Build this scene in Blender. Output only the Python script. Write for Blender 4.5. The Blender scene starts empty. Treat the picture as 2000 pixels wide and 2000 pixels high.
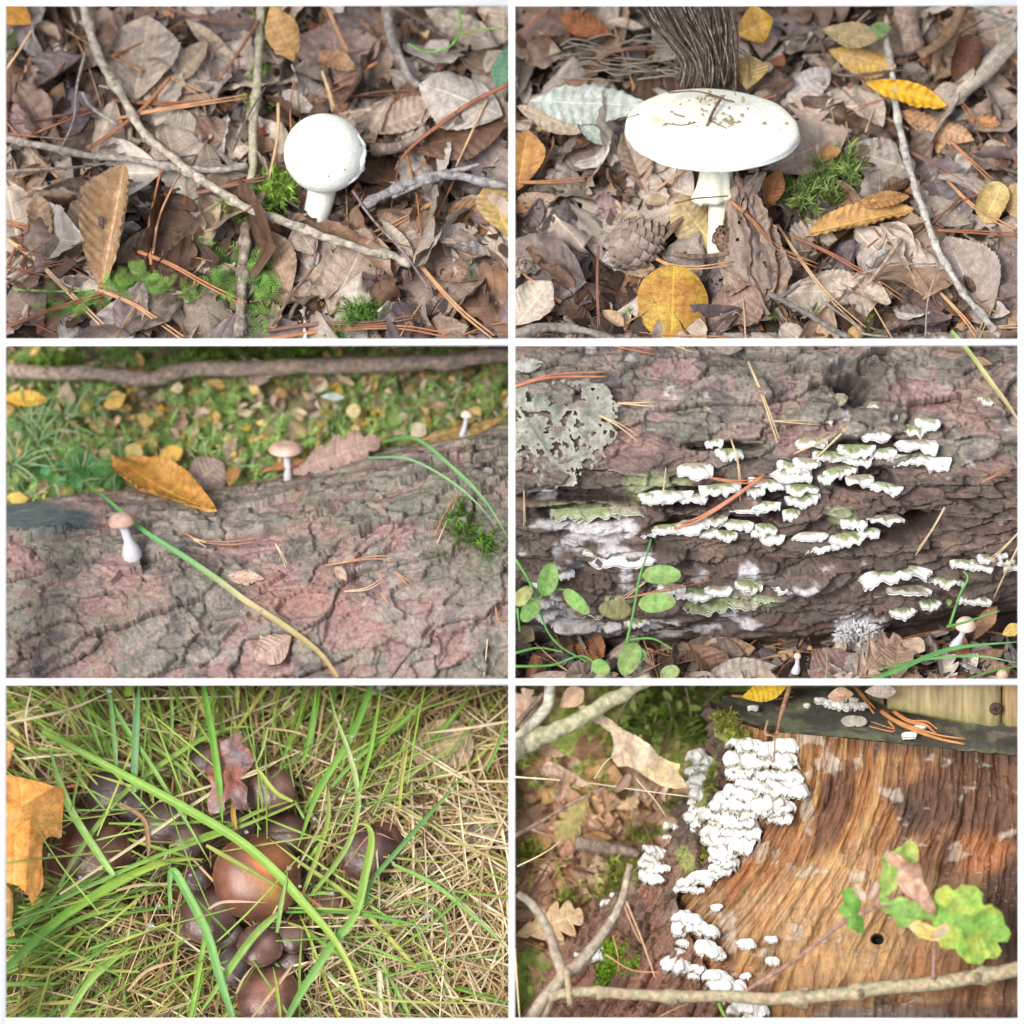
import bpy, math, random
import numpy as np
from mathutils import Vector, Matrix

# ------------------------------------------------------------------ camera, sky, sun, exposure
D = 120.0                                   # camera height over the display (1 unit is about 4 cm)
SC = bpy.context.scene
COL = SC.collection
cam_d = bpy.data.cameras.new('camera')
cam = bpy.data.objects.new('camera', cam_d); COL.objects.link(cam)
cam.location = (0, 0, D)
cam_d.sensor_width = 36; cam_d.lens = 36 * D / 20.0
cam_d.clip_start = 1; cam_d.clip_end = 1000
cam_d.dof.use_dof = True; cam_d.dof.focus_distance = D + 0.9; cam_d.dof.aperture_fstop = 0.078
SC.camera = cam
world = bpy.data.worlds.new('World'); SC.world = world; world.use_nodes = True
wn = world.node_tree.nodes; wl = world.node_tree.links
bg = wn['Background']
sky = wn.new('ShaderNodeTexSky'); sky.sky_type = 'NISHITA'; sky.sun_disc = False
SUN_DIR = Vector((-0.46, 0.14, 1.0)).normalized()
sky.sun_elevation = math.asin(SUN_DIR.z)
sky.sun_rotation = math.atan2(SUN_DIR.x, SUN_DIR.y)
sky.air_density = 1.0; sky.dust_density = 4.0; sky.ozone_density = 1.0
hs = wn.new('ShaderNodeHueSaturation'); hs.inputs['Saturation'].default_value = 0.45   # overcast: the cloud deck greys the blue
wl.new(sky.outputs[0], hs.inputs['Color']); wl.new(hs.outputs[0], bg.inputs['Color'])
bg.inputs['Strength'].default_value = 0.13
sun_d = bpy.data.lights.new('sun', 'SUN'); sun_d.energy = 1.5; sun_d.angle = math.radians(19); sun_d.color = (1.0, 0.965, 0.91)
sun = bpy.data.objects.new('sun', sun_d); COL.objects.link(sun)
sun.rotation_euler = SUN_DIR.to_track_quat('Z', 'Y').to_euler()
SC.view_settings.view_transform = 'Standard'; SC.view_settings.look = 'None'
SC.view_settings.exposure = 0.90; SC.view_settings.gamma = 1.0; SC.view_settings.use_curve_mapping = False
SC.render.engine = 'CYCLES'
SC.cycles.use_denoising = True
SC.cycles.max_bounces = 6; SC.cycles.diffuse_bounces = 2; SC.cycles.transparent_max_bounces = 8

RNG = np.random.RandomState(7); random.seed(7)
R = lambda a, b: float(RNG.uniform(a, b))
rad = math.radians

# ------------------------------------------------------------------ noise
_P = np.random.RandomState(3).rand(65536)
def _h(ix, iy, s):
    k = (ix.astype(np.int64) * 73856093) ^ (iy.astype(np.int64) * 19349663) ^ (s * 83492791)
    k = (k ^ (k >> 13)) * 1274126177
    return _P[(k ^ (k >> 16)) & 65535]
def vn(x, y, s=0):
    x = np.asarray(x, float); y = np.asarray(y, float)
    x, y = np.broadcast_arrays(x, y)
    ix = np.floor(x); iy = np.floor(y); fx = x - ix; fy = y - iy
    fx = fx * fx * (3 - 2 * fx); fy = fy * fy * (3 - 2 * fy)
    a = _h(ix, iy, s); b = _h(ix + 1, iy, s); c = _h(ix, iy + 1, s); d = _h(ix + 1, iy + 1, s)
    return (a * (1 - fx) + b * fx) * (1 - fy) + (c * (1 - fx) + d * fx) * fy
def fbm(x, y, s=0, o=4, g=0.5):
    t = 0.0; a = 1.0; n = 0.0
    for k in range(o):
        t = t + a * (vn(np.asarray(x) * 2 ** k + 17.3 * k, np.asarray(y) * 2 ** k - 9.1 * k, s + k) - 0.5); n += a; a *= g
    return 2 * t / n                        # about -1..1
def voro(x, y, s=0, jit=0.9):
    """F1, F2, cell id (int), offset to cell centre"""
    ix = np.floor(x); iy = np.floor(y)
    f1 = np.full(x.shape, 9.); f2 = np.full(x.shape, 9.); cid = np.zeros(x.shape, np.int64)
    dx1 = np.zeros(x.shape); dy1 = np.zeros(x.shape)
    for i in (-1, 0, 1):
        for j in (-1, 0, 1):
            cx = ix + i; cy = iy + j
            px = cx + 0.5 + jit * (_h(cx, cy, s + 5) - .5); py = cy + 0.5 + jit * (_h(cx, cy, s + 11) - .5)
            d = np.hypot(px - x, py - y)
            m = d < f1
            f2 = np.where(m, f1, np.minimum(f2, d)); 
            cid = np.where(m, (cx + 500).astype(np.int64) * 4096 + (cy + 500).astype(np.int64), cid)
            dx1 = np.where(m, x - px, dx1); dy1 = np.where(m, y - py, dy1)
            f1 = np.where(m, d, f1)
    return f1, f2, cid, dx1, dy1
def cellrand(cid, s):
    return _h(cid // 4096, cid % 4096, s + 77)
def sstep(a, b, x):
    t = np.clip((np.asarray(x, float) - a) / (b - a), 0, 1); return t * t * (3 - 2 * t)

# ------------------------------------------------------------------ panels: image place -> point of the display
class Panel:
    """One of the six plots. Local up U leans back from the camera, so the plot is seen at elevation e."""
    def __init__(s, ox, oy, e, z0, zyb=1285):
        s.ox, s.oy, s.e, s.z0 = ox, oy, rad(e), z0
        s.U = Vector((0, math.cos(s.e), math.sin(s.e))); s.A = Vector((0, math.sin(s.e), -math.cos(s.e)))
        s.yb = s.ty(zyb); s.land = []
    def tx(s, zx): return (zx / 1.932 + s.ox) / 100 - 10
    def ty(s, zy): return 10 - (zy / 1.932 + s.oy) / 100
    def pt(s, zx, zy, h=0.0):
        tx, ty = s.tx(zx), s.ty(zy); c, n = math.cos(s.e), math.sin(s.e)
        Y = (ty * (D - s.z0 - n * h) - D * (s.yb + c * h)) / (n * D - ty * c)
        z = s.z0 - c * Y + n * h
        return Vector((tx * (D - z) / D, s.yb + n * Y + c * h, z))
    def ptz(s, zx, zy, z):
        k = (D - z) / D
        return Vector((s.tx(zx) * k, s.ty(zy) * k, z))

# ------------------------------------------------------------------ meshes and objects
def new_mesh(name, V, F, mat=None, uv=None, col=None, smooth=True):
    V = np.asarray(V, np.float32).reshape(-1, 3)
    me = bpy.data.meshes.new(name)
    if isinstance(F, np.ndarray):
        n = F.shape[1]; nf = len(F); loops = F.astype(np.int32).ravel(); tot = np.full(nf, n, np.int32); start = np.arange(nf, dtype=np.int32) * n
    else:
        nf = len(F); tot = np.array([len(f) for f in F], np.int32); start = np.concatenate([[0], np.cumsum(tot)[:-1]]).astype(np.int32)
        loops = np.fromiter((i for f in F for i in f), np.int32)
    me.vertices.add(len(V)); me.vertices.foreach_set('co', V.ravel())
    me.loops.add(len(loops)); me.loops.foreach_set('vertex_index', loops)
    me.polygons.add(nf); me.polygons.foreach_set('loop_start', start); me.polygons.foreach_set('loop_total', tot)
    if smooth: me.polygons.foreach_set('use_smooth', np.ones(nf, bool))
    if uv is not None:
        l = me.uv_layers.new(name='uv'); l.data.foreach_set('uv', np.asarray(uv, np.float32)[loops].ravel())
    if col is not None:
        a = me.attributes.new('Col', 'FLOAT_COLOR', 'POINT')
        c = np.ones((len(V), 4), np.float32); c[:, :3] = col; a.data.foreach_set('color', c.ravel())
    me.update(calc_edges=True)
    if mat: me.materials.append(mat)
    return me
_names = {}
PANEL = [None]; _where = {}
def obj(name, me, parent=None, label=None, cat=None, group=None, kind=None, color=None, c2=None, mw=None):
    o = bpy.data.objects.new(name, me); COL.objects.link(o)
    _where[o.name] = PANEL[0]
    if mw is not None: o.matrix_world = mw
    if parent is not None: o.parent = parent
    if label: o['label'] = label
    if cat: o['category'] = cat
    if group: o['group'] = group
    if kind: o['kind'] = kind
    if color is not None: o.color = (*color, 1)
    if c2 is not None: o['c2'] = list(c2)
    return o
def empty(name, loc, label, cat, group=None):
    o = obj(name, None, None, label, cat, group); o.location = loc; o.empty_display_size = .2
    return o
def child(name, me, root, **k):              # mesh given in world space, parented to a root that only has a location
    me.transform(Matrix.Translation(-root.location)); return obj(name, me, root, **k)

# ------------------------------------------------------------------ materials
def mat(name, src='obj', rgb=(.5, .5, .5), rough=.7, spec=.3, nscale=6, namt=.35, bump=.2, bscale=25, transl=0, sss=0, hue2=None, coat=0, h2s=3, stretch=None):
    m = bpy.data.materials.new(name); m.use_nodes = True; nt = m.node_tree; N = nt.nodes; Lk = nt.links
    b = N['Principled BSDF']; out = N['Material Output']
    tc = N.new('ShaderNodeTexCoord'); vec = tc.outputs['Object']
    if stretch:
        mp = N.new('ShaderNodeMapping'); mp.inputs['Scale'].default_value = stretch; Lk.new(vec, mp.inputs[0]); vec = mp.outputs[0]
    if src == 'obj': c = N.new('ShaderNodeObjectInfo').outputs['Color']
    elif src == 'attr':
        a = N.new('ShaderNodeAttribute'); a.attribute_name = 'Col'; c = a.outputs['Color']
    else:
        r = N.new('ShaderNodeRGB'); r.outputs[0].default_value = (*rgb, 1); c = r.outputs[0]
    def noise(sc, det=5):
        n = N.new('ShaderNodeTexNoise'); n.inputs['Scale'].default_value = sc; n.inputs['Detail'].default_value = det; n.inputs['Roughness'].default_value = .6
        Lk.new(vec, n.inputs['Vector']); return n.outputs['Fac']
    def mix(mode, fac, a, bb):
        x = N.new('ShaderNodeMix'); x.data_type = 'RGBA'; x.blend_type = mode
        for s_, v in ((0, fac), (6, a), (7, bb)):
            if hasattr(v, 'is_output'): Lk.new(v, x.inputs[s_])
            else: x.inputs[s_].default_value = v
        return x.outputs[2]
    def ramp(f, lo, hi, a, bb):
        x = N.new('ShaderNodeMapRange'); x.inputs[1].default_value = lo; x.inputs[2].default_value = hi; x.inputs[3].default_value = a; x.inputs[4].default_value = bb
        Lk.new(f, x.inputs[0]); return x.outputs[0]
    if hue2 is not None:
        if hue2 == 'c2':
            a = N.new('ShaderNodeAttribute'); a.attribute_type = 'OBJECT'; a.attribute_name = 'c2'; h2 = a.outputs['Color']
        else: h2 = (*hue2, 1)
        c = mix('MIX', ramp(noise(h2s, 6), .45, .62, 0, 1), c, h2)
    v = ramp(noise(nscale), .25, .75, 1 - namt, 1 + namt)
    cmb = N.new('ShaderNodeCombineColor'); [Lk.new(v, cmb.inputs[i]) for i in range(3)]
    c = mix('MULTIPLY', 1.0, c, cmb.outputs[0])
    m['_leafcol'] = 0
    Lk.new(c, b.inputs['Base Color'])
    b.inputs['Roughness'].default_value = rough; b.inputs['Specular IOR Level'].default_value = spec
    if coat: b.inputs['Coat Weight'].default_value = coat; b.inputs['Coat Roughness'].default_value = .25
    if sss:
        b.inputs['Subsurface Weight'].default_value = sss; b.inputs['Subsurface Scale'].default_value = .15; b.inputs['Subsurface Radius'].default_value = (1, .8, .6)
    if bump:
        bp = N.new('ShaderNodeBump'); bp.inputs['Strength'].default_value = bump; bp.inputs['Distance'].default_value = .05
        Lk.new(noise(bscale, 6), bp.inputs['Height']); Lk.new(bp.outputs[0], b.inputs['Normal'])
    if transl:
        t = N.new('ShaderNodeBsdfTranslucent'); Lk.new(c, t.inputs[0]); ms = N.new('ShaderNodeMixShader'); ms.inputs[0].default_value = transl
        Lk.new(b.outputs[0], ms.inputs[1]); Lk.new(t.outputs[0], ms.inputs[2]); Lk.new(ms.outputs[0], out.inputs[0])
    return m

def leaf_material(name, rough, transl, veinlight=1.45, spots=.6, attr=False):
    """Leaf skin: object colour blotched with a second colour, side veins along UV u (whole numbers), midrib at v = 0."""
    m = bpy.data.materials.new(name); m.use_nodes = True; nt = m.node_tree; N = nt.nodes; Lk = nt.links
    b = N['Principled BSDF']; out = N['Material Output']
    uv = N.new('ShaderNodeUVMap'); uv.uv_map = 'uv'
    tc = N.new('ShaderNodeTexCoord'); oi = N.new('ShaderNodeObjectInfo')
    def math_(op, a, bb=None, c=None):
        x = N.new('ShaderNodeMath'); x.operation = op
        for i, v in enumerate((a, bb, c)):
            if v is None: continue
            if hasattr(v, 'is_output'): Lk.new(v, x.inputs[i])
            else: x.inputs[i].default_value = v
        return x.outputs[0]
    def mapr(f, lo, hi, a, bb):
        x = N.new('ShaderNodeMapRange'); x.inputs[1].default_value = lo; x.inputs[2].default_value = hi; x.inputs[3].default_value = a; x.inputs[4].default_value = bb
        Lk.new(f, x.inputs[0]); return x.outputs[0]
    def mix(mode, fac, a, bb):
        x = N.new('ShaderNodeMix'); x.data_type = 'RGBA'; x.blend_type = mode
        for s_, v in ((0, fac), (6, a), (7, bb)):
            if hasattr(v, 'is_output'): Lk.new(v, x.inputs[s_])
            else: x.inputs[s_].default_value = v
        return x.outputs[2]
    off = N.new('ShaderNodeVectorMath'); off.operation = 'ADD'; Lk.new(tc.outputs['Object'], off.inputs[0])
    rnd = N.new('ShaderNodeCombineXYZ'); r10 = math_('MULTIPLY', oi.outputs['Random'], 37.0); Lk.new(r10, rnd.inputs[0]); Lk.new(r10, rnd.inputs[1]); Lk.new(rnd.outputs[0], off.inputs[1])
    def noise(sc, det=5, rg=.6):
        n = N.new('ShaderNodeTexNoise'); n.inputs['Scale'].default_value = sc; n.inputs['Detail'].default_value = det; n.inputs['Roughness'].default_value = rg
        Lk.new(off.outputs[0], n.inputs['Vector']); return n.outputs['Fac']
    a = N.new('ShaderNodeAttribute'); a.attribute_type = 'OBJECT'; a.attribute_name = 'c2'
    if attr:
        a1 = N.new('ShaderNodeAttribute'); a1.attribute_name = 'Col'; c = a1.outputs['Color']
    else: c = mix('MIX', mapr(noise(1.6, 6, .7), .42, .62, 0, 1), oi.outputs['Color'], a.outputs['Color'])
    v = mapr(noise(6, 8, .75), .3, .7, .5, 1.4)
    cmb = N.new('ShaderNodeCombineColor'); [Lk.new(v, cmb.inputs[i]) for i in range(3)]
    c = mix('MULTIPLY', 1.0, c, cmb.outputs[0])
    c = mix('MIX', mapr(noise(22, 3), .66, .74, 0, spots), c, (.045, .028, .018, 1))
    sep = N.new('ShaderNodeSeparateXYZ'); Lk.new(uv.outputs[0], sep.inputs[0])
    fr = math_('ABSOLUTE', math_('SUBTRACT', math_('FRACT', sep.outputs[0]), .5))       # .5 on a vein
    side = mapr(fr, .44, .49, 0, 1)
    mid = mapr(math_('ABSOLUTE', sep.outputs[1]), .02, .05, 1, 0)
    vein = math_('MAXIMUM', math_('MULTIPLY', side, .7), mid)
    dk = mapr(fr, .30, .42, 0, .35); c = mix('MIX', math_('MULTIPLY', dk, math_('SUBTRACT', 1.0, side)), c, mix('MULTIPLY', 1.0, c, (.6, .55, .5, 1)))
    vc = mix('MULTIPLY', 1.0, c, (veinlight, veinlight * .97, veinlight * .9, 1))
    c = mix('MIX', vein, c, vc)
    Lk.new(c, b.inputs['Base Color']); b.inputs['Roughness'].default_value = rough; b.inputs['Specular IOR Level'].default_value = .35
    vo = N.new('ShaderNodeTexVoronoi'); vo.feature = 'DISTANCE_TO_EDGE'; vo.inputs['Scale'].default_value = 14; Lk.new(off.outputs[0], vo.inputs['Vector'])
    h = math_('ADD', math_('MULTIPLY', vein, .5), math_('ADD', math_('MULTIPLY', mapr(vo.outputs[0], 0, .08, 1, 0), .22), noise(18, 6)))
    bp = N.new('ShaderNodeBump'); bp.inputs['Strength'].default_value = .45; bp.inputs['Distance'].default_value = .04
    Lk.new(h, bp.inputs['Height']); Lk.new(bp.outputs[0], b.inputs['Normal'])
    t = N.new('ShaderNodeBsdfTranslucent'); Lk.new(c, t.inputs[0]); ms = N.new('ShaderNodeMixShader'); ms.inputs[0].default_value = transl
    Lk.new(b.outputs[0], ms.inputs[1]); Lk.new(t.outputs[0], ms.inputs[2]); Lk.new(ms.outputs[0], out.inputs[0])
    return m
M_LEAF = leaf_material('dry_leaf', .36, .18)
M_LEAFM = leaf_material('dry_leaf_mixed', .45, .1, attr=True)
M_WET = leaf_material('wet_leaf', .33, .05, 1.15, .3)
M_GREEN = leaf_material('green_leaf', .45, .3, 1.3, .25)
M_TWIG = mat('twig_bark', 'obj', rough=.85, nscale=9, namt=.55, bump=.7, bscale=22, hue2='c2', h2s=5)
M_NEEDLE = mat('pine_needle', 'obj', rough=.5, nscale=4, namt=.35, bump=0)
M_ATTR = mat('mixed_surface', 'attr', rough=.85, nscale=14, namt=.3, bump=.5, bscale=30)
M_WETATTR = mat('damp_bark', 'attr', rough=.6, spec=.4, nscale=13, namt=.4, bump=.45, bscale=26)
M_WOOD = mat('fibrous_wood', 'attr', rough=.6, spec=.35, nscale=9, namt=.35, bump=.8, bscale=14, stretch=(1, .16, .4))
M_FUNGUS = mat('white_fungus', 'attr', rough=.6, spec=.3, nscale=8, namt=.07, bump=.3, bscale=26, sss=.25)
M_FUNGC = mat('fungus_skin', 'attr', rough=.62, spec=.3, nscale=5, namt=.10, bump=.55, bscale=11, sss=.2)
M_MOSS = mat('moss', 'obj', rough=.6, nscale=3, namt=.45, bump=0, transl=.25)
M_MOSSA = mat('moss_mixed', 'attr', rough=.55, nscale=3, namt=.25, bump=0, transl=.25)
M_GRASS = mat('grass_blade', 'attr', rough=.38, spec=.45, nscale=5, namt=.14, bump=.15, bscale=20, transl=.28)
M_CAP = mat('mushroom_skin', 'attr', rough=.42, spec=.4, nscale=3, namt=.1, bump=.12, bscale=30, sss=.08)
M_CAPB = mat('damp_cap_skin', 'attr', rough=.30, spec=.5, nscale=4, namt=.38, bump=.35, bscale=9)
M_WHITE = mat('white_paint', 'rgb', (.97, .97, .97), rough=.5, namt=.01, bump=0)
M_DROP = bpy.data.materials.new('water_drop'); M_DROP.use_nodes = True
_b = M_DROP.node_tree.nodes['Principled BSDF']; _b.inputs['Transmission Weight'].default_value = .85; _b.inputs['Roughness'].default_value = .02; _b.inputs['IOR'].default_value = 1.33

# ------------------------------------------------------------------ shape makers
def grid_faces(nu, nv):                       # verts indexed i*(nv+1)+j
    i, j = np.meshgrid(np.arange(nu), np.arange(nv), indexing='ij'); a = i * (nv + 1) + j
    return np.stack([a, a + nv + 1, a + nv + 2, a + 1], -1).reshape(-1, 4)
def bend(x, z, k):
    if abs(k) < 1e-4: return x, z
    r = 1 / k; return (r - z) * np.sin(k * x), r - (r - z) * np.cos(k * x)
def leaf_mesh(kind='oval', L=1.5, W=.9, ct=0., cl=0., fold=0., ripple=.03, pleat=.12, ns=30, nt=12, seed=0, decay=0., twist=0., ctg=0., nv=9, serr=None, m=None, point=None):
    ns = int(ns); s = np.linspace(0, 1, ns + 1)[:, None] * np.ones((1, nt + 1)); t = np.linspace(-1, 1, nt + 1)[None, :] * np.ones((ns + 1, 1))
    al = rad(42)
    if kind == 'oval': env = np.sin(np.pi * s ** .92) ** .8
    elif kind == 'ovate': env = np.sin(np.pi * s ** .68) ** .85
    elif kind == 'round': env = np.sqrt(np.clip(1 - (2 * s ** .85 - 1) ** 2, 0, 1)); al = rad(30)
    elif kind == 'oak': env = np.sin(np.pi * np.clip(s, 0, 1) ** 1.35) ** .6 * .95 + .05 * (1 - s)
    elif kind == 'redoak': env = np.sin(np.pi * s ** .95) ** .5; al = rad(48)
    elif kind == 'lance': env = np.sin(np.pi * s ** .8) ** .9; al = rad(30)
    sd = np.sign(t)
    w = env.copy()
    if kind == 'oak':
        n = 4.5; ph = .18 * seed % 1
        w *= .42 + .58 * np.abs(np.sin(np.pi * (n * s + .1 + .18 * sd * ((seed % 3) - 1)))) ** .75
        nv = n; 
    elif kind == 'redoak':
        n = 3.4; q = (n * s + .12) % 1
        w *= .3 + .7 * (1 - np.abs(q - .5) * 2) ** .8; w *= 1 + .12 * np.abs(np.sin(s * 40 + sd))
        nv = n
    else:
        k = serr if serr is not None else 2 * nv + 2
        if k: w *= 1 + .075 * ((s * k) % 1) * (s < .97)
        w *= 1 + .06 * fbm(s * 3, sd * 2, seed)
    if decay: w *= 1 - decay * .5 * np.clip(fbm(s * 5, sd * 3.1, seed + 9, 3) + .3, 0, 1)
    hw = W / 2
    x = t * w * hw; y = s * L + np.abs(t) ** 1.3 * w * hw * math.tan(al) * (1 - .55 * s) - hw * .25 * env * np.abs(t)
    amp = pleat * L / max(nv, 1)
    tri = np.abs(((s * nv) % 1) - .5) * 2
    z = amp * tri * np.clip(np.abs(t) * 2.2, 0, 1) * np.minimum(w * 1.3, 1)
    z = z + ripple * L * (np.abs(t) ** 1.5 * fbm(s * 4, t * 1.5, seed + 3, 3) + .5 * fbm(s * 2.2, t * 1.2, seed + 5, 2))
    if fold: z = z + np.abs(x) * math.tan(rad(fold)) * .9
    k = ct / hw
    kk = k * (1 + ctg * (s - .5) * 2)
    if abs(ct) > 1e-3:
        kk = np.where(np.abs(kk) < 1e-3, 1e-3, kk); r = 1 / kk
        x, z = (r - z) * np.sin(kk * x), r - (r - z) * np.cos(kk * x)
    if twist:
        a = twist * (s - .5); x, z = x * np.cos(a) - z * np.sin(a), x * np.sin(a) + z * np.cos(a)
    y, z = bend(y - L / 2, z, cl / L); y = y + L / 2
    F = grid_faces(ns, nt)
    V = np.stack([x, y, z], -1).reshape(-1, 3)
    UV = np.stack([s * nv + .5, t], -1).reshape(-1, 2)
    if decay:
        sc = s.reshape(-1)[F].mean(1); tc = t.reshape(-1)[F].mean(1)
        hole = fbm(sc * 7 + seed, tc * 4, seed + 20, 3) + .35 * np.abs(tc) ** 3
        ok = (hole < 1.05 - decay).reshape(ns, nt); lab = np.where(ok, np.arange(ns * nt).reshape(ns, nt) + 1, 0)
        for _ in range(400):                    # keep only the largest connected piece
            n2 = lab.copy(); n2[1:] = np.maximum(n2[1:], lab[:-1]); n2[:-1] = np.maximum(n2[:-1], lab[1:]); n2[:, 1:] = np.maximum(n2[:, 1:], lab[:, :-1]); n2[:, :-1] = np.maximum(n2[:, :-1], lab[:, 1:]); n2 *= ok
            if (n2 == lab).all(): break
            lab = n2
        big = np.bincount(lab.ravel())[1:].argmax() + 1; F = F[lab.ravel() == big]
    return new_mesh('leaf', V, F, m or M_LEAF, uv=UV)

def spline(P, n):
    P = [np.array(p, float) for p in P]
    if len(P) == 2: return np.array([P[0] + (P[1] - P[0]) * k / n for k in range(n + 1)])
    Q = [2 * P[0] - P[1]] + P + [2 * P[-1] - P[-2]]; out = []
    for k in range(n + 1):
        u = k / n * (len(P) - 1); i = min(int(u), len(P) - 2); f = u - i
        a, b, c, d = Q[i:i + 4]
        out.append(.5 * ((2 * b) + (c - a) * f + (2 * a - 5 * b + 4 * c - d) * f * f + (3 * b - a - 3 * c + d) * f ** 3))
    return np.array(out)
def tube_geo(C, rr, sides=8, rough=0., seed=0):
    C = np.asarray(C, float); n = len(C); T = np.gradient(C, axis=0); T /= np.linalg.norm(T, axis=1)[:, None] + 1e-9
    up = np.array([0.13, .21, .97]); 
    A = np.cross(T, up); A /= np.linalg.norm(A, axis=1)[:, None] + 1e-9; B = np.cross(T, A)
    ang = np.linspace(0, 2 * np.pi, sides, endpoint=False)
    rr = np.broadcast_to(np.asarray(rr, float), (n,))[:, None] * np.ones((1, sides))
    if rough: rr = rr * (1 + rough * fbm(np.arange(n)[:, None] * .45, ang[None, :] * 1.1, seed, 3))
    V = C[:, None, :] + rr[..., None] * (np.cos(ang)[None, :, None] * A[:, None, :] + np.sin(ang)[None, :, None] * B[:, None, :])
    i, j = np.meshgrid(np.arange(n - 1), np.arange(sides), indexing='ij'); a = i * sides + j; b = i * sides + (j + 1) % sides
    F = np.stack([a, a + sides, b + sides, b], -1).reshape(-1, 4).tolist()
    F.append(list(range(sides))); F.append([(n - 1) * sides + k for k in range(sides)][::-1])
    return V.reshape(-1, 3), F
def join(parts):
    V = []; F = []; b = 0
    for v, f in parts:
        V.append(np.asarray(v)); F += [[i + b for i in q] for q in (f.tolist() if isinstance(f, np.ndarray) else f)]; b += len(v)
    return np.concatenate(V), F
def lathe_geo(prof, n=40, wob=0., seed=0, ex=1.):
    prof = np.array(prof, float); m = len(prof); a = np.linspace(0, 2 * np.pi, n, endpoint=False)
    r = prof[:, 0][:, None] * (1 + wob * fbm(np.cos(a)[None, :] * 2 + prof[:, 1][:, None] * .6, np.sin(a)[None, :] * 2, seed, 3))
    V = np.stack([r * np.cos(a) * ex, r * np.sin(a), prof[:, 1][:, None] + 0 * r], -1).reshape(-1, 3)
    i, j = np.meshgrid(np.arange(m - 1), np.arange(n), indexing='ij'); p = i * n + j; q = i * n + (j + 1) % n
    return V, np.stack([p, q, q + n, p + n], -1).reshape(-1, 4)
def frame_mat(loc, up, fwd=None):            # local z -> up, local y near fwd
    up = Vector(up).normalized(); f = Vector(fwd if fwd is not None else (0, 1, 0)); f = (f - up * f.dot(up)).normalized(); x = f.cross(up)
    M = Matrix((x, f, up)).transposed().to_4x4(); M.translation = loc; return M

# ------------------------------------------------------------------ labels that single one thing out
_used = {}
def near_text(pn, zx, zy):
    best = sorted(pn.land, key=lambda l: math.hypot(l[0] - zx, l[1] - zy))[:2]
    out = []
    for lx, ly, nm in best:
        dx, dy = zx - lx, zy - ly; a = math.degrees(math.atan2(-dy, dx)) % 360
        if math.hypot(dx, dy) < 60: w = 'against'
        elif a < 22 or a > 338: w = 'right of'
        elif a < 68: w = 'above and right of'
        elif a < 112: w = 'above'
        elif a < 158: w = 'above and left of'
        elif a < 202: w = 'left of'
        elif a < 248: w = 'below and left of'
        elif a < 292: w = 'below'
        else: w = 'below and right of'
        out.append(f'{w} {nm}')
    return out
def uniq(pn, desc, zx, zy):
    n = near_text(pn, zx, zy)
    for cand in (f'{desc} {n[0]}', f'{desc} {n[1]}', f'{desc} {n[0]} and {n[1]}', f'{desc} {n[1]} and {n[0]}', f'pale {desc} {n[1]} and {n[0]}', f'dull {desc} {n[0]} and {n[1]}', f'slightly tilted {desc} {n[0]}', f'{desc} partly covered by others {n[0]}', f'{desc} {n[0]}, half hidden', f'small {desc} {n[0]}', f'half-buried {desc} {n[0]}', f'{desc} lying {n[0]}', f'{desc} tucked {n[1]}', f'{desc} resting {n[0]}', f'{desc} loose {n[1]}'):
        if len(cand.split()) <= 16 and cand not in _used: _used[cand] = 1; return cand
    return f'{desc} {n[0]}'
def cname(c):
    r, g, b = c
    if g > r * 1.05: return 'green'
    if r > .42 and g > .5 * r and b < .3 * g: return 'yellow'
    if r > .3 and g < .62 * r and b < .45 * g: return 'orange brown'
    if r > .3: return 'pale tan'
    if b > .8 * g: return 'grey mauve'
    return 'dark brown' if r < .16 else 'brown'

# ------------------------------------------------------------------ builders shared by the plots
def leaf_matrix(P0, P1, U, roll):
    P0, P1 = Vector(P0), Vector(P1); Y = (P1 - P0).normalized(); Z = (U - Y * U.dot(Y)).normalized()
    Z = Matrix.Rotation(rad(roll), 3, Y) @ Z; X = Y.cross(Z)
    M = Matrix((X, Y, Z)).transposed().to_4x4(); M.translation = P0; return M
def place_leaf(pn, kind, b, t, w, label, color, c2=None, hb=.15, ht=.15, roll=0, m=None, stem=.18, U=None, zb=None, zt=None, name=None, cat='leaf', group=None, **k):
    """leaf from base to tip, both given as places in the plot; w = width / length"""
    P0 = pn.pt(*b, hb) if zb is None else pn.ptz(*b, zb); P1 = pn.pt(*t, ht) if zt is None else pn.ptz(*t, zt)
    L = (P1 - P0).length; k.setdefault('ns', 56); k.setdefault('nt', 16); k.setdefault('seed', int(b[0] * 7 + b[1]) % 997)
    me = leaf_mesh(kind, L, L * w, m=m, **k)
    o = obj(name or KNAME[kind], me, None, label, cat, group, color=color, c2=c2 or color, mw=leaf_matrix(P0, P1, U or pn.U, roll))
    if stem:
        cl = k.get('cl', 0)
        C = spline([(0, L * .04, 0.01), (0.01 * L, -stem * L * .5, .02 * L), (.04 * L, -stem * L, .0)], 6)
        ang = -cl / 2; C2 = C.copy()
        s_ = obj('petiole', new_mesh('petiole', *tube_geo(C2, np.linspace(.022, .03, 7) * min(L, 2), 5), M_TWIG), o, color=[x * .7 for x in color], c2=[x * .6 for x in color])
        # attach where the bent blade starts
        z0 = me.vertices[(k['nt'] + 1) // 2].co if len(me.vertices) > 20 else Vector((0, 0, 0))
        s_.location = z0; s_.rotation_euler.x = -cl / 2
    return o
_tmpl = []
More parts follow.
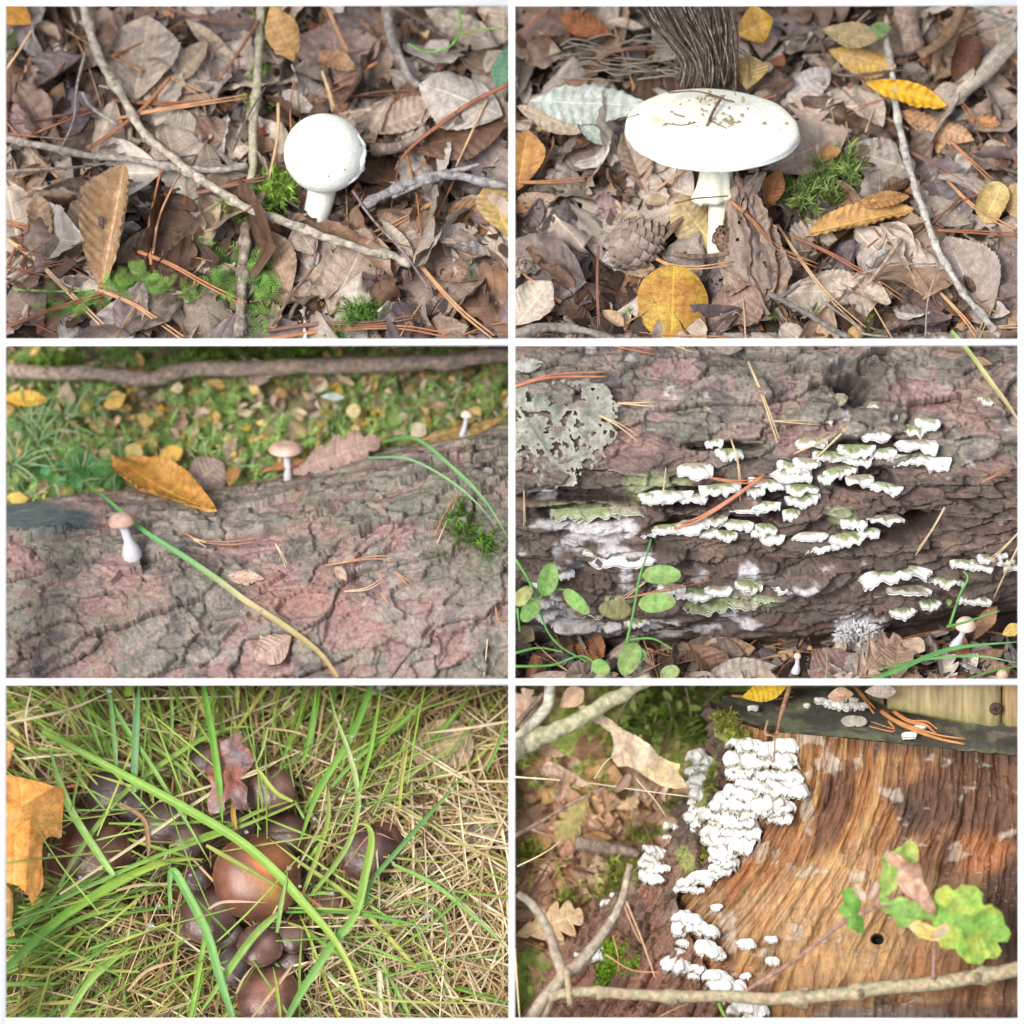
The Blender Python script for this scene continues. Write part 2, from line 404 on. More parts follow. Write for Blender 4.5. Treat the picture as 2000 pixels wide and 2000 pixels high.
def templates():
    for i in range(34):
        kind = ('oval', 'ovate', 'oval', 'oak', 'round', 'ovate')[i % 6]
        _tmpl.append((kind, leaf_mesh(kind, 1., R(.5, .72) if kind != 'round' else .8, ct=R(-1.5, 1.8), cl=R(-1.4, 1.3), fold=R(-20, 34), ripple=R(.05, .15), pleat=R(.08, .26), ns=30 if kind != 'oak' else 40, nt=10,
                      seed=i * 3, decay=R(0, .42) if i % 3 else 0., twist=R(-.6, .6), ctg=R(-.9, .9), nv=int(R(7, 11)))))
templates()
KNAME = {'oval': 'hornbeam_leaf', 'ovate': 'beech_leaf', 'oak': 'oak_leaf', 'round': 'alder_leaf', 'lance': 'willow_leaf', 'redoak': 'maple_leaf'}
_J = [[], [], [], []]
def joined_add(me, M, c):
    if 'np' not in me: pass
    n = len(me.vertices); co = np.empty(n * 3, np.float32); me.vertices.foreach_get('co', co); M = np.array(M)
    lv = np.empty(len(me.loops), np.int32); me.loops.foreach_get('vertex_index', lv); uv = np.empty(len(me.loops) * 2, np.float32); me.uv_layers[0].data.foreach_get('uv', uv)
    vu = np.zeros((n, 2), np.float32); vu[lv] = uv.reshape(-1, 2); b = sum(len(a) for a in _J[0])
    _J[0].append(co.reshape(-1, 3) @ M[:3, :3].T + M[:3, 3]); _J[1].append(lv.reshape(-1, 4) + b); _J[2].append(vu); _J[3].append(np.tile(np.array(c), (n, 1)))
def joined_flush(label, name='small_leaf_litter'):
    V, F, U_, C_ = (np.concatenate(a) for a in _J); [a.clear() for a in _J]
    return obj(name, new_mesh(name, V, F, M_LEAFM, uv=U_, col=C_), None, label, 'litter', kind='stuff')
def scatter_leaves(pn, n, box, pal, size, group, hmax=.3, tilt=40, wet=.3, skip=None, name='fallen_leaf', surf=None, cat='leaf', key=None, joined=False):
    nx = max(1, int(round(math.sqrt(n * (box[2] - box[0]) / (box[3] - box[1]))))); ny = max(1, int(math.ceil(n / nx)))
    out = []
    cells = [(i, j) for i in range(nx) for j in range(ny)]; random.shuffle(cells)
    for i, j in cells:
        zx = box[0] + (i + R(0, 1)) * (box[2] - box[0]) / nx; zy = box[1] + (j + R(0, 1)) * (box[3] - box[1]) / ny
        if skip and skip(zx, zy): continue
        kind, me = _tmpl[int(R(0, len(_tmpl)))]
        P = surf(zx, zy) if surf else pn.pt(zx, zy, R(.02, hmax))
        S = R(*size) * (1.15 - .35 * (P.z < pn.z0 - 3))
        yaw = R(0, 6.283); M = frame_mat((0, 0, 0), pn.U).to_3x3() @ Matrix.Rotation(yaw, 3, 'Z') @ Matrix.Rotation(rad(R(-tilt, tilt)), 3, 'X') @ Matrix.Rotation(rad(R(-tilt, tilt)) + (math.pi if R(0, 1) < .4 else 0), 3, 'Y')
        M = M.to_4x4() @ Matrix.Diagonal((S * R(.85, 1.1), S, S, 1)) @ Matrix.Translation((0, -.5, 0)); M.translation += P
        c = pal[int(R(0, len(pal)))]; f = R(.8, 1.2); c = [min(1, x * f) for x in c]; d = pal[int(R(0, len(pal)))]; d = [.55 * x + .45 * y for x, y in zip(c, d)]
        if R(0, 1) < wet: me2 = me.copy() if False else me
        if joined: joined_add(me, M, c); continue
        o = obj(KNAME[kind] if name == 'fallen_leaf' else name, me, None, uniq(pn, f'{cname(c)} {"rounded" if kind == "round" else kind} leaf', zx, zy), cat, group, color=c, c2=d, mw=M)
        out.append(o)
    return out
def twig(pn, pts, r0, r1, label, color, c2=None, hs=.25, knots=0, name='twig', cat='twig', seed=0, n=None, side=None, group=None, rough=.35, zs=None, kr=1.9):
    P = []
    for k, p in enumerate(pts):
        h = p[2] if len(p) > 2 else hs
        P.append(pn.ptz(p[0], p[1], h) if zs else pn.pt(p[0], p[1], h + .2))
    L = sum((P[i + 1] - P[i]).length for i in range(len(P) - 1)); n = n or max(10, int(L * 9)); C = spline([tuple(p) for p in P], n)
    C += .25 * r0 * np.stack([fbm(np.arange(n + 1) * .3, 1 + k * 7., seed + k, 2) for k in range(3)], -1)
    rr = np.linspace(r0, r1, n + 1)
    rk = rr.copy()
    root = empty(name, Vector(C[0]), label, cat, group)
    rs = np.random.RandomState(seed + 5)
    for k in range(knots):
        q = int((k + .3 + .5 * rs.rand()) / knots * n); rk += rr * .45 * np.exp(-((np.arange(n + 1) - q) / 1.0) ** 2)
        c = C[q]; d = rs.randn(3); d /= np.linalg.norm(d); d[2] = abs(d[2]) * .6
        b = np.array([c + d * rr[q] * a for a in (.2, 1.2, 1.9, 2.3)])
        child('bud_knot', new_mesh('bud_knot', *tube_geo(b, np.array([.9, .8, .75, .3]) * rr[q] * kr * .5, 7, .4, k), M_TWIG), root, color=[x * .45 for x in color], c2=[x * .6 for x in color])
    child('stick', new_mesh('stick', *tube_geo(C, rk, 10, rough, seed), M_TWIG), root, color=color, c2=c2 or [x * .55 for x in color])
    for q in side or ():                        # side shoots: list of point lists
        Q = spline([tuple(((pn.ptz if zs else pn.pt)(p[0], p[1], p[2] + (0 if zs else .2)))) for p in q], 12)
        child('side_shoot', new_mesh('side_shoot', *tube_geo(Q, np.linspace(r1 * 1.1, r1 * .45, 13), 6, .3, 2), M_TWIG), root, color=color, c2=c2 or [x * .55 for x in color])
    return root
# needles: a pair of long thin needles joined in a short sheath
def needle_mesh(seed, L=1.0, r=.013, pair=True):
    rs = np.random.RandomState(seed); parts = []
    for k in range(2 if pair else 1):
        b = rs.uniform(-.12, .12); sp = (.02 + .05 * rs.rand()) * (1 if k else -1)
        C = spline([(0, 0, 0), (sp * .5 * L, L * .33, b * .5 * L), (sp * L, L * .66, b * .6 * L), (sp * 1.5 * L, L, rs.uniform(-.06, .06) * L)], 8)
        parts.append(tube_geo(C, np.linspace(1, .45, 9) * r, 4))
    if pair: parts.append(tube_geo([(0, -.05 * L, 0), (0, .08 * L, 0)], r * 1.8, 6))
    return join(parts)
_needles = [new_mesh('needle', *needle_mesh(i, pair=i % 3 > 0), M_NEEDLE) for i in range(10)]
NEEDLE_COL = [(.34, .15, .07), (.44, .24, .12), (.25, .10, .05), (.46, .31, .18), (.20, .10, .07)]
def needles(pn, n, box, size, group, h=(.1, .45), surf=None, cat='pine needle', yawf=None, pal=NEEDLE_COL):
    for _ in range(n):
        zx, zy = R(box[0], box[2]), R(box[1], box[3]); P = surf(zx, zy) + pn.U * R(*h) * .3 if surf else pn.pt(zx, zy, R(*h))
        S = R(*size); M = frame_mat((0, 0, 0), pn.U).to_3x3() @ Matrix.Rotation(R(0, 6.28) if yawf is None else yawf(), 3, 'Z') @ Matrix.Rotation(rad(R(-12, 12)), 3, 'X') @ Matrix.Rotation(R(0, 6.28), 3, 'Y')
        M = M.to_4x4() @ Matrix.Diagonal((S, S, S, 1)) @ Matrix.Translation((0, -.5, 0)); M.translation += P
        c = pal[int(R(0, len(pal)))]
        obj('pine_needle', _needles[int(R(0, 10))], None, uniq(pn, 'dry ' + ('orange brown' if c[0] > .38 else 'dark brown') + ' pine needle', zx, zy), cat, group, color=c, mw=M)
def traced_needle(pn, pts, label, color=(.45, .2, .09), r=.022, h=.4, double=True, group=None, zs=False):
    P = [tuple((pn.ptz if zs else pn.pt)(p[0], p[1], p[2] if len(p) > 2 else h)) for p in pts]
    C = spline(P, 16); parts = [tube_geo(C, np.linspace(1, .5, 17) * r, 6)]
    if double: parts.append(tube_geo(C + np.linspace(0.2, 1, 17)[:, None] * np.array([[.03, .075, -.02]]), np.linspace(1, .5, 17) * r, 6))
    return obj('pine_needle', new_mesh('needle', *join(parts), M_NEEDLE), None, label, 'pine needle', group, color=color)
def litter(pn, n, box, pal, label, size=(.08, .3), surf=None, h=(.0, .2), name='leaf_crumbs'):
    """crumbs of leaf, bark and broken needle that nobody could count: one mesh"""
    rs = np.random.RandomState(int(pn.ox + pn.oy + n)); V = []; F = []; Cc = []
    M0 = np.array(frame_mat((0, 0, 0), pn.U).to_3x3())
    for k in range(n):
        zx = rs.uniform(box[0], box[2]); zy = rs.uniform(box[1], box[3]); P = np.array(surf(zx, zy) if surf else pn.pt(zx, zy, rs.uniform(*h)))
        s = rs.uniform(*size); t = rs.rand() < .35
        m = 6; a = np.sort(rs.rand(m) * 6.28); r = rs.uniform(.45, 1, m); pts = np.stack([r * np.cos(a), r * np.sin(a), rs.uniform(-.25, .25, m)], -1)
        if t: pts *= np.array([.12, 1.6, .3])
        A, B, G = rs.uniform(0, 6.28), rs.uniform(-.6, .6), rs.uniform(-.6, .6)
        Rm = np.array(Matrix.Rotation(A, 3, 'Z') @ Matrix.Rotation(B, 3, 'X') @ Matrix.Rotation(G, 3, 'Y'))
        pts = (M0 @ (Rm @ (pts * s).T)).T + P; b = len(V) * m
        V.append(pts); F.append(list(range(b, b + m))); c = np.array(pal[rs.randint(len(pal))]) * rs.uniform(.5, 1.2); Cc.append(np.tile(c, (m, 1)))
    return obj(name, new_mesh(name, np.concatenate(V), F, M_ATTR, col=np.concatenate(Cc), smooth=False), None, label, 'litter', kind='stuff')
def ground(pn, box, label, c1, c2, name='forest_floor', res=.14, amp=.25, clip=None):
    nx = int((box[2] - box[0]) / 193.2 / res); ny = int((box[3] - box[1]) / 193.2 / res)
    V = []; C = []
    for i in range(nx + 1):
        for j in range(ny + 1):
            zx = box[0] + (box[2] - box[0]) * i / nx; zy = box[1] + (box[3] - box[1]) * j / ny; V.append(pn.pt(zx, zy, -.15))
    V = np.array([tuple(v) for v in V]); d = amp * fbm(V[:, 0] * 1.1, V[:, 1] * 1.1, 4, 4); V += d[:, None] * np.array(pn.U)[None]
    f = sstep(-.2, .4, fbm(V[:, 0] * 1.7, V[:, 1] * 1.7, 9, 4))[:, None]; C = np.array(c1) * (1 - f) + np.array(c2) * f
    return obj(name, new_mesh(name, V, grid_faces(nx, ny)[:, ::-1], M_ATTR, col=C), None, label, None, kind='structure')
def frond_geo(rs, L, bip=True):
    """feathery moss shoot: a stem with two rows of side leaves, flat in xy, curved down"""
    V = []; F = []
    n = int(8 + 3 * rs.rand())
    droop = rs.uniform(.1, .6)
    def pos(s): return np.array([0, L * s, -droop * L * s * s])
    for k in range(n):
        s = (k + 1) / (n + 1.); w = L * .36 * math.sin(math.pi * min(1, s * .8 + .18)) ** .8; p = pos(s)
        for sd in (-1, 1):
            d = np.array([sd * .8, .6, -.1 + .2 * rs.randn()]); d /= np.linalg.norm(d); q = np.cross(d, [0, 0, 1.]); q /= np.linalg.norm(q)
            b = len(V); wd = .017 * L + .004; V += [p - q * wd, p + q * wd, p + d * w]; F.append([b, b + 1, b + 2])
            if bip:
                for u in (.35, .62):
                    for s2 in (-1, 1):
                        e = d * .75 + q * s2 * .7; e /= np.linalg.norm(e); c = p + d * w * u; b = len(V); g = w * .38 * (1 - u * .5)
                        V += [c - d * .010, c + d * .014, c + e * g]; F.append([b, b + 1, b + 2])
    b = len(V); a0 = pos(0); a1 = pos(1); V += [a0 + [-.012, 0, 0], a0 + [.012, 0, 0], a1]; F.append([b, b + 1, b + 2])
    return np.array(V), F
_fr = [frond_geo(np.random.RandomState(i), 1.) for i in range(8)]
_sp = []                                       # short bristly shoots (hair moss)
for i in range(6):
    rs_ = np.random.RandomState(50 + i); V_ = []; F_ = []
    for k in range(16):
        a = rs_.rand() * 6.28; z = k / 16.; d = np.array([math.cos(a), math.sin(a), .9]); q = np.cross(d, [0, 0, 1]); q = q / np.linalg.norm(q) * .045; p = np.array([0, z, 0.]); dd = np.array([d[0], d[2], d[1]]) * .34
        b = len(V_); V_ += [p - q[[0, 2, 1]], p + q[[0, 2, 1]], p + dd]; F_.append([b, b + 1, b + 2])
    _sp.append((np.array(V_), F_))
def moss(pn, blobs, n, size, label, color=(.10, .26, .03), spiky=False, surf=None, name='moss_clump', up=.5, h=.1, kind=None, yaw=None):
    """blobs: (zx, zy, rx, ry)"""
    rs = np.random.RandomState(int(blobs[0][0])); parts = []; cs = []
    for k in range(n):
        bx = blobs[rs.randint(len(blobs))]; a = rs.rand() * 6.28; r = math.sqrt(rs.rand())
        zx, zy = bx[0] + bx[2] * r * math.cos(a), bx[1] + bx[3] * r * math.sin(a); P = surf(zx, zy) if surf else pn.pt(zx, zy, h * rs.rand() + .05 + .2 * (1 - r))
        S = rs.uniform(*size); M = frame_mat((0, 0, 0), pn.U).to_3x3() @ Matrix.Rotation(rs.rand() * 6.28 if yaw is None else yaw + rs.uniform(-1, 1), 3, 'Z') @ Matrix.Rotation(up * rs.uniform(.3, 1.6), 3, 'X')
        v, f = (_sp if spiky else _fr)[rs.randint(6)]
        parts.append(((np.array(M) @ (v * S).T).T + np.array(P), f)); tip = np.clip(np.hypot(v[:, 0], v[:, 1]), 0, 1)[:, None]
        cs.append(np.array(color) * rs.uniform(.45, 1.25) * (.55 + .6 * tip) + np.array((.05, .03, 0.)) * rs.rand())
    return obj(name, new_mesh(name, *join(parts), M_MOSSA, col=np.concatenate(cs), smooth=False), None, label, 'moss', kind=kind)
def soften(*a): pass
def mushroom(pn_U, base, top, cap_prof, stem_prof, label, capcol, stemcol, name='mushroom', tilt=(0, 0), group=None, gills=False, capn=56, mcap=None, wob=.03, seed=0, cat='mushroom'):
    """base, top: world points of the stem's two ends; profiles in units: stem (r, 0..1), cap (r, z) about the top"""
    base, top = Vector(base), Vector(top); root = empty(name, base, label, cat, group)
    L = (top - base).length
    V, F = lathe_geo([(r, z * L) for r, z in stem_prof], 24, .06, seed)
    V[:, 0] += .04 * L * np.sin(V[:, 2] / L * 3)
    Mx = frame_mat(base, top - base); V = (np.array(Mx.to_3x3()) @ V.T).T + np.array(base)
    child('stem', new_mesh('stem', V, F, M_CAP, col=stemcol), root)
    V, F = lathe_geo(cap_prof, capn, wob, seed + 1)
    up = Vector(pn_U); up = Matrix.Rotation(tilt[0], 3, 'X') @ Matrix.Rotation(tilt[1], 3, 'Y') @ up
    Mx = frame_mat(top, up); zl = V[:, 2].copy(); rl = np.hypot(V[:, 0], V[:, 1])
    c = capcol(V) if callable(capcol) else capcol
    V = (np.array(Mx.to_3x3()) @ V.T).T + np.array(top)
    child('cap', new_mesh('cap', V, F, mcap or M_CAP, col=c), root)
    return root, Mx

def trim(name_of_plot, x0, x1, y0, y1):
    """cut everything of a plot off at the plot's edge (the middle of the frame's rails)"""
    bpy.context.view_layer.update()
    for o in [o for o in COL.objects if _where.get(o.name) == name_of_plot and o.type == 'MESH']:
        me = o.data; n = len(me.vertices)
        if not n: continue
        bb = np.array([tuple(o.matrix_world @ Vector(c)) for c in o.bound_box]); k = D / (D - bb[:, 2]); bx, by = bb[:, 0] * k, bb[:, 1] * k
        if bx.min() > x0 and bx.max() < x1 and by.min() > y0 and by.max() < y1: continue
        co = np.empty(n * 3, np.float32); me.vertices.foreach_get('co', co); M = np.array(o.matrix_world)
        w = co.reshape(-1, 3) @ M[:3, :3].T + M[:3, 3]; k = D / (D - w[:, 2]); X, Y = w[:, 0] * k, w[:, 1] * k
        out = (X < x0) | (X > x1) | (Y < y0) | (Y > y1)
        if not out.any(): continue
        if out.all():
            if o.children and not all(_where.get(c.name) is None for c in o.children):
                for c in list(o.children): bpy.data.objects.remove(c)
            if o.parent is None or True: bpy.data.objects.remove(o)
            continue
        if me.users > 1: me = me.copy(); o.data = me
        import bmesh
        bm = bmesh.new(); bm.from_mesh(me); 
        Mi = o.matrix_world.inverted(); bm.transform(o.matrix_world)
        for hit, e, n_ in ((X < x0, Vector((x0, 0, 0)), Vector((-1, 0, 0))), (X > x1, Vector((x1, 0, 0)), Vector((1, 0, 0))), (Y < y0, Vector((0, y0, 0)), Vector((0, -1, 0))), (Y > y1, Vector((0, y1, 0)), Vector((0, 1, 0)))):
            if hit.any(): bmesh.ops.bisect_plane(bm, geom=bm.verts[:] + bm.edges[:] + bm.faces[:], plane_co=e, plane_no=(n_ + Vector((0, 0, (e.x * n_.x + e.y * n_.y) / D))).normalized(), clear_outer=True)
        bm.transform(Mi); bm.to_mesh(me); bm.free()
    for o in [o for o in COL.objects if o.type == 'EMPTY' and not o.children]: bpy.data.objects.remove(o)
# ------------------------------------------------------------------ the white display frame that parts the six plots, and the ground below
fr_root = empty('display_frame', (0, 0, 1.35), 'white painted wooden lattice frame parting the six woodland plots', 'frame')
def slab(name, x0, x1, y0, y1, z0, z1, root, m=M_WHITE, **k):
    s = (D - z1) / D; x0, x1, y0, y1 = x0 * s, x1 * s, y0 * s, y1 * s
    V = [(x, y, z) for x in (x0, x1) for y in (y0, y1) for z in (z0, z1)]
    F = [[0, 1, 3, 2], [4, 6, 7, 5], [0, 4, 5, 1], [2, 3, 7, 6], [0, 2, 6, 4], [1, 5, 7, 3]]
    return child(name, new_mesh(name, V, F, m, smooth=False), root, **k)
fx = lambda px: px / 100 - 10
fy = lambda py: 10 - py / 100
ZT = (1.30, 1.42)
for a, b in ((-70, 11), (994, 1006), (1989, 2070)): slab('upright_rail', fx(a), fx(b), fy(2070), fy(-70), *ZT, fr_root)
for a, b in ((-70, 11), (662, 675), (1326, 1338), (1989, 2070)):
    for c, d in ((11, 994), (1006, 1989)): slab('cross_rail', fx(c), fx(d), fy(b), fy(a), ZT[0], ZT[1] - .003, fr_root)
for x in (-10.6, 10.5):
    for y in (-10.6, 10.5): slab('leg', x, x + .15, y, y + .15, -9.5, ZT[0], fr_root)
V = []; n = 40
for i in range(n + 1):
    for j in range(n + 1): V.append(((i / n - .5) * 600, (j / n - .5) * 600, -9.5))
obj('ground', new_mesh('ground', V, grid_faces(n, n), mat('soil', 'rgb', (.09, .065, .04), rough=.95, nscale=1, namt=.5, bump=.5)), None, 'bare brown woodland soil under the raised plots', None, kind='structure')
# ================================================================== plot 1: young round white mushroom in leaf litter
TAN, PALE, BRN, DRK, MAU, GREY, ORG, YEL, RUST = (.40, .27, .175), (.52, .42, .33), (.24, .14, .085), (.12, .07, .045), (.19, .145, .15), (.30, .25, .21), (.50, .25, .07), (.68, .42, .06), (.30, .12, .05)
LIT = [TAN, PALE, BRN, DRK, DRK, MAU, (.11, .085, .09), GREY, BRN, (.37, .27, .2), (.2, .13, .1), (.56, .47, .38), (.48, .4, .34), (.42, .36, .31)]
LIT += [DRK, (.09, .055, .04), (.52, .47, .43), (.47, .43, .40), (.60, .53, .46), (.44, .35, .29)]; LIT_SHADE = [tuple(.32 * x for x in c) for c in LIT]  # darkened litter palette: crevice shade put into the crumbs' colour
PANEL[0] = 'p1'
p1 = Panel(0, 0, 66, -1.0)
p1.land = [(1235, 600, 'the round white mushroom'), (430, 830, 'the folded tan leaf'), (700, 640, 'the long pale twig'), (1680, 680, 'the grey forked twig'), (960, 1050, 'the feathery moss'), (520, 180, 'the big pleated leaf'),
           (1650, 900, 'the sprawling brown leaf'), (100, 500, 'the twig coming in from the side'), (1650, 200, 'the dark leaning stick'), (1150, 200, 'the mossy upright twig'), (150, 1150, 'the bottom needles'), (1500, 1200, 'the corner needles'), (600, 1150, 'the crumbly bark lump')]
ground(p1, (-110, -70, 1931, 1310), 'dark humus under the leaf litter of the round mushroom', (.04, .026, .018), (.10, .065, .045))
litter(p1, 2600, (-90, -50, 1925, 1300), LIT_SHADE + NEEDLE_COL, 'leaf crumbs and broken needles around the round white mushroom')
scatter_leaves(p1, 110, (-80, -60, 1930, 1330), LIT, (1.2, 2.3), 'fallen leaves around the round mushroom', hmax=.22,
               skip=lambda x, y: (x - 1220) ** 2 / 230 ** 2 + (y - 740) ** 2 / 90 ** 2 < 1 or x > 1905)
scatter_leaves(p1, 190, (-80, -60, 1930, 1330), LIT, (.45, 1.1), '', hmax=.2, tilt=55, joined=True, skip=lambda x, y: (x - 1200) ** 2 / 170 ** 2 + (y - 720) ** 2 / 90 ** 2 < 1 or x > 1915)
joined_flush('small torn leaves heaped between the larger ones around the round mushroom')
PL = lambda *a, **k: place_leaf(p1, *a, **k)
PL('ovate', (505, 385), (560, 60), .85, 'large pale pleated leaf lying flat beside the long twig at the top', PALE, GREY, hb=.3, ht=.35, fold=14, pleat=.16, nv=9, stem=.5, roll=-12)
PL('oval', (385, 1090), (470, 620), .62, 'folded tan hornbeam leaf with a crinkled half coloured as if lit standing beside the twig', (.40, .25, .14), (.52, .37, .23), hb=.25, ht=1.1, decay=.12, fold=38, pleat=.42, nv=12, roll=-14, ct=.5, stem=.12, cl=.2)
PL('oval', (250, 1010), (440, 640), .42, 'greyish brown half of leaf leaning under the folded tan leaf', (.36, .25, .17), (.3, .2, .14), hb=.1, ht=.5, fold=20, pleat=.24, nv=11, roll=-16, stem=0)  # paler leaf above, darker here: lit and shaded half put into the colours
PL('oval', (165, 950), (140, 730), .62, 'small curled tan leaf left of the folded leaf', (.42, .29, .19), hb=.1, ht=.55, ct=1.2, cl=.8, pleat=.25, nv=7, stem=0, decay=.2)
PL('lance', (640, 1060), (830, 760), .5, 'beige rolled leaf with a curling tail below the long twig', (.42, .34, .22), (.36, .28, .18), hb=.1, ht=.5, ct=1.5, ctg=.7, pleat=.12, roll=20, stem=.25, cl=.5)
PL('round', (500, 1075), (640, 1020), .9, 'dull brown leaf pressed under the beige rolled leaf', (.30, .22, .15), hb=.15, ht=.15, stem=0)
PL('oval', (1130, 1130), (1330, 860), .95, 'grey tan torn leaf spread below the round mushroom', (.37, .28, .21), (.42, .34, .27), hb=.2, ht=.35, fold=-10, pleat=.08, decay=.22, ripple=.06, stem=.25, ns=80, nt=30)
PL('oval', (1095, 1110), (1020, 870), .5, 'brown tan leaf standing on edge below the mushroom stem', (.40, .27, .17), (.34, .24, .16), hb=.35, ht=.6, roll=-22, pleat=.14, decay=.1, ct=-.5, stem=.1)
PL('oval', (1240, 1190), (1400, 860), .62, 'pale tan notched leaf overlapping below the thick end of twig', (.40, .31, .24), hb=.25, ht=.45, pleat=.1, decay=.3, roll=10, ct=-.4, stem=0, ns=70, nt=24)
PL('ovate', (1190, 960), (1110, 850), .9, 'crumpled pale leaf scrap under the mushroom foot', (.40, .32, .27), hb=.4, ht=.55, decay=.3, ripple=.12, stem=0)
PL('oval', (1440, 830), (1560, 970), .3, 'narrow pale curled leaf strip at the twig end', (.50, .43, .34), hb=.45, ht=.3, ct=1.0, stem=0)
PL('ovate', (1920, 1040), (1420, 800), .5, 'sprawling brown leaf with a rusty rippled margin at the side', (.25, .165, .12), (.34, .22, .15), hb=.15, ht=.3, ripple=.07, fold=-8, pleat=.05, stem=0)
PL('ovate', (1900, 430), (1580, 310), .8, 'large pale grey leaf arching over a dark hollow beside the needles', (.50, .45, .40), (.44, .38, .33), hb=.7, ht=1.0, ct=-.9, cl=-.5, ripple=.05, pleat=.05, stem=0)
PL('ovate', (1540, 560), (1920, 470), .6, 'brown shaded leaf under the large pale grey leaf', (.19, .11, .07), (.14, .08, .055), hb=.35, ht=.5, roll=-25, ct=-.5, stem=0)
PL('oval', (1400, 500), (1640, 400), .55, 'tan creased leaf touching the pale grey leaf', (.40, .3, .24), hb=.2, ht=.5, ct=.6, stem=0, pleat=.2)
PL('round', (1690, 790), (1850, 860), .9, 'brown leaf with a lit scalloped rim near the forked twig', (.27, .14, .07), (.36, .2, .1), hb=.2, ht=.15, ct=.8, stem=0)
PL('oval', (1925, 900), (1840, 690), .65, 'yellow ochre leaf half in view at the side', (.58, .40, .15), (.5, .36, .16), hb=.3, ht=.5, pleat=.2, roll=15, stem=0)
PL('ovate', (1290, 360), (1250, 80), 1.05, 'broad mauve brown leaf with a turned-up rusty rim at the top', (.38, .27, .23), (.3, .2, .18), hb=.35, ht=.3, ct=.5, roll=10, ripple=.05, pleat=.06, ns=70, stem=0)
PL('lance', (1110, 230), (1020, 10), .52, 'long ochre orange leaf hanging over the mossy twig', (.55, .33, .13), (.5, .28, .1), hb=.7, ht=1.1, ct=-.4, cl=-.8, stem=0, roll=-10)
PL('oval', (1170, 200), (1340, 260), .5, 'small rusty leaf with an upturned margin on the mauve leaf', (.45, .28, .15), (.3, .15, .08), hb=.55, ht=.6, ct=1.0, stem=0)
PL('oval', (1190, 420), (1030, 360), .55, 'grey white veined leaf directly behind the round mushroom', (.47, .42, .37), hb=.35, ht=.25, pleat=.15, ct=.3, stem=0)
PL('oval', (760, 600), (820, 440), .75, 'brown cupped leaf behind the long pale twig', (.24, .15, .12), (.3, .19, .14), hb=.15, ht=.3, ct=.4, stem=0, fold=10)
PL('round', (745, 500), (620, 450), .9, 'grey folded leaf scrap above the long twig', (.36, .32, .26), hb=.25, ht=.3, ct=.6, stem=0)
PL('ovate', (300, 500), (250, 330), .9, 'flat dark violet grey leaf left of the long twig', (.145, .115, .14), (.17, .13, .15), hb=.15, ht=.2, pleat=.02, stem=0, m=M_WET)
PL('ovate', (30, 520), (170, 400), .9, 'mauve brown leaf with a fine dark midrib at the side', (.27, .18, .17), (.22, .16, .17), hb=.2, ht=.25, pleat=.03, stem=0, m=M_WET)
PL('oval', (120, 90), (20, 20), .9, 'bright ochre leaf cut by the top corner', (.48, .23, .04), (.42, .2, .04), hb=.6, ht=.8, stem=0, ct=-.3)
PL('ovate', (680, 300), (790, 150), .6, 'curled grey brown leaf standing right of the big pleated leaf', (.3, .22, .16), (.38, .3, .22), hb=.2, ht=.8, ct=1.3, cl=.5, stem=0, decay=.2)
PL('lance', (880, 240), (700, 70), .3, 'narrow pale tan leaf crossing behind the curled one', (.46, .36, .26), hb=.3, ht=.6, ct=.7, stem=0)
PL('ovate', (800, 380), (620, 330), .5, 'tan leaf under the bundle of needles', (.42, .29, .2), hb=.2, ht=.3, stem=0)
PL('ovate', (160, 1230), (40, 1090), .95, 'flat greyish brown veined leaf in the bottom corner', (.30, .22, .18), (.26, .19, .16), hb=.2, ht=.25, pleat=.08, stem=0)
PL('ovate', (460, 1280), (540, 1060), .6, 'violet grey crinkled leaf at the bottom', (.22, .165, .165), (.28, .21, .2), hb=.2, ht=.55, ripple=.1, ct=.6, stem=0)
PL('ovate', (1760, 1040), (1850, 1200), .8, 'dark brown wet leaf in the lower side', (.13, .08, .06), hb=.12, ht=.15, stem=0, m=M_WET)
PL('lance', (1880, 180), (1600, 40), .42, 'pale flaky rotten leaf strip near the top side', (.5, .43, .35), (.3, .22, .15), hb=.5, ht=.6, ripple=.15, decay=.25, stem=0)
PL('oval', (1925, 170), (1880, 330), .5, 'bluish green living leaf blurred at the side', (.12, .27, .17), (.16, .3, .2), hb=.9, ht=.7, stem=0, m=M_GREEN)
# bark lump
V, F = lathe_geo([(0.01, .42), (.25, .38), (.45, .25), (.52, .1), (.5, -.15)], 40, .5, 5)
V[:, 2] += .12 * fbm(V[:, 0] * 5, V[:, 1] * 5, 3, 4)
o = obj('bark_lump', new_mesh('bark_lump', V * np.array([1.1, .9, 1]), F[:, ::-1], M_WETATTR, col=(.20, .16, .125)), None, 'crumbly grey bark lump beside the moss at the bottom', 'bark', mw=frame_mat(p1.pt(790, 1210, .1), p1.U))
TW = (.40, .34, .27); TWG = (.27, .25, .22)
twig(p1, [(310, 15, .6), (345, 130, .55), (395, 260, .55), (470, 380, .5), (545, 505, .55), (650, 590, .55), (730, 660, .6), (815, 715, .62), (930, 785, .62), (1080, 840, .62), (1210, 888, .6), (1350, 935, .55), (1480, 965, .45), (1550, 1005, .35)], .085, .075,
     'long pale knotty larch twig running diagonally past the round mushroom', (.46, .40, .31), (.27, .24, .2), knots=13, seed=3)
twig(p1, [(0, 520, .5), (130, 545, .5), (330, 585, .5), (520, 605, .45), (700, 640, .45), (830, 640, .45), (935, 625, .4)], .07, .06, 'grey twig from the side crossing under the long pale twig', (.36, .32, .27), (.24, .2, .17), knots=6, seed=8)
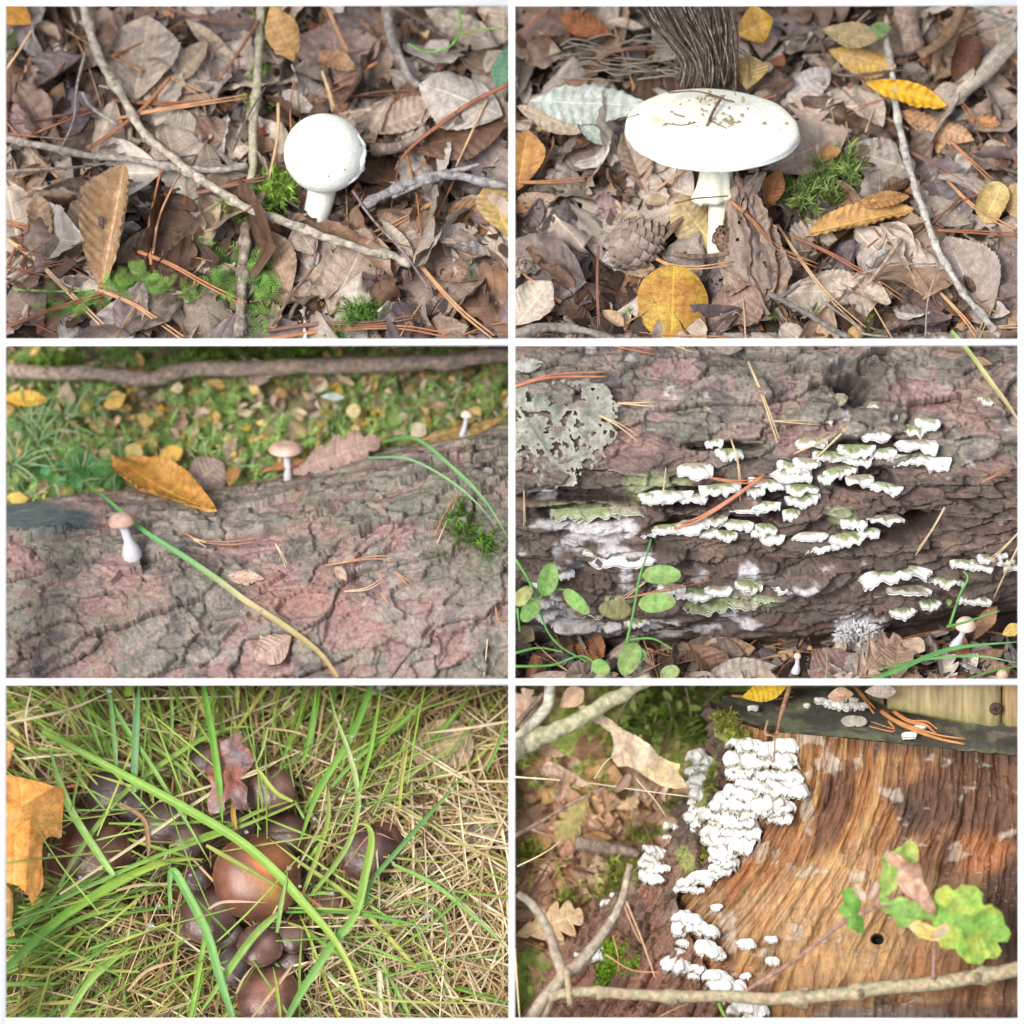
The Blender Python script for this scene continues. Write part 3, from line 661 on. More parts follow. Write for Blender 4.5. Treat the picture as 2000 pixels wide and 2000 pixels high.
twig(p1, [(985, 20, .35), (975, 180, .35), (970, 330, .35), (955, 480, .35), (950, 660, .3), (935, 800, .25)], .085, .085, 'upright pale twig with green moss at its top', (.38, .34, .26), (.3, .3, .18), knots=3, seed=9)
twig(p1, [(930, 840, .2), (920, 970, .25), (915, 1120, .3), (900, 1275, .35)], .10, .10, 'dark upright twig rising from the bottom by the moss', (.19, .15, .115), (.36, .31, .25), knots=3, seed=10)
twig(p1, [(1380, 775, .5), (1450, 735, .55), (1550, 690, .6), (1650, 665, .6), (1760, 670, .55), (1925, 710, .55)], .085, .075, 'grey scaly forked twig right of the round mushroom', (.30, .285, .28), (.17, .155, .15), knots=5, seed=12, side=[[(1650, 665, .6), (1740, 640, .6), (1808, 620, .65)], [(1660, 670, .6), (1600, 690, .6), (1480, 745, .5)]])
twig(p1, [(1400, 570, .35), (1500, 555, .4), (1580, 510, .45), (1610, 480, .5)], .09, .07, 'short brown twig touching the right of the mushroom cap', (.26, .2, .16), knots=4, seed=13)
twig(p1, [(1455, 25, .5), (1480, 150, .45), (1530, 260, .4), (1575, 330, .35)], .11, .08, 'dark leaning stick above the pale grey leaf', (.22, .19, .17), (.3, .27, .25), seed=14)
twig(p1, [(1500, 30, .7), (1620, 100, .7), (1750, 175, .65)], .05, .04, 'thin dark stick crossing the pale rotten strip', (.16, .12, .1), seed=15)
twig(p1, [(20, 645, .4), (150, 640, .4), (300, 630, .38), (440, 610, .35)], .035, .025, 'thin grey straight twig under the side twig', (.28, .25, .22), seed=16)
twig(p1, [(310, 350, .5), (350, 410, .5), (440, 470, .5)], .04, .035, 'short bent grey twiglet left of the long twig', (.42, .38, .33), seed=17)
twig(p1, [(320, 200, .5), (290, 330, .5), (280, 450, .45), (235, 550, .4)], .03, .02, 'hair-thin grey shoot on the violet leaf', (.34, .3, .25), seed=18)
twig(p1, [(1190, 910, .6), (1180, 1010, .55), (1100, 1110, .5), (1030, 1230, .4)], .03, .03, 'dark curved leaf stalk over the torn leaf', (.2, .13, .1), seed=19)
twig(p1, [(1330, 720, .5), (1400, 820, .6), (1520, 950, .6), (1620, 1090, .6)], .03, .02, 'thin violet grey stalk right of the twig end', (.26, .2, .2), seed=20)
twig(p1, [(1000, 330, .6), (930, 450, .55), (880, 570, .5)], .02, .015, 'fine dark hooked stalk by the moss tuft', (.14, .11, .1), seed=21)
for k, (pts, cc) in enumerate([([(50, 1090), (200, 1100), (360, 1095)], (.22, .34, .1)), ([(1730, 30, 1.), (1735, 120, 1.), (1690, 180, 1.), (1610, 195, .9), (1540, 165, .8)], (.16, .4, .08)), ([(1730, 130, 1.), (1830, 110, 1.), (1925, 105, 1.)], (.3, .4, .12))]):
    twig(p1, pts, .028, .02, ['straight pale green grass stalk in the bottom corner', 'looping bright green tendril at the top', 'green brown tendril running to the side'][k], cc, cc, name='plant_stalk', cat='plant stalk', seed=30 + k, rough=.05)
NT = [([(640, 295, .6), (540, 410, .6), (430, 500, .6), (330, 570, .5)], 'thick orange needle pair crossing over the long twig'), ([(440, 450, .5), (560, 425, .6), (760, 395, .6), (930, 370, .5)], 'upper long needle pair spread over the twig'),
      ([(420, 380, .5), (620, 395, .5), (800, 390, .5)], 'middle straight needle in the bundle over the twig'), ([(1050, 380, .5), (1045, 520, .6), (1010, 690, .5)], 'upright orange needle pair left of the mushroom cap'),
      ([(745, 730, .7), (880, 700, .8), (1000, 680, .7)], 'light orange needle pair lying on the twig knot'), ([(520, 950, .5), (640, 1000, .55), (780, 1080, .6), (925, 1155, .6)], 'long reddish needle pair below the rolled leaf'),
      ([(370, 1095, .5), (500, 1150, .5), (600, 1220, .5), (690, 1285, .5)], 'orange needle pair running off the bottom'), ([(20, 1240, .5), (200, 1170, .5), (395, 1115, .5)], 'orange needle pair low in the corner'),
      ([(20, 900, .4), (130, 980, .45), (230, 1080, .45), (330, 1180, .4), (410, 1260, .4)], 'stack of long needles beside the folded leaf'), ([(20, 1075, .5), (120, 1020, .5), (265, 990, .5)], 'yellowish needle reaching the folded leaf'),
      ([(570, 1000, .5), (560, 860, .6), (605, 640, .6)], 'upright dark red needle pair below the twig'), ([(575, 960, .5), (600, 820, .6), (675, 660, .6)], 'second red needle leaning beside the first'),
      ([(1925, 315, 1.), (1780, 390, .9), (1650, 480, .8), (1550, 560, .6), (1490, 640, .5)], 'very long needle pair arching over the pale leaf'), ([(1840, 370, .8), (1780, 500, .7), (1720, 630, .6)], 'needle pair hanging down by the pale grey leaf'),
      ([(1000, 1250, .4), (1200, 1225, .45), (1400, 1225, .45), (1570, 1200, .4)], 'long orange needle pair along the bottom'), ([(1010, 1280, .4), (1250, 1250, .4), (1500, 1240, .4), (1700, 1275, .4)], 'second orange needle pair along the bottom edge'),
      ([(1560, 970, .5), (1640, 1070, .5), (1740, 1180, .5), (1860, 1280, .5)], 'yellow tan needle pair in the lower side corner'), ([(975, 80, .7), (900, 200, .7), (820, 310, .6)], 'brown needle left of the mossy twig'),
      ([(135, 90, .6), (80, 180, .6), (20, 270, .5)], 'brown needle in the top corner'), ([(620, 30, .6), (800, 80, .6), (960, 90, .6)], 'orange needle pair across the top'), ([(20, 840, .4), (110, 865, .4)], 'short tan needle at the side'),
      ([(1230, 20, .6), (1290, 160, .6), (1310, 210, .6)], 'long blurred needle on the mauve leaf'), ([(30, 1000, .3), (80, 880, .3)], 'dark needle at the side'), ([(1215, 270, .5), (1240, 350, .5), (1255, 420, .5)], 'brown stalk-like needle above the mushroom cap')]
for i, (pts, lb) in enumerate(NT): traced_needle(p1, pts, lb, NEEDLE_COL[i % 5], r=.032 if i % 4 else .04)
needles(p1, 45, (-40, 0, 1930, 1300), (1.0, 2.2), 'pine needles around the round mushroom', h=(.2, .5))
for i, (bl, n, sz, lb) in enumerate([([(1010, 730, 90, 60), (1060, 700, 40, 50), (900, 790, 40, 40)], 260, (.18, .34), 'bright green moss cushion left of the mushroom stem'),
      ([(900, 1020, 70, 30), (960, 1100, 60, 80), (990, 1180, 40, 50), (960, 1000, 30, 30)], 60, (.3, .6), 'feathery green moss fronds beside the dark upright twig'),
      ([(740, 1140, 50, 30), (820, 1090, 40, 30)], 26, (.25, .45), 'small feathery moss between bark lump and needles'),
      ([(430, 1085, 70, 30), (580, 1080, 60, 25), (530, 1050, 30, 20)], 60, (.22, .42), 'feathery moss at the foot of the folded leaf'),
      ([(300, 1150, 60, 25), (220, 1155, 50, 12)], 30, (.25, .45), 'flat moss frond pointing to the corner'),
      ([(1360, 1180, 60, 35)], 80, (.16, .32), 'round green moss tuft below the torn leaf'), ([(970, 380, 50, 25), (975, 265, 18, 18)], 50, (.12, .24), 'little moss tufts on the mossy upright twig'),
      ([(1015, 100, 30, 80)], 110, (.14, .26), 'dull moss sleeve around the top of the upright twig'), ([(1270, 1270, 30, 12)], 20, (.14, .24), 'moss speck at the bottom edge'), ([(775, 910, 16, 30)], 14, (.12, .22), 'tiny moss sprig on the rolled leaf'),
      ([(40, 150, 25, 30)], 25, (.15, .25), 'mossy speck in the top corner'), ([(1780, 1010, 25, 50)], 50, (.08, .16), 'blue green moss wisp on the brown leaf')]):
    moss(p1, bl, int(n * 1.3), sz, lb, h=.4, spiky=i in (0, 5, 6, 7, 8), color=[(.32, .52, .10), (.20, .42, .09), (.18, .38, .08), (.24, .46, .10), (.24, .44, .10), (.14, .34, .06), (.26, .44, .08), (.2, .25, .04), (.12, .34, .05), (.16, .38, .08), (.1, .18, .05), (.1, .17, .13)][i])
# the mushroom
def ball(V):
    c = np.tile(np.array([.86, .90, .80]), (len(V), 1)); k = np.exp(-((V[:, 0] + .62) ** 2 + (V[:, 1] + .5) ** 2 + (V[:, 2] - .18) ** 2) / .02)[:, None]
    return c * (1 - .6 * k) + np.array([.7, .45, .2]) * .6 * k
bt = p1.pt(1178, 868, -.2); U1 = p1.U; ctr = p1.pt(1220, 600, 1.0); ctr = p1.ptz(1246, 572, ctr.z); ctr += Vector((0, .30, 0))
stem_top = ctr - U1 * .25 + Vector((-.12, -.35, 0)); a = np.linspace(0, math.pi, 30)
prof = [(max(.001, .80 * math.sin(t) * (1 - .06 * (t > 1.6) * (t - 1.6))), .80 * -math.cos(t) + .35) for t in a]
mr, Mx = mushroom(U1, bt, stem_top, [(r, z - .05) for r, z in prof], [(.25, 0), (.26, .2), (.275, .45), (.30, .75), (.38, 1.)], 'round white unopened mushroom on a short stem beside the twig', ball, (.80, .82, .74), mcap=M_FUNGC, wob=.01, capn=72)
cap = [c for c in mr.children if c.name.startswith('cap')][0]
# torn veil edge: a ragged welt down the right side of the cap
_c = np.array([tuple(v.co) for v in cap.data.vertices]); c0 = Vector((_c.max(0) + _c.min(0)) / 2) + mr.location
C_ = []
for i in range(31):
    th = -.95 + 1.45 * i / 30; ph = .18 + .10 * math.sin(i * .5); C_.append(c0 + .775 * Vector((math.cos(th) * math.cos(ph), math.sin(th), math.sin(ph) * math.cos(th))))
V, F = tube_geo([tuple(c) for c in C_], .075 * np.sin(np.linspace(.15, math.pi - .1, 31)) ** .5, 10, .5, 3); child('veil_flap', new_mesh('veil_flap', V, F, M_FUNGC, col=(.84, .88, .78)), mr)
rs = np.random.RandomState(2)
for (zx, zy) in ((1197, 545), (1362, 545), (1300, 640), (1240, 665), (1180, 610), (1318, 676)):
    w_ = p1.ptz(zx, zy, c0.z + .6); r2 = .8 ** 2 - (w_.x - c0.x) ** 2 - (w_.y - c0.y) ** 2; w_.z = c0.z + math.sqrt(max(.01, r2)); V, F = lathe_geo([(.001, .012), (.016, .006), (.012, -.02)], 7, .4, 1); child('soil_speck', new_mesh('soil_speck', V + np.array(w_), F[:, ::-1], M_ATTR, col=(.12, .1, .06)), mr)
# ================================================================== plot 2: broad flat white mushroom with debris on its cap
PANEL[0] = 'p2'
p2 = Panel(1000, 0, 66, -1.0)
p2.land = [(752, 490, 'the broad white mushroom'), (470, 920, 'the pine cone'), (600, 1140, 'the round yellow leaf'), (1290, 830, 'the curled ochre leaf'), (1180, 700, 'the spiky moss tuft'), (700, 170, 'the hanging root bundle'), (1780, 250, 'the big rolled leaf'),
           (1500, 340, 'the bright yellow leaf'), (1600, 900, 'the pale knotty twig'), (1830, 760, 'the holed yellow leaf'), (250, 430, 'the whitish green leaf'), (1800, 1000, 'the grey leaf pair'), (80, 1080, 'the cream curled leaf'), (1250, 1080, 'the crumpled pale leaf'), (200, 90, 'the rusty top leaf')]
ground(p2, (13, -70, 2050, 1310), 'dark humus under the leaf litter of the broad mushroom', (.045, .03, .02), (.11, .075, .05))
litter(p2, 2800, (15, -50, 2000, 1300), LIT_SHADE + NEEDLE_COL, 'leaf crumbs and broken needles around the broad white mushroom')
LIT2 = LIT + [PALE, GREY, (.44, .36, .3)]
_sk = lambda x, y: (x - 800) ** 2 / 250 ** 2 + (y - 850) ** 2 / 140 ** 2 < 1
scatter_leaves(p2, 100, (15, -60, 2010, 1330), LIT2, (1.1, 2.1), 'fallen leaves around the broad mushroom', hmax=.25, skip=_sk)
scatter_leaves(p2, 210, (15, -60, 2010, 1330), LIT2, (.45, 1.1), '', hmax=.22, tilt=55, joined=True, skip=_sk)
joined_flush('small torn leaves heaped between the larger ones around the broad mushroom')
PL = lambda *a, **k: place_leaf(p2, *a, **k)
OCH = (.52, .29, .10); OCH2 = (.60, .38, .14); YB = (.72, .42, .03)
PL('round', (600, 1300), (610, 1000), .92, 'round golden yellow leaf with brown flecks standing in front at the bottom', (.50, .32, .04), (.40, .17, .03), hb=.2, ht=.85, ct=-.35, ripple=.04, pleat=.04, serr=0, ns=60, nt=24, stem=0)
PL('oval', (1070, 890), (1520, 785), .34, 'long curled ochre hornbeam leaf with a bright rim right of the moss', OCH, OCH2, hb=.3, ht=.65, ct=1.1, pleat=.3, nv=14, roll=-20, stem=.1)
PL('oval', (1290, 770), (1500, 740), .5, 'small rust brown half of the curled ochre leaf behind it', (.36, .18, .07), (.45, .26, .1), hb=.55, ht=.8, roll=-30, stem=0, pleat=.2)
PL('oval', (1335, 310), (1640, 400), .33, 'bright yellow leaf with a wavy rim above the brown striped leaf', YB, (.68, .36, .02), hb=.75, ht=.6, ct=.7, ripple=.06, stem=0, pleat=.2)
PL('oval', (1455, 420), (1745, 530), .33, 'brown striped folded leaf under the bright yellow leaf', (.44, .24, .12), (.58, .38, .24), hb=.5, ht=.4, ct=-.9, pleat=.35, nv=13, stem=0)
PL('oval', (1195, 190), (1450, 255), .5, 'ochre yellow folded leaf near the top middle', (.55, .36, .16), (.6, .38, .05), hb=.6, ht=.7, ct=-1.0, pleat=.25, nv=10, stem=0)
PL('oval', (1170, 110), (1380, 150), .5, 'dull tan green leaf behind the ochre folded leaf', (.42, .32, .17), hb=.6, ht=.9, stem=0)
PL('oval', (1320, 130), (1430, 105), .6, 'small living green leaf at the top', (.22, .33, .12), hb=.8, ht=.9, stem=0, m=M_GREEN)
PL('oval', (850, 130), (985, 70), .85, 'orange yellow upright leaf right of the root bundle', (.60, .37, .12), (.62, .36, .03), hb=.5, ht=1.0, fold=25, pleat=.2, stem=0, roll=20)
PL('oval', (885, 340), (900, 210), 1.0, 'dull yellow leaf standing behind the white cap', (.50, .36, .12), (.42, .3, .14), hb=.5, ht=1.0, stem=0, pleat=.2)
PL('oval', (940, 220), (955, 110), .9, 'pinkish brown leaf below the orange yellow one', (.38, .27, .22), hb=.5, ht=.7, stem=0)
PL('oval', (380, 130), (180, 60), .5, 'rusty orange brown leaf in the upper corner', (.33, .12, .04), (.22, .08, .03), hb=.5, ht=.6, stem=0)
PL('oval', (500, 105), (360, 80), .35, 'pale strip leaf beside the rusty top leaf', (.5, .4, .32), hb=.6, ht=.6, ct=.8, stem=0)
PL('lance', (1620, 400), (1925, 110), .38, 'big rolled beige leaf with dark open end at the upper side', (.46, .40, .33), (.38, .32, .26), hb=.5, ht=1.1, ct=-2.2, ripple=.03, pleat=.03, stem=0, ns=70)
PL('round', (1690, 330), (1740, 130), .7, 'dark red brown curl inside the big rolled leaf', (.12, .05, .03), hb=.5, ht=.9, ct=1.3, stem=0)
PL('oval', (1660, 430), (1630, 310), .9, 'shiny grey beige leaf at the mouth of the rolled leaf', (.38, .31, .25), hb=.4, ht=.8, ct=-.6, stem=0, m=M_WET)
PL('oval', (20, 400), (260, 500), .4, 'beige leaf joined to the whitish green leaf', (.46, .37, .27), hb=.6, ht=.6, ct=.3, stem=0)
PL('lance', (60, 380), (520, 400), .36, 'long whitish green rippled leaf left of the cap', (.46, .52, .47), (.52, .56, .52), hb=.6, ht=.75, ct=-.5, ripple=.06, pleat=.3, nv=12, stem=0)
PL('oval', (250, 460), (350, 545), .5, 'whitish green pointed flap under the long one', (.42, .48, .43), hb=.55, ht=.5, ct=.5, stem=0)
PL('oval', (20, 720), (60, 490), .7, 'orange brown leaf half in view at the side', (.46, .25, .08), (.36, .18, .07), hb=.3, ht=.8, fold=30, pleat=.25, stem=0)
PL('ovate', (150, 600), (370, 560), .65, 'flat grey brown leaf under the whitish green leaf', (.27, .21, .17), hb=.15, ht=.2, stem=0)
PL('oval', (510, 730), (420, 500), .55, 'pale brown serrated leaf tucked under the cap', (.47, .35, .27), (.4, .28, .2), hb=.25, ht=.6, fold=15, pleat=.2, roll=20, stem=0)
PL('round', (760, 930), (620, 750), .75, 'yellow beige leaf with toothed rim behind the stem', (.54, .42, .22), (.5, .37, .2), hb=.25, ht=.75, ct=-.5, pleat=.15, nv=10, serr=22, stem=0)
PL('oval', (600, 760), (500, 760), .6, 'folded tan leaf tip touching the stem from the side', (.43, .33, .22), hb=.4, ht=.4, ct=1.0, stem=0)
PL('redoak', (1120, 520), (1130, 350), 1.0, 'pale pinkish lobed leaf right of the cap', (.50, .38, .30), (.44, .34, .28), hb=.3, ht=.5, stem=0)
PL('ovate', (960, 640), (1270, 490), .62, 'broad pinkish beige leaf right of the cap', (.42, .32, .26), (.37, .29, .24), hb=.25, ht=.4, fold=10, pleat=.1, stem=.2)
PL('ovate', (1540, 650), (1250, 560), .6, 'flat grey leaf crossed by the pale twig', (.34, .29, .25), (.4, .35, .3), hb=.2, ht=.25, stem=0)
PL('ovate', (1500, 760), (1750, 840), .45, 'flat grey beige leaf below the crossing twig', (.36, .30, .25), hb=.2, ht=.25, stem=0)
PL('oak', (1860, 640), (1620, 540), .6, 'brown lobed leaf flat on the litter at the side', (.24, .17, .14), hb=.15, ht=.2, stem=.2)
PL('oval', (1140, 610), (1240, 560), .6, 'small orange brown curl above the moss tuft', (.48, .26, .1), hb=.4, ht=.6, ct=.9, stem=0)
PL('oak', (1720, 450), (1840, 470), .55, 'small orange brown lobed leaf at the side', (.42, .2, .08), hb=.4, ht=.5, stem=.2, ct=.4)
PL('round', (1780, 840), (1850, 690), .95, 'pale yellow curled leaf with a dark hole at the side', (.60, .45, .20), (.5, .38, .15), hb=.3, ht=.8, ct=1.3, stem=0, serr=0)
PL('round', (1925, 830), (1900, 690), .8, 'tan outer half of the curled yellow leaf', (.48, .33, .16), hb=.4, ht=.8, ct=-.8, stem=0, serr=0)
PL('ovate', (1790, 1230), (1640, 890), .72, 'large grey leaf with pale ribs in the lower side', (.34, .28, .24), (.4, .33, .28), hb=.15, ht=.4, fold=18, pleat=.14, nv=9, stem=0, roll=-16)
PL('ovate', (1840, 1180), (1925, 890), .6, 'dark shining half of leaf beside the large grey leaf', (.16, .12, .11), (.2, .15, .14), hb=.15, ht=.4, fold=-8, pleat=.16, m=M_WET, stem=0)
PL('ovate', (10, 1230), (150, 1060), .8, 'cream white leaf with brown curled rim in the lower corner', (.56, .49, .40), (.5, .42, .33), hb=.2, ht=.6, ct=.7, ripple=.08, pleat=.12, stem=0)
PL('ovate', (740, 1200), (960, 1080), .8, 'purplish brown toothed leaf hanging below the shredded wood', (.26, .16, .12), (.32, .22, .17), hb=.3, ht=.55, fold=-12, pleat=.12, stem=0, ns=70)
PL('oval', (1000, 1100), (1440, 1110), .38, 'crumpled pale beige leaf right of the shredded wood', (.44, .37, .30), (.5, .42, .33), hb=.3, ht=.4, ripple=.17, pleat=.2, ct=.7, ns=80, nt=24, stem=0)
PL('oval', (1210, 1050), (1430, 1140), .5, 'curled cream edge of the crumpled pale leaf', (.55, .46, .36), hb=.5, ht=.45, ct=1.2, ripple=.12, stem=0)
PL('round', (1010, 1230), (1100, 1290), .8, 'small pale crinkled scrap at the bottom', (.45, .38, .32), hb=.35, ht=.35, ripple=.12, stem=0)
PL('ovate', (100, 930), (330, 900), .75, 'dark mauve brown leaf beside the pine cone', (.20, .15, .15), (.27, .2, .18), hb=.15, ht=.25, stem=0, m=M_WET)
PL('ovate', (250, 820), (440, 760), .7, 'pinkish mauve leaf above the pine cone', (.32, .23, .22), hb=.15, ht=.2, stem=0)
PL('ovate', (1500, 1180), (1640, 1270), .8, 'dark violet brown flat leaf at the bottom right of the thin stalk', (.16, .12, .13), hb=.12, ht=.15, stem=0, m=M_WET)
PL('oval', (960, 790), (1010, 640), .5, 'rust orange leaf behind the shredded wood', (.38, .16, .06), hb=.4, ht=.9, stem=0)
PL('oval', (340, 1170), (420, 1230), .6, 'small tan curl left of the round yellow leaf', (.46, .32, .2), hb=.3, ht=.4, ct=1.2, stem=0)
PL('oval', (430, 1030), (540, 1010), .5, 'tan crumpled leaf bit above the round yellow leaf', (.36, .26, .18), hb=.3, ht=.4, ripple=.2, stem=0)
PL('round', (400, 450), (250, 310), .8, 'tan curved leaf above the whitish green leaf', (.4, .31, .22), hb=.35, ht=.5, stem=0)
PL('oval', (1030, 390), (1200, 260), .55, 'mottled white leaf in the middle upper litter', (.48, .43, .40), hb=.35, ht=.4, decay=.25, stem=0)
PL('ovate', (1310, 340), (1400, 480), .6, 'beige cupped leaf left of the striped leaf', (.42, .34, .28), hb=.35, ht=.4, ct=.8, stem=0)
# shredded wood / dead leaf column leaning on the stem
def shred(pts, w, seed, col, label, thick=.05):
    C = spline([tuple(p2.pt(*q)) for q in pts], 40); n = 40; V = []; m = 14; Cc = []
    for i in range(n + 1):
        wi = np.interp(i / n, np.linspace(0, 1, len(w)), w)
        for j in range(m + 1):
            t = j / m * 2 - 1; x = t * wi * (1 + .25 * float(fbm(i * .3, 3 + t, seed))); z = .30 * wi * (1 - t * t) * 2 + .22 * float(fbm(i * .16, t * 5, seed + 2, 4)) 
            V.append(C[i] + np.array([x, 0, 0]) + np.array(p2.U) * 0 + np.array([0, 0, z])); q = .75 + .5 * float(fbm(i * .1, t * 7, seed + 5, 3)); Cc.append(np.array(col) * q)
    F = grid_faces(n, m); k = np.array([float(fbm(f[0] // (m + 1) * .25, (f[0] % (m + 1)) * .6, seed + 8, 3)) for f in F]); F = F[k < .62]
    return obj('bark_shred', new_mesh('bark_shred', V, F, M_ATTR, col=Cc), None, label, 'bark strip')
shred([(930, 650, 1.4), (880, 720, 1.2), (860, 800, 1.05), (890, 900, .8), (900, 1000, .6), (950, 1090, .5)], [.18, .28, .3, .42, .5, .2], 3, (.34, .26, .21), 'grey brown shredded bark column leaning on the white stem')
shred([(840, 660, 1.5), (880, 660, 1.45), (950, 640, 1.4)], [.05, .12, .05], 9, (.12, .06, .05), 'dark purple crumb right under the white cap')
shred([(960, 900, .8), (1000, 960, .6), (1060, 1020, .4)], [.1, .3, .1], 12, (.38, .31, .26), 'frayed pale bark strip beside the shredded column')
shred([(800, 850, .9), (790, 900, .7), (830, 960, .5)], [.1, .2, .2], 17, (.28, .18, .12), 'brown shred in front of the stem foot')
for a_ in [('oval', (960, 1190), (880, 690), .36, 'tall curled grey brown dead leaf clasping the white stem on its right', (.36, .28, .23), (.26, .18, .13), .3, 1.3, 1.3, 20), ('ovate', (1010, 1150), (940, 780), .5, 'crumpled brown leaf standing behind the shredded bark column', (.32, .22, .16), (.4, .31, .25), .2, 1.0, .9, -25), ('oval', (860, 1120), (840, 870), .6, 'torn pale brown leaf in front of the stem foot', (.44, .35, .28), (.34, .25, .18), .3, .7, -.9, 12), ('lance', (900, 900), (850, 640), .3, 'narrow folded brown leaf touching the white cap from below', (.3, .2, .15), (.4, .3, .24), .8, 1.5, 1.2, 0)]:
    PL(a_[0], a_[1], a_[2], a_[3], a_[4], a_[5], a_[6], hb=a_[7], ht=a_[8], ct=a_[9], roll=a_[10], ripple=.11, pleat=.2, stem=0, ns=70, nt=22, ctg=.5)
# pine cone
pc = empty('pine_cone', p2.pt(475, 920, .4), 'closed grey brown pine cone lying left of the mushroom stem', 'pine cone')
axis = (p2.pt(580, 870, .55) - p2.pt(365, 965, .4)); Lc = axis.length * 1.02; axis.normalize(); Mc = frame_mat(p2.pt(365, 965, .42), axis, p2.U)
Vc, Fc = lathe_geo([(.01, 0), (.22, .08), (.38, .3), (.42, .5), (.36, .8), (.2, 1.02), (.02, Lc)], 20)
child('core', new_mesh('core', (np.array(Mc.to_3x3()) @ Vc.T).T + np.array(Mc.translation), Fc, M_ATTR, col=(.06, .04, .03)), pc)
ms_ = None; k = 0
for i in range(90):
    s = (i + .5) / 90; a = i * 2.39996; rr = .44 * math.sin(math.pi * min(.97, s * .86 + .12)) ** .7; z = s * Lc * .95
    q = .13 * (.6 + .6 * math.sin(math.pi * s)) 
    Vs = np.array([(-1, -.7, 0), (0, -1, .12), (1, -.7, 0), (.9, .5, .1), (0, 1.0, .3), (-.9, .5, .1), (0, .1, .55), (-1, -.7, -.6), (1, -.7, -.6), (.9, .5, -.6), (-.9, .5, -.6)]) * q
    Fs = [[0, 1, 6], [1, 2, 6], [2, 3, 6], [3, 4, 6], [4, 5, 6], [5, 0, 6], [0, 7, 8, 2], [2, 8, 9, 3], [5, 10, 7, 0]]
    o3 = np.array([math.cos(a), math.sin(a), 0]); tz = np.array([0, 0, 1.]); tx = np.cross(tz, o3); B = np.stack([tx, tz * .9 + o3 * .25, o3], 1)
    W = (B @ Vs.T).T + o3 * rr + tz * z; W = (np.array(Mc.to_3x3()) @ W.T).T + np.array(Mc.translation)
    if W[:, 2].mean() < Mc.translation.z - .15: continue
    child('cone_scale', new_mesh('cone_scale', W, Fs, M_ATTR, col=np.array((.24, .185, .15)) * (.7 + .6 * random.random()), smooth=False), pc)
# the mushroom
U2 = Vector((0, math.cos(rad(30)), math.sin(rad(30)))); b2 = p2.pt(775, 950, .1); t2 = p2.ptz(752, 478, b2.z + 1.0)
prof = [(.02, .17), (.5, .19), (.9, .18), (1.25, .13), (1.5, .09), (1.62, .05), (1.68, -.01), (1.69, -.10), (1.64, -.16), (.9, -.08), (.2, -.08)]
def capc(V):
    c = np.tile(np.array([.86, .89, .80]), (len(V), 1)); k = sstep(-.02, -.10, V[:, 2])[:, None]; c = c * (1 - k) + np.array((.66, .70, .62)) * (1 + .2 * fbm(np.arctan2(V[:, 1], V[:, 0]) * 22, V[:, 2] * 3, 5, 3))[:, None] * k; k = (.30 * sstep(.1, .6, fbm(V[:, 0] * 2.2, V[:, 1] * 2.2, 14, 4)))[:, None]; c = c * (1 - k) + np.array((.78, .70, .52)) * k
    s = sstep(.35, .6, fbm(V[:, 0] * 3, V[:, 1] * 3, 4, 3)) * (np.hypot(V[:, 0] + .6, V[:, 1] + .2) < .6); return c * (1 - .25 * s[:, None] * np.array([0.3, .8, 2.]))
P_ = spline([(a, b, 0) for a, b in prof], 44)[:, :2]
m2, Mx2 = mushroom(U2, b2, t2, P_, [(.25, 0), (.22, .2), (.22, .5), (.29, .7), (.36, .85), (.38, 1.0)], 'broad flat white mushroom with needles and grit stuck on its cap', capc, (.80, .78, .62), mcap=M_FUNGC, wob=.05, capn=90, tilt=(0, rad(1.5)))
# ring skirt
V, F = lathe_geo([(.30, .62), (.34, .56), (.36, .46), (.38, .34), (.46, .2), (.44, .12), (.42, .14)], 48, .42, 4)
V[:, 0] -= .12 * (V[:, 2] < .5) * (1 - V[:, 2] / .5); V[:, 2] *= 1.35; V[:, 0] *= .92
ax = (t2 - b2).normalized(); Mr = frame_mat(b2 + ax * (t2 - b2).length * .36, ax); child('ring', new_mesh('ring', (np.array(Mr.to_3x3()) @ V.T).T + np.array(Mr.translation), F, M_FUNGUS, col=(.82, .82, .66)), m2)
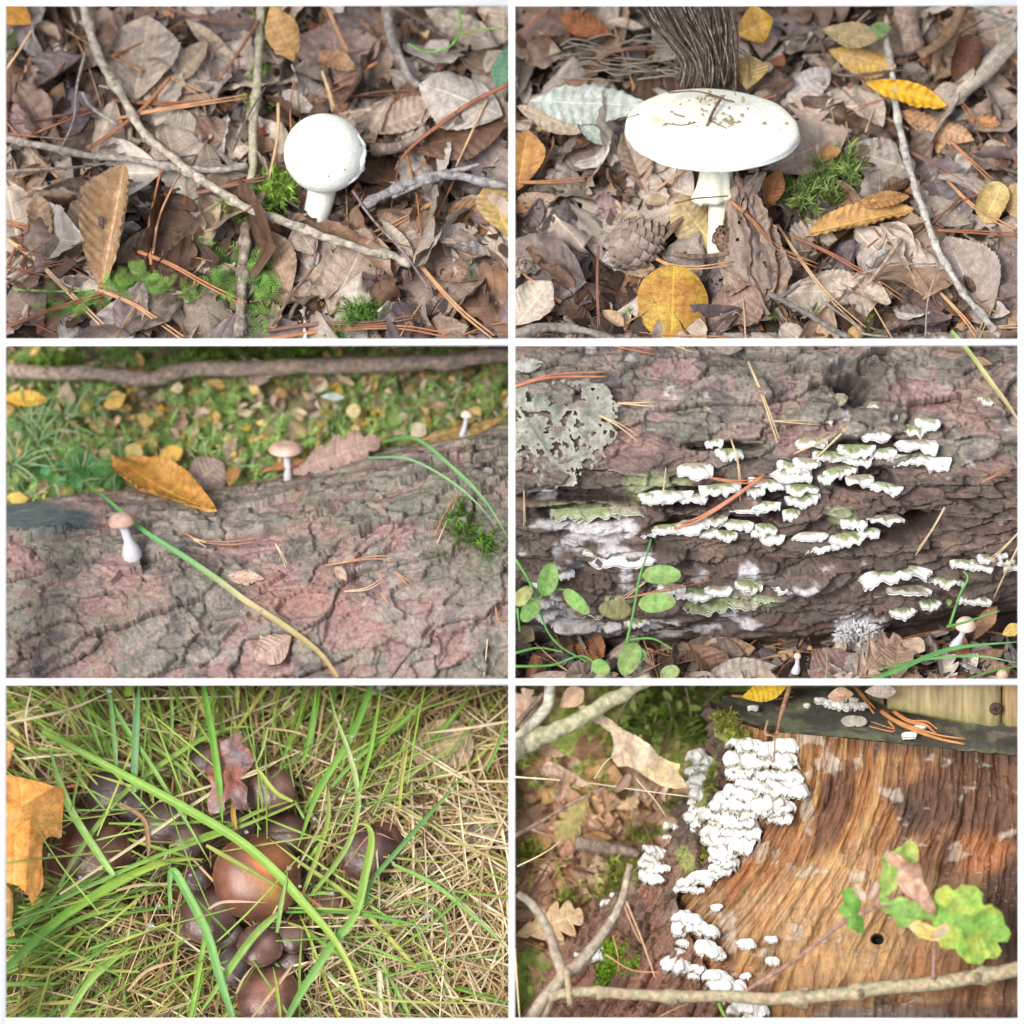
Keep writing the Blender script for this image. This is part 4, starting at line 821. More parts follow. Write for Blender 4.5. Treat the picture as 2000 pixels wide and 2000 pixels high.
# grit and needles stuck on the cap
def oncap(zx, zy, up=0.):
    P = p2.ptz(zx, zy, t2.z + .3)
    for _ in range(4):
        loc = Mx2.inverted() @ P; r = math.hypot(loc.x, loc.y); h = np.interp(r, [0, .5, .9, 1.25, 1.5, 1.66], [.17, .19, .18, .13, .06, -.1]); Q = Mx2 @ Vector((loc.x, loc.y, h + up)); P = p2.ptz(zx, zy, Q.z)
    return P
for i, (pts, r, lb) in enumerate([([(590, 350), (700, 345), (800, 372)], .018, 'long fine dark needle at the far side of the white cap'), ([(790, 370), (760, 420), (735, 478)], .028, 'brown stalk lying across the middle of the white cap'), ([(1008, 488), (1035, 530), (1045, 575)], .014, 'thin curved needle on the cap rim'),
      ([(652, 632), (668, 605)], .018, 'short dark bit on the front rim of the cap'), ([(835, 605), (865, 580)], .014, 'small forked bit near the front rim of the cap'), ([(810, 505), (818, 540)], .012, 'short hair of grass on the cap'), ([(575, 465), (640, 472), (690, 462)], .01, 'faint straw on the cap'), ([(680, 520), (720, 518)], .012, 'tiny straight straw on the cap'), ([(750, 455), (810, 485)], .014, 'rusty needle end on the cap'), ([(835, 330), (845, 360)], .01, 'tiny hair on the far rim'), ([(480, 430), (400, 455)], .01, 'needle poking off the cap edge'), ([(610, 430), (650, 440)], .012, 'curled bit of grit on the cap'), ([(740, 360), (800, 375), (840, 385)], .016, 'second fine needle at the far side of the cap')]):
    C = spline([tuple(oncap(a, b, .02 + .03 * (k % 2))) for k, (a, b) in enumerate(pts)], 8)
    obj('needle_bit', new_mesh('needle_bit', *tube_geo(C, r, 5, .3, i), M_TWIG), None, lb, 'debris', color=(.2, .13, .08), c2=(.12, .08, .05))
rs = np.random.RandomState(4); V = []; F = []
for k in range(90):
    cx, cy, sx, sy = [(760, 430, 40, 35), (630, 510, 40, 25), (820, 465, 30, 12), (760, 370, 50, 10), (700, 480, 160, 60)][k % 5]; P = np.array(oncap(cx + sx * rs.randn(), cy + sy * rs.randn(), .01)); a = rs.rand(4) * .05 + .012; b = len(V)
    V += [P + [a[0], 0, 0], P + [0, a[1], .01], P - [a[2], 0, -.02], P - [0, a[3], 0], P + [0, 0, .04]]; F += [[b, b + 1, b + 4], [b + 1, b + 2, b + 4], [b + 2, b + 3, b + 4], [b + 3, b, b + 4]]
obj('grit', new_mesh('grit', V, F, M_ATTR, col=(.3, .24, .15), smooth=False), None, 'brown grit sprinkled on the white cap', 'grit', kind='stuff')
# hanging bundle of rootlets
rb = empty('root_bundle', p2.pt(720, 320, .3), 'bundle of thin dark rootlets hanging down behind the white cap', 'roots')
for k in range(85):
    a = R(-1, 1); zt = R(0, 1); x0 = 660 + a * 200; x1 = 735 + a * 90 + R(-34, 34); ln = R(.55, 1.15) if abs(a) > .8 else R(.85, 1.1)
    P = [p2.pt(x0 - 10, 0, 3.0 + zt), p2.pt(x0 * .6 + x1 * .4 + R(-12, 12), 110, 2.2 + zt * .8), p2.pt(x1, 110 + 120 * ln, 1.3 + zt * .6), p2.pt(x1 + R(-25, 25), 110 + 230 * ln, .4 + zt * .5)]
    child('rootlet', new_mesh('rootlet', *tube_geo(spline([tuple(q) for q in P], 14), np.linspace(.024, .014, 15), 4, .4, k), M_TWIG), rb, color=[(.17, .13, .10), (.26, .21, .16), (.36, .30, .24)][k % 3], c2=(.14, .10, .08))
for k in range(34):
    x, y = R(140, 620), R(150, 300); q = [(x, y, .5), (x + R(40, 110), y + R(-25, 25), .7), (x + R(120, 240), y + R(-30, 40), .5)]
    traced_needle(p2, q, uniq(p2, 'grey dead grass stalk', x, y), (.26, .225, .18), r=.018, double=False, group='grey dead stalks in the far litter')
for k in range(10):
    x = R(820, 900); traced_needle(p2, [(x - 40, 150 + k * 8, 1.4), (x, 200 + k * 6, 1.2), (x + R(-10, 40), 330, .5)], uniq(p2, 'loose dark rootlet', x, 220), (.18, .13, .09), r=.014, double=False)
twig(p2, [(1410, 130, .5), (1440, 300, .45), (1455, 450, .45), (1490, 600, .5), (1530, 730, .5), (1570, 850, .5), (1620, 970, .45), (1700, 1100, .45), (1790, 1210, .4), (1840, 1270, .35)], .06, .065, 'long pale knotty twig winding down the litter at the side', (.44, .41, .36), (.28, .26, .24), knots=12, seed=41)
twig(p2, [(1475, 20, .3), (1500, 120, .3), (1520, 200, .2)], .26, .22, 'thick brown broken stick at the top', (.28, .20, .15), (.36, .28, .22), seed=42)
twig(p2, [(1700, 20, .9), (1660, 110, .8), (1590, 180, .5), (1540, 215, .4)], .12, .10, 'curved brown branch at the top', (.26, .16, .09), seed=43)
twig(p2, [(1740, 25, 1.), (1840, 60, 1.), (1925, 85, 1.)], .04, .035, 'thin grey green twig in the top corner', (.3, .32, .27), seed=44)
twig(p2, [(10, 1260, .5), (130, 1235, .5), (250, 1245, .5), (390, 1280, .5)], .09, .07, 'grey brown twig along the bottom corner', (.27, .235, .2), knots=3, seed=45)
twig(p2, [(970, 1110, .5), (1080, 1165, .55), (1190, 1230, .5), (1280, 1275, .5)], .06, .05, 'dark grey twig below the crumpled pale leaf', (.2, .18, .16), seed=46, side=[[(1000, 1130, .5), (1050, 1100, .6), (1085, 1075, .6)]])
twig(p2, [(615, 768, 1.3), (700, 748, 1.4), (815, 740, 1.4)], .018, .014, 'brown needle-thin stick touching the ring', (.2, .1, .06), seed=47)
twig(p2, [(610, 960, .5), (700, 970, .55), (830, 955, .5)], .06, .05, 'short dark stick in front of the stem foot', (.2, .14, .1), seed=48)
twig(p2, [(1340, 1075, .5), (1400, 1000, .6), (1470, 900, .6)], .03, .04, 'upright tan stick right of the crumpled leaf', (.4, .3, .2), seed=49, side=[[(1380, 940, .5), (1405, 900, .5), (1410, 850, .6)]])
twig(p2, [(1340, 1000, .45), (1380, 960, .5), (1430, 930, .5)], .09, .06, 'pale grey forked stub in the litter', (.42, .38, .34), seed=50)
twig(p2, [(1325, 1030, .5), (1450, 1000, .5), (1600, 995, .5)], .02, .016, 'thin grey stalk over the dark leaf', (.35, .31, .28), seed=51)
twig(p2, [(1600, 1030, .5), (1570, 1130, .5), (1560, 1270, .5)], .022, .016, 'thin upright grey stalk at the bottom', (.33, .3, .27), seed=52)
twig(p2, [(1180, 1140, .5), (1300, 1230, .5), (1330, 1260, .5), (1420, 1270, .5)], .03, .02, 'grey hook-shaped root fibre at the bottom', (.3, .26, .22), seed=53)
twig(p2, [(1160, 150, .5), (1230, 280, .5), (1480, 265, .5), (1560, 300, .5)], .035, .025, 'dark thin twig under the ochre folded leaf', (.16, .12, .1), seed=54)
for i, (pts, lb) in enumerate([([(820, 755, 1.3), (900, 830, 1.2), (1000, 940, .9), (1150, 1010, .7)], 'dark needle pair arching over the shredded bark'), ([(530, 970, .5), (600, 1005, .7), (700, 1015, .8), (830, 1000, .8)], 'curved dark orange needle above the round yellow leaf'),
      ([(1050, 890, .5), (1200, 960, .6), (1350, 1050, .6), (1480, 1140, .5)], 'long reddish needle below the ochre leaf'), ([(1000, 850, .6), (1100, 1000, .7), (1200, 1130, .6), (1330, 1250, .5)], 'long dark needle pair sloping to the bottom'), ([(325, 930, .5), (320, 1080, .5), (325, 1240, .5)], 'upright orange needle pair left of the yellow leaf'),
      ([(20, 690, .5), (150, 690, .5), (280, 680, .5)], 'orange needle lying at the side edge'), ([(1640, 680, .5), (1750, 790, .5), (1900, 880, .5)], 'orange needle right of the pale twig'), ([(1600, 870, .5), (1750, 880, .5), (1925, 895, .5)], 'needle pair over the grey leaf top'),
      ([(1800, 1240, .5), (1925, 1235, .5)], 'orange needles in the bottom corner'), ([(1490, 570, .5), (1580, 620, .5), (1700, 700, .5)], 'brown needle crossing the pale twig'), ([(1650, 530, .5), (1740, 620, .5), (1810, 690, .5)], 'second brown needle above the holed leaf'), ([(1610, 1100, .5), (1700, 1200, .5), (1750, 1270, .5)], 'brown needle in the lower side'),
      ([(110, 640, .5), (150, 560, .6), (150, 530, .6)], 'fine grass hair beside the orange leaf'), ([(540, 720, .4), (640, 650, .5), (680, 640, .5)], 'pair of needles under the cap'), ([(360, 200, .7), (460, 185, .8), (540, 190, .7)], 'ochre straw at the back')]):
    traced_needle(p2, pts, lb, NEEDLE_COL[i % 5], r=.026)
needles(p2, 60, (15, 0, 1980, 1300), (1.0, 2.1), 'pine needles around the broad mushroom', h=(.2, .5))
moss(p2, [(1180, 740, 100, 60), (1230, 660, 60, 40), (1100, 760, 50, 30)], 120, (.35, .6), 'spiky pale green moss tuft right of the mushroom', (.22, .34, .10), spiky=True, up=.9)
moss(p2, [(1300, 930, 50, 25)], 30, (.2, .35), 'small green moss under the ochre leaf', (.08, .22, .04))
moss(p2, [(1190, 1195, 25, 25), (1150, 1180, 15, 10)], 14, (.2, .35), 'green moss speck below the crumpled leaf', (.2, .36, .05), spiky=True)
moss(p2, [(1345, 1250, 14, 25)], 10, (.2, .3), 'green moss speck by the tiny cone at the bottom', (.2, .36, .05), spiky=True)
moss(p2, [(995, 1160, 20, 20)], 10, (.2, .3), 'green moss speck under the twig', (.1, .25, .05), spiky=True)
moss(p2, [(255, 730, 10, 25)], 8, (.15, .25), 'tiny moss sprig left of the cap', (.14, .3, .06), spiky=True)
moss(p2, [(460, 1170, 12, 30)], 10, (.12, .25), 'thin moss sprig left of the round yellow leaf', (.14, .3, .06), spiky=True)
moss(p2, [(200, 170, 50, 30)], 50, (.12, .25), 'blue green lichen tuft in the upper corner', (.16, .24, .17))
V, F = lathe_geo([(.01, .12), (.12, .1), (.17, 0), (.1, -.1)], 16, .5, 3)
obj('larch_bud', new_mesh('larch_bud', V, F[:, ::-1], M_ATTR, col=(.4, .25, .1)), None, 'tiny brown cone tip at the bottom edge', 'cone tip', mw=frame_mat(p2.pt(1300, 1258, .5), p2.U))
# ================================================================== bark: overlapping flakes, each flake a part of its log
def bark_field(u, v, seed, su=.78, sv=.40, tint=None):
    """height, flake id and pigment of pine bark over (u along the log, v around it)"""
    wu = u + .22 * v + .40 * fbm(u * .9, v * 1.6, seed, 3) + .04 * fbm(u * 5, v * 9, seed + 1, 3); wv = v + .17 * fbm(u * .8 + 9, v * 1.1, seed + 2, 4) + .014 * fbm(u * 3.5, v * 8, seed + 3, 2)
    f1, f2, cid, dx, dy = voro(wu / su, wv / sv, seed, .95)
    edge = f2 - f1; gr = sstep(0, .05, edge)
    h = .34 * (cellrand(cid, 1) - .5) + .16 * dy * (.2 + cellrand(cid, 7)) + .16 * dx * (cellrand(cid, 2) - .5) - .035 * (1 - gr)
    pig = cellrand(cid, 3) * .6; fine = 0
    for k, (sc, am) in enumerate(((1.6, .12), (3.0, .065), (6.0, .02))):
        a = wu + .075 * fbm(u * 1.8 * sc, v * 3 * sc, seed + 20 + k, 3); b = wv + .035 * fbm(u * 1.4 * sc + 5, v * 3 * sc, seed + 30 + k, 2)
        g1, g2, c2, ex, ey = voro(a * sc / su * .95, b * sc / sv * .85, seed + 40 + k, .95); lift = (cellrand(c2, 14 + k) > .4)
        h += am * (cellrand(c2, 4 + k) - .5) * 2.0 + am * ey * .7 * lift - am * .12 * (1 - sstep(0, .05, g2 - g1)); pig = pig + cellrand(c2, 9 + k) * (.35, .25, .15)[k]
    h += .05 * fbm(u * 1.2, v * 2.5, seed + 50, 3) + .009 * fbm(u * 9, v * 30, seed + 51, 3)
    return h, cid, pig / 1.35, edge
BK = [np.array(c) for c in ((.17, .16, .135), (.22, .16, .135), (.26, .162, .146), (.145, .165, .11), (.30, .25, .215), (.09, .075, .075))]
def bark_color(u, v, h, pig, seed, green=.5, warm=0.):
    n1 = fbm(u * .8, v * .9, seed + 60, 4); n2 = fbm(u * 2.6, v * 3.2, seed + 61, 4); n3 = fbm(u * 9, v * 13, seed + 62, 4)
    w = sstep(.42, .7, pig + .25 * n1 + warm)[..., None]; c = BK[4] * (1 - w) + BK[2] * w
    w = sstep(-.05, .35, n2 + (.45 - pig) * .9)[..., None] * .8; c = c * (1 - w) + BK[0] * w
    w = (sstep(.05, .4, n3 * .6 + n1 + .25 * (h > .02)) * green)[..., None]; c = c * (1 - w) + BK[3] * w
    w = (sstep(.2, .45, fbm(u * 1.7 + 40, v * 2.1, seed + 63, 4)) * .7)[..., None]; c = c * (1 - w) + BK[5] * w
    return c * (1 + .35 * n3[..., None]) * (.72 + .56 * pig[..., None])
def bark_log(pn, surf, ur, vr, res, seed, root, extra=None, color_extra=None, green=.5, warm=0., mat_=None, su=.78, sv=.40):
    """surf(u, v) -> (P, N) arrays; cuts the flaky sheet into one object per flake"""
    nu = int((ur[1] - ur[0]) / res); nv = int((vr[1] - vr[0]) / res)
    u = np.linspace(*ur, nu + 1)[:, None] * np.ones((1, nv + 1)); v = np.linspace(*vr, nv + 1)[None, :] * np.ones((nu + 1, 1))
    h, cid, pig, edge = bark_field(u, v, seed, su, sv)
    P, N = surf(u, v)
    if extra is not None: h = extra(u, v, h, P)
    C = bark_color(u, v, h, pig, seed, green, warm)
    h = h * (.17 + .83 * sstep(.15, .85, N[..., 2]))
    P = P + N * h[..., None]
    if color_extra is not None: C = color_extra(u, v, h, P, C)
    P = P.reshape(-1, 3); C = np.clip(C.reshape(-1, 3), .01, .95); F = grid_faces(nu, nv)
    fid = cid.reshape(-1)[F[:, 0]]
    vis = P[F].mean(1); k = D / (D - vis[:, 2]); X, Y = vis[:, 0] * k, vis[:, 1] * k
    x0, x1, y0, y1 = pn.clip; ok = (X > x0 - .3) & (X < x1 + .3) & (Y > y0 - .1) & (Y < y1 + .1); F = F[ok]; fid = fid[ok]
    order = np.argsort(fid, kind='stable'); F = F[order]; fid = fid[order]
    cuts = np.nonzero(np.diff(fid))[0] + 1; groups = np.split(np.arange(len(F)), cuts); groups.sort(key=len, reverse=True)
    rest = []
    for gi, g in enumerate(groups):
        if gi >= 290 or len(g) < 60: rest.append(g); continue
        f = F[g]; ids, inv = np.unique(f, return_inverse=True)
        child('bark_plate', new_mesh('bark_plate', P[ids], inv.reshape(f.shape), mat_ or M_WETATTR, col=C[ids], smooth=False), root)
    if rest:
        f = F[np.concatenate(rest)]; ids, inv = np.unique(f, return_inverse=True)
        child('small_bark_flakes', new_mesh('small_bark_flakes', P[ids], inv.reshape(f.shape), mat_ or M_WETATTR, col=C[ids]), root, kind='stuff')
def bracket(pos, out, upv, w, d, label, seed, thick=.045, green=.6, lobes=3, droop=.05, jag=1., col=(.78, .77, .72), top=(.30, .34, .20), group=None, tilt=0., name='bracket_fungus', zone=.62, curl=.12, m=None, nr=9, na=34, cat='fungus', c_under=None):
    """a thin ragged wavy shelf: half disc growing out of pos along out, flat side up along upv"""
    rs = np.random.RandomState(seed); out = Vector(out).normalized(); upv = Vector(upv); upv = (upv - out * upv.dot(out)).normalized(); side = out.cross(upv)
    r = np.linspace(0, 1, nr + 1)[:, None] * np.ones((1, na + 1)); a = np.linspace(0, math.pi, na + 1)[None, :] * np.ones((nr + 1, 1)); sd = seed * 13.7
    lob = 1 + jag * .42 * fbm(a * lobes * .55 + sd, sd, seed, 2) + .22 * fbm(a * lobes * 1.7 + sd, sd + 3, seed + 1, 3)
    x = w / 2 * np.cos(a) * (.25 + .75 * r) * (.8 + .2 * lob); y = d * r * np.clip(np.sin(a), 0, 1) ** .55 * lob - .08
    z = curl * w * (1.3 * fbm(a * lobes * .8 + sd, r * .8, seed + 2, 2) * r + .7 * fbm(a * lobes * 2.4, r * 2 + sd, seed + 3, 2) * r * r) + .16 * d * (1 - r ** 2) - droop * d * r ** 4
    th = thick * (1.25 - .75 * r ** 2); O, U_, S_ = (np.array(q)[None, None] for q in (out, upv, side)); P0 = np.array(pos)[None, None]
    A = P0 + S_ * x[..., None] + O * y[..., None] + U_ * z[..., None]; B = A - U_ * th[..., None]; n = (nr + 1) * (na + 1)
    q = (sstep(zone - .14, zone + .14, r + .28 * fbm(a * 4 + sd, r * 3, seed + 4, 3)))[..., None]; g = np.array(top) * (1 + .55 * fbm(a * 9, r * 9 + sd, seed + 5, 3))[..., None]
    C = (g * (1 - q) + np.array(col) * q) * min(1, green * 1.4) + np.array(col) * (1 - min(1, green * 1.4)) if green else np.broadcast_to(np.array(col), A.shape)
    C = np.concatenate([np.clip(C, .02, .9).reshape(-1, 3), np.tile(np.array(c_under if c_under is not None else col), (n, 1))])
    f1 = grid_faces(nr, na); e = nr * (na + 1); rim = np.array([[e + j, e + j + 1, n + e + j + 1, n + e + j] for j in range(na)])
    return obj(name, new_mesh(name, np.concatenate([A.reshape(-1, 3), B.reshape(-1, 3)]), np.concatenate([f1, f1[:, ::-1] + n, rim]), m or M_FUNGUS, col=C), None, label, cat, group)

# ================================================================== plot 3: big fallen pine log with little mushrooms, mossy ground behind
PANEL[0] = 'p3'
p3 = Panel(0, 665, 72, -3.8, 560); p3.clip = (-10.6, 0, -3.32, 3.4)
p3.land = [(455, 690, 'the bulbous-stemmed mushroom'), (620, 640, 'the curled orange leaf'), (1077, 420, 'the flat pink mushroom'), (1230, 490, 'the lobed oak leaf'), (1762, 290, 'the small far mushroom'), (900, 100, 'the mossy fallen pole'), (1780, 720, 'the moss tuft on the log'),
           (975, 110, 'the big mauve leaf by the pole'), (150, 220, 'the orange leaf at the edge'), (1450, 200, 'the pale litter patch'), (400, 500, 'the green clover'), (640, 300, 'the middle of the moss bed')]
ground(p3, (-110, -60, 1925, 720), 'mossy forest floor behind the pine log', (.16, .26, .07), (.20, .17, .09), name='mossy_ground')
MOSSBOX = (-90, -40, 1925, 640)
litter(p3, 1500, MOSSBOX, [TAN, PALE, YEL, GREY, BRN, (.5, .35, .15)], 'crumbs of yellow and brown leaf in the moss', size=(.05, .16))
rs = np.random.RandomState(11); parts = []
for k in range(2300):
    zx, zy = rs.uniform(-90, 1925), rs.uniform(-30, 620)
    if float(fbm(zx / 260, zy / 120, 77, 3)) < -.12 and zy < 330: continue
    S = rs.uniform(.18, .42); M = frame_mat((0, 0, 0), p3.U).to_3x3() @ Matrix.Rotation(rs.rand() * 6.28, 3, 'Z') @ Matrix.Rotation(rs.uniform(.3, 1.3), 3, 'X'); v, f = (_sp, _fr)[k % 2][rs.randint(6)]
    parts.append(((np.array(M) @ (v * S).T).T + np.array(p3.pt(zx, zy, .02 + .12 * rs.rand())), f))
obj('moss_carpet', new_mesh('moss_carpet', *join(parts), M_MOSS, smooth=False), None, 'green moss carpet behind the pine log', 'moss', color=(.42, .62, .20), kind='stuff')
def grass_geo(P, w, n=9, fold=.25, nrm=(0, 0, 1)):
    """blade along points: folded ribbon that tapers to the tip"""
    C = spline([tuple(p) for p in P], n); T = np.gradient(C, axis=0); T /= np.linalg.norm(T, axis=1)[:, None] + 1e-9
    S = np.cross(T, np.array(nrm, float)); S /= np.linalg.norm(S, axis=1)[:, None] + 1e-9; N = np.cross(S, T)
    s = np.linspace(0, 1, n + 1); ww = w * .5 * np.minimum(1, (1 - s) * 2.6 + .03) ** .8 * (.65 + .35 * np.minimum(1, s * 5)); ww = ww[:, None]
    V = np.stack([C - S * ww + N * ww * fold, C - S * ww * .5 + N * ww * fold * .35, C - N * ww * .1, C + S * ww * .5 + N * ww * fold * .35, C + S * ww + N * ww * fold], 1).reshape(-1, 3)
    return V, grid_faces(n, 4)
def grass_tuft(pn, zx, zy, n, L, cols, label, w=.05, name='grass_tuft', lean=(0, 0), spread=.7, kind=None, h=0.05, surf=None, seed=0, rad_=.15):
    rs = np.random.RandomState(seed + int(zx)); V = []; F = []; C = []; b = 0; A = Vector(pn.A); X = Vector((1, 0, 0)); base = surf(zx, zy) if surf else pn.pt(zx, zy, h)
    for k in range(n):
        a = rs.rand() * 6.28; l = L * rs.uniform(.5, 1.1); d = X * (math.cos(a) * spread + lean[0]) + A * (math.sin(a) * spread + lean[1]); B = Vector(base) + (X * rs.uniform(-1, 1) + A * rs.uniform(-1, 1)) * rad_
        P = [B, B + pn.U * l * .45 + d * l * .15, B + pn.U * l * .7 + d * l * .42, B + pn.U * l * .72 + d * l * .8]
        v, f = grass_geo(P, w * rs.uniform(.7, 1.2), 7); c = np.array(cols[rs.randint(len(cols))]); V.append(v); F.append(f + b); C.append(np.tile(c, (len(v), 1))); b += len(v)
    return obj(name, new_mesh(name, np.concatenate(V), np.concatenate(F), M_GRASS, col=np.concatenate(C)), None, label, 'grass', kind=kind)
for i, (x, y, n, l) in enumerate([(150, 330, 30, 1.1), (260, 260, 26, 1.0), (60, 430, 26, 1.2), (370, 200, 16, .8), (450, 440, 20, .9), (840, 430, 10, .8), (770, 470, 5, .8), (300, 470, 22, .8), (110, 250, 20, .9), (1700, 190, 12, .7), (1280, 250, 8, .7), (90, 560, 18, .7)]):
    grass_tuft(p3, x, y + 60, n, l, [(.16, .32, .10), (.24, .36, .17), (.35, .36, .2), (.2, .34, .16)], uniq(p3, 'thin blurred grass tuft', x, y), w=.035, seed=i, spread=1.)
P3C = [(.62, .40, .12), (.68, .46, .14), (.6, .42, .24), (.62, .50, .33), (.55, .42, .3), (.45, .32, .24), (.7, .52, .2), (.4, .27, .2), (.52, .3, .1)]
scatter_leaves(p3, 120, (-80, -20, 1925, 610), P3C, (.30, .54), 'fallen leaves on the moss behind the log', hmax=.3, tilt=40)
scatter_leaves(p3, 380, (-80, -20, 1925, 610), P3C + [(.7, .6, .42), (.66, .56, .44), (.6, .46, .36)], (.15, .34), '', hmax=.3, tilt=50, joined=True)
joined_flush('tiny yellow and tan leaves sprinkled over the moss behind the log')
PL = lambda *a, **k: place_leaf(p3, *a, **k)
PL('redoak', (960, 175), (980, 75), 1.25, 'big mauve brown lobed leaf leaning on the mossy pole', (.42, .30, .25), hb=.3, ht=.9, stem=0)
PL('oval', (10, 215), (180, 225), .4, 'long orange leaf at the far edge of the moss', (.66, .38, .06), hb=.6, ht=.6, ct=.4, stem=.1)
PL('ovate', (390, 250), (475, 205), .7, 'orange yellow leaf in the grass', (.66, .42, .1), hb=.5, ht=.7, stem=.3)
PL('round', (1305, 265), (1360, 265), 1., 'round pale yellow leaf on the moss', (.70, .58, .30), hb=.5, ht=.5, stem=0)
PL('ovate', (20, 590), (110, 600), .5, 'yellow leaf low at the end of the log', (.66, .46, .1), hb=.5, ht=.5, stem=0)
PL('oval', (1210, 210), (1300, 215), .35, 'bluish white leaf on the moss', (.5, .6, .56), hb=.5, ht=.5, stem=0)
PL('oval', (590, 455), (690, 410), .6, 'orange yellow leaf just behind the curled orange leaf', (.64, .38, .07), hb=.5, ht=.6, stem=0)
PL('round', (500, 455), (510, 390), .9, 'yellow green rounded leaf behind the log', (.62, .5, .2), hb=.5, ht=.8, stem=0)
PL('oval', (1190, 440), (1290, 425), .5, 'yellow leaf behind the flat pink mushroom', (.66, .46, .08), hb=.4, ht=.5, stem=0)
PL('oval', (540, 330), (550, 275), .8, 'small yellow upright leaf in the moss', (.62, .45, .16), hb=.4, ht=.8, stem=0)
PL('oval', (640, 185), (690, 175), .8, 'cream leaf near the mossy pole', (.62, .54, .33), hb=.5, ht=.6, stem=0)
twig(p3, [(-60, 110, .45), (200, 125, .5), (420, 125, .55), (560, 140, .55), (700, 105, .55), (900, 105, .6), (1150, 95, .6), (1450, 85, .6), (1700, 75, .6), (2000, 50, .6)], .15, .16, 'long brown fallen pole lying across the back of the moss', (.36, .28, .22), (.24, .19, .15), seed=61, name='fallen_pole', cat='fallen branch', n=60)
moss(p3, [(880, 85, 170, 20), (200, 95, 90, 14), (750, 90, 60, 14), (1100, 60, 90, 8)], 500, (.2, .4), 'green moss sleeve on the fallen pole', (.18, .32, .05), spiky=True, h=.5, up=1.)
moss(p3, [(300, 490, 190, 50), (480, 500, 80, 50)], 160, (.3, .5), 'bright green clover-like moss right behind the log', (.10, .36, .10), h=.3)
for i, (x, y) in enumerate([(250, 490), (300, 510), (360, 480), (420, 520), (470, 500), (480, 540), (210, 540), (390, 550), (330, 460), (150, 500), (530, 510), (270, 550)]):
    PL('round', (x, y), (x + 38, y - 18), 1., uniq(p3, 'small round green clover leaf', x, y), (.12, .36, .13), hb=.35, ht=.4, stem=0, m=M_GREEN, ns=14, nt=8, pleat=0, serr=0, cat='plant leaf', name='clover_leaf')
# --- the log
SIL = [(-100, 625), (0, 612), (200, 592), (400, 572), (600, 560), (800, 560), (900, 545), (1100, 520), (1250, 480), (1400, 430), (1550, 400), (1700, 365), (1932, 320), (2100, 290)]
_sx = np.array([p3.tx(a) for a, b in SIL]); _sy = np.array([p3.ty(b) for a, b in SIL]); R3 = 5.2; RZ = 3.0; Z3 = -3.5
def surf3(u, th):
    ys = np.interp(u, _sx, _sy); y = ys - R3 + R3 * np.sin(th); z = Z3 + RZ * np.cos(th)
    k = 1.0 
    n = np.stack([0 * u, np.sin(th) / R3, np.cos(th) / RZ], -1); n /= np.linalg.norm(n, axis=-1)[..., None]
    return np.stack([u * (D - z) / D, y * (D - z) / D, z], -1), n
AR = 4.2
def surf3v(u, v): return surf3(u, math.pi / 2 + .28 - v / AR)
def on3(zx, zy, up=0.):
    x, y = p3.tx(zx), p3.ty(zy); ys = float(np.interp(x, _sx, _sy)); s = np.clip((y - ys + R3) / R3, -1, .999); th = math.asin(s); P, n = surf3(np.array([x]), np.array([th])); return Vector(P[0]) + Vector(n[0]) * up
pl3 = empty('pine_log', (-5, 0, -2), 'huge fallen pine log with flaking grey and reddish bark', 'log')
def col3(u, v, h, P, C):
    X, Y = P[..., 0], P[..., 1]
    ex, ey = p3.tx(120), p3.ty(665); q = sstep(1.1, .7, np.hypot((X - ex) / 1.35, (Y - ey + .1 * (X - ex)) / .32) + .25 * fbm(u * 2, v * 3, 5, 3))[..., None]
    C = C * (1 - q) + np.array((.085, .105, .105)) * (1 + .25 * fbm(u * 2, v * 14, 8, 4))[..., None] * q
    ex, ey = p3.tx(1130), p3.ty(950); q = (sstep(1.2, .5, np.hypot((X - ex) / 1.2, (Y - ey) / .7)) * sstep(-.2, .2, fbm(u * 2, v * 3, 15, 3)) * .75)[..., None]
    return C * (1 - q) + np.array((.31, .165, .135)) * q
def ext3(u, v, h, P):
    X, Y = P[..., 0], P[..., 1]; ex, ey = p3.tx(120), p3.ty(660); q = sstep(1.05, .8, np.hypot((X - ex) / 1.35, (Y - ey) / .33)); return h * (1 - .85 * q) - .12 * q
bark_log(p3, surf3v, (-10.9, .3), (0.0, 7.9), .028, 101, pl3, extra=ext3, color_extra=col3, green=.5, warm=.08, su=.92, sv=.60)
# things on the log
def PL3(kind, b, t, w, label, color, c2=None, hb=.2, ht=.2, **k):
    P0, P1 = on3(*b, hb), on3(*t, ht); k.setdefault('ns', 60); k.setdefault('nt', 18); L = (P1 - P0).length; roll = k.pop('roll', 0); stem = k.pop('stem', 0); m = k.pop('m', None); k.setdefault('seed', int(b[0]))
    me = leaf_mesh(kind, L, L * w, m=m, **k); o = obj(KNAME[kind], me, None, label, 'leaf', color=color, c2=c2 or color, mw=leaf_matrix(P0, P1, Vector((0, .35, 1)).normalized(), roll))
    if stem: obj('petiole', new_mesh('petiole', *tube_geo(spline([(0, .02, 0), (0, -stem * L * .5, .03), (.03, -stem * L, 0)], 6), .022, 5), M_TWIG), o, color=[.6 * x for x in color], c2=[.5 * x for x in color])
    return o
PL3('oval', (825, 722), (420, 568), .42, 'curled orange hornbeam leaf with a saw-toothed rim lying on the log', (.56, .30, .07), (.48, .22, .05), hb=.35, ht=.6, ct=.9, cl=.5, pleat=.3, nv=14, roll=28, ctg=-.4, seed=3, ripple=.06)
PL3('oval', (700, 575), (840, 520), .9, 'mauve brown cupped leaf on top of the log behind the orange leaf', (.42, .32, .28), (.36, .26, .23), hb=.1, ht=.5, ct=-.7, stem=.1)
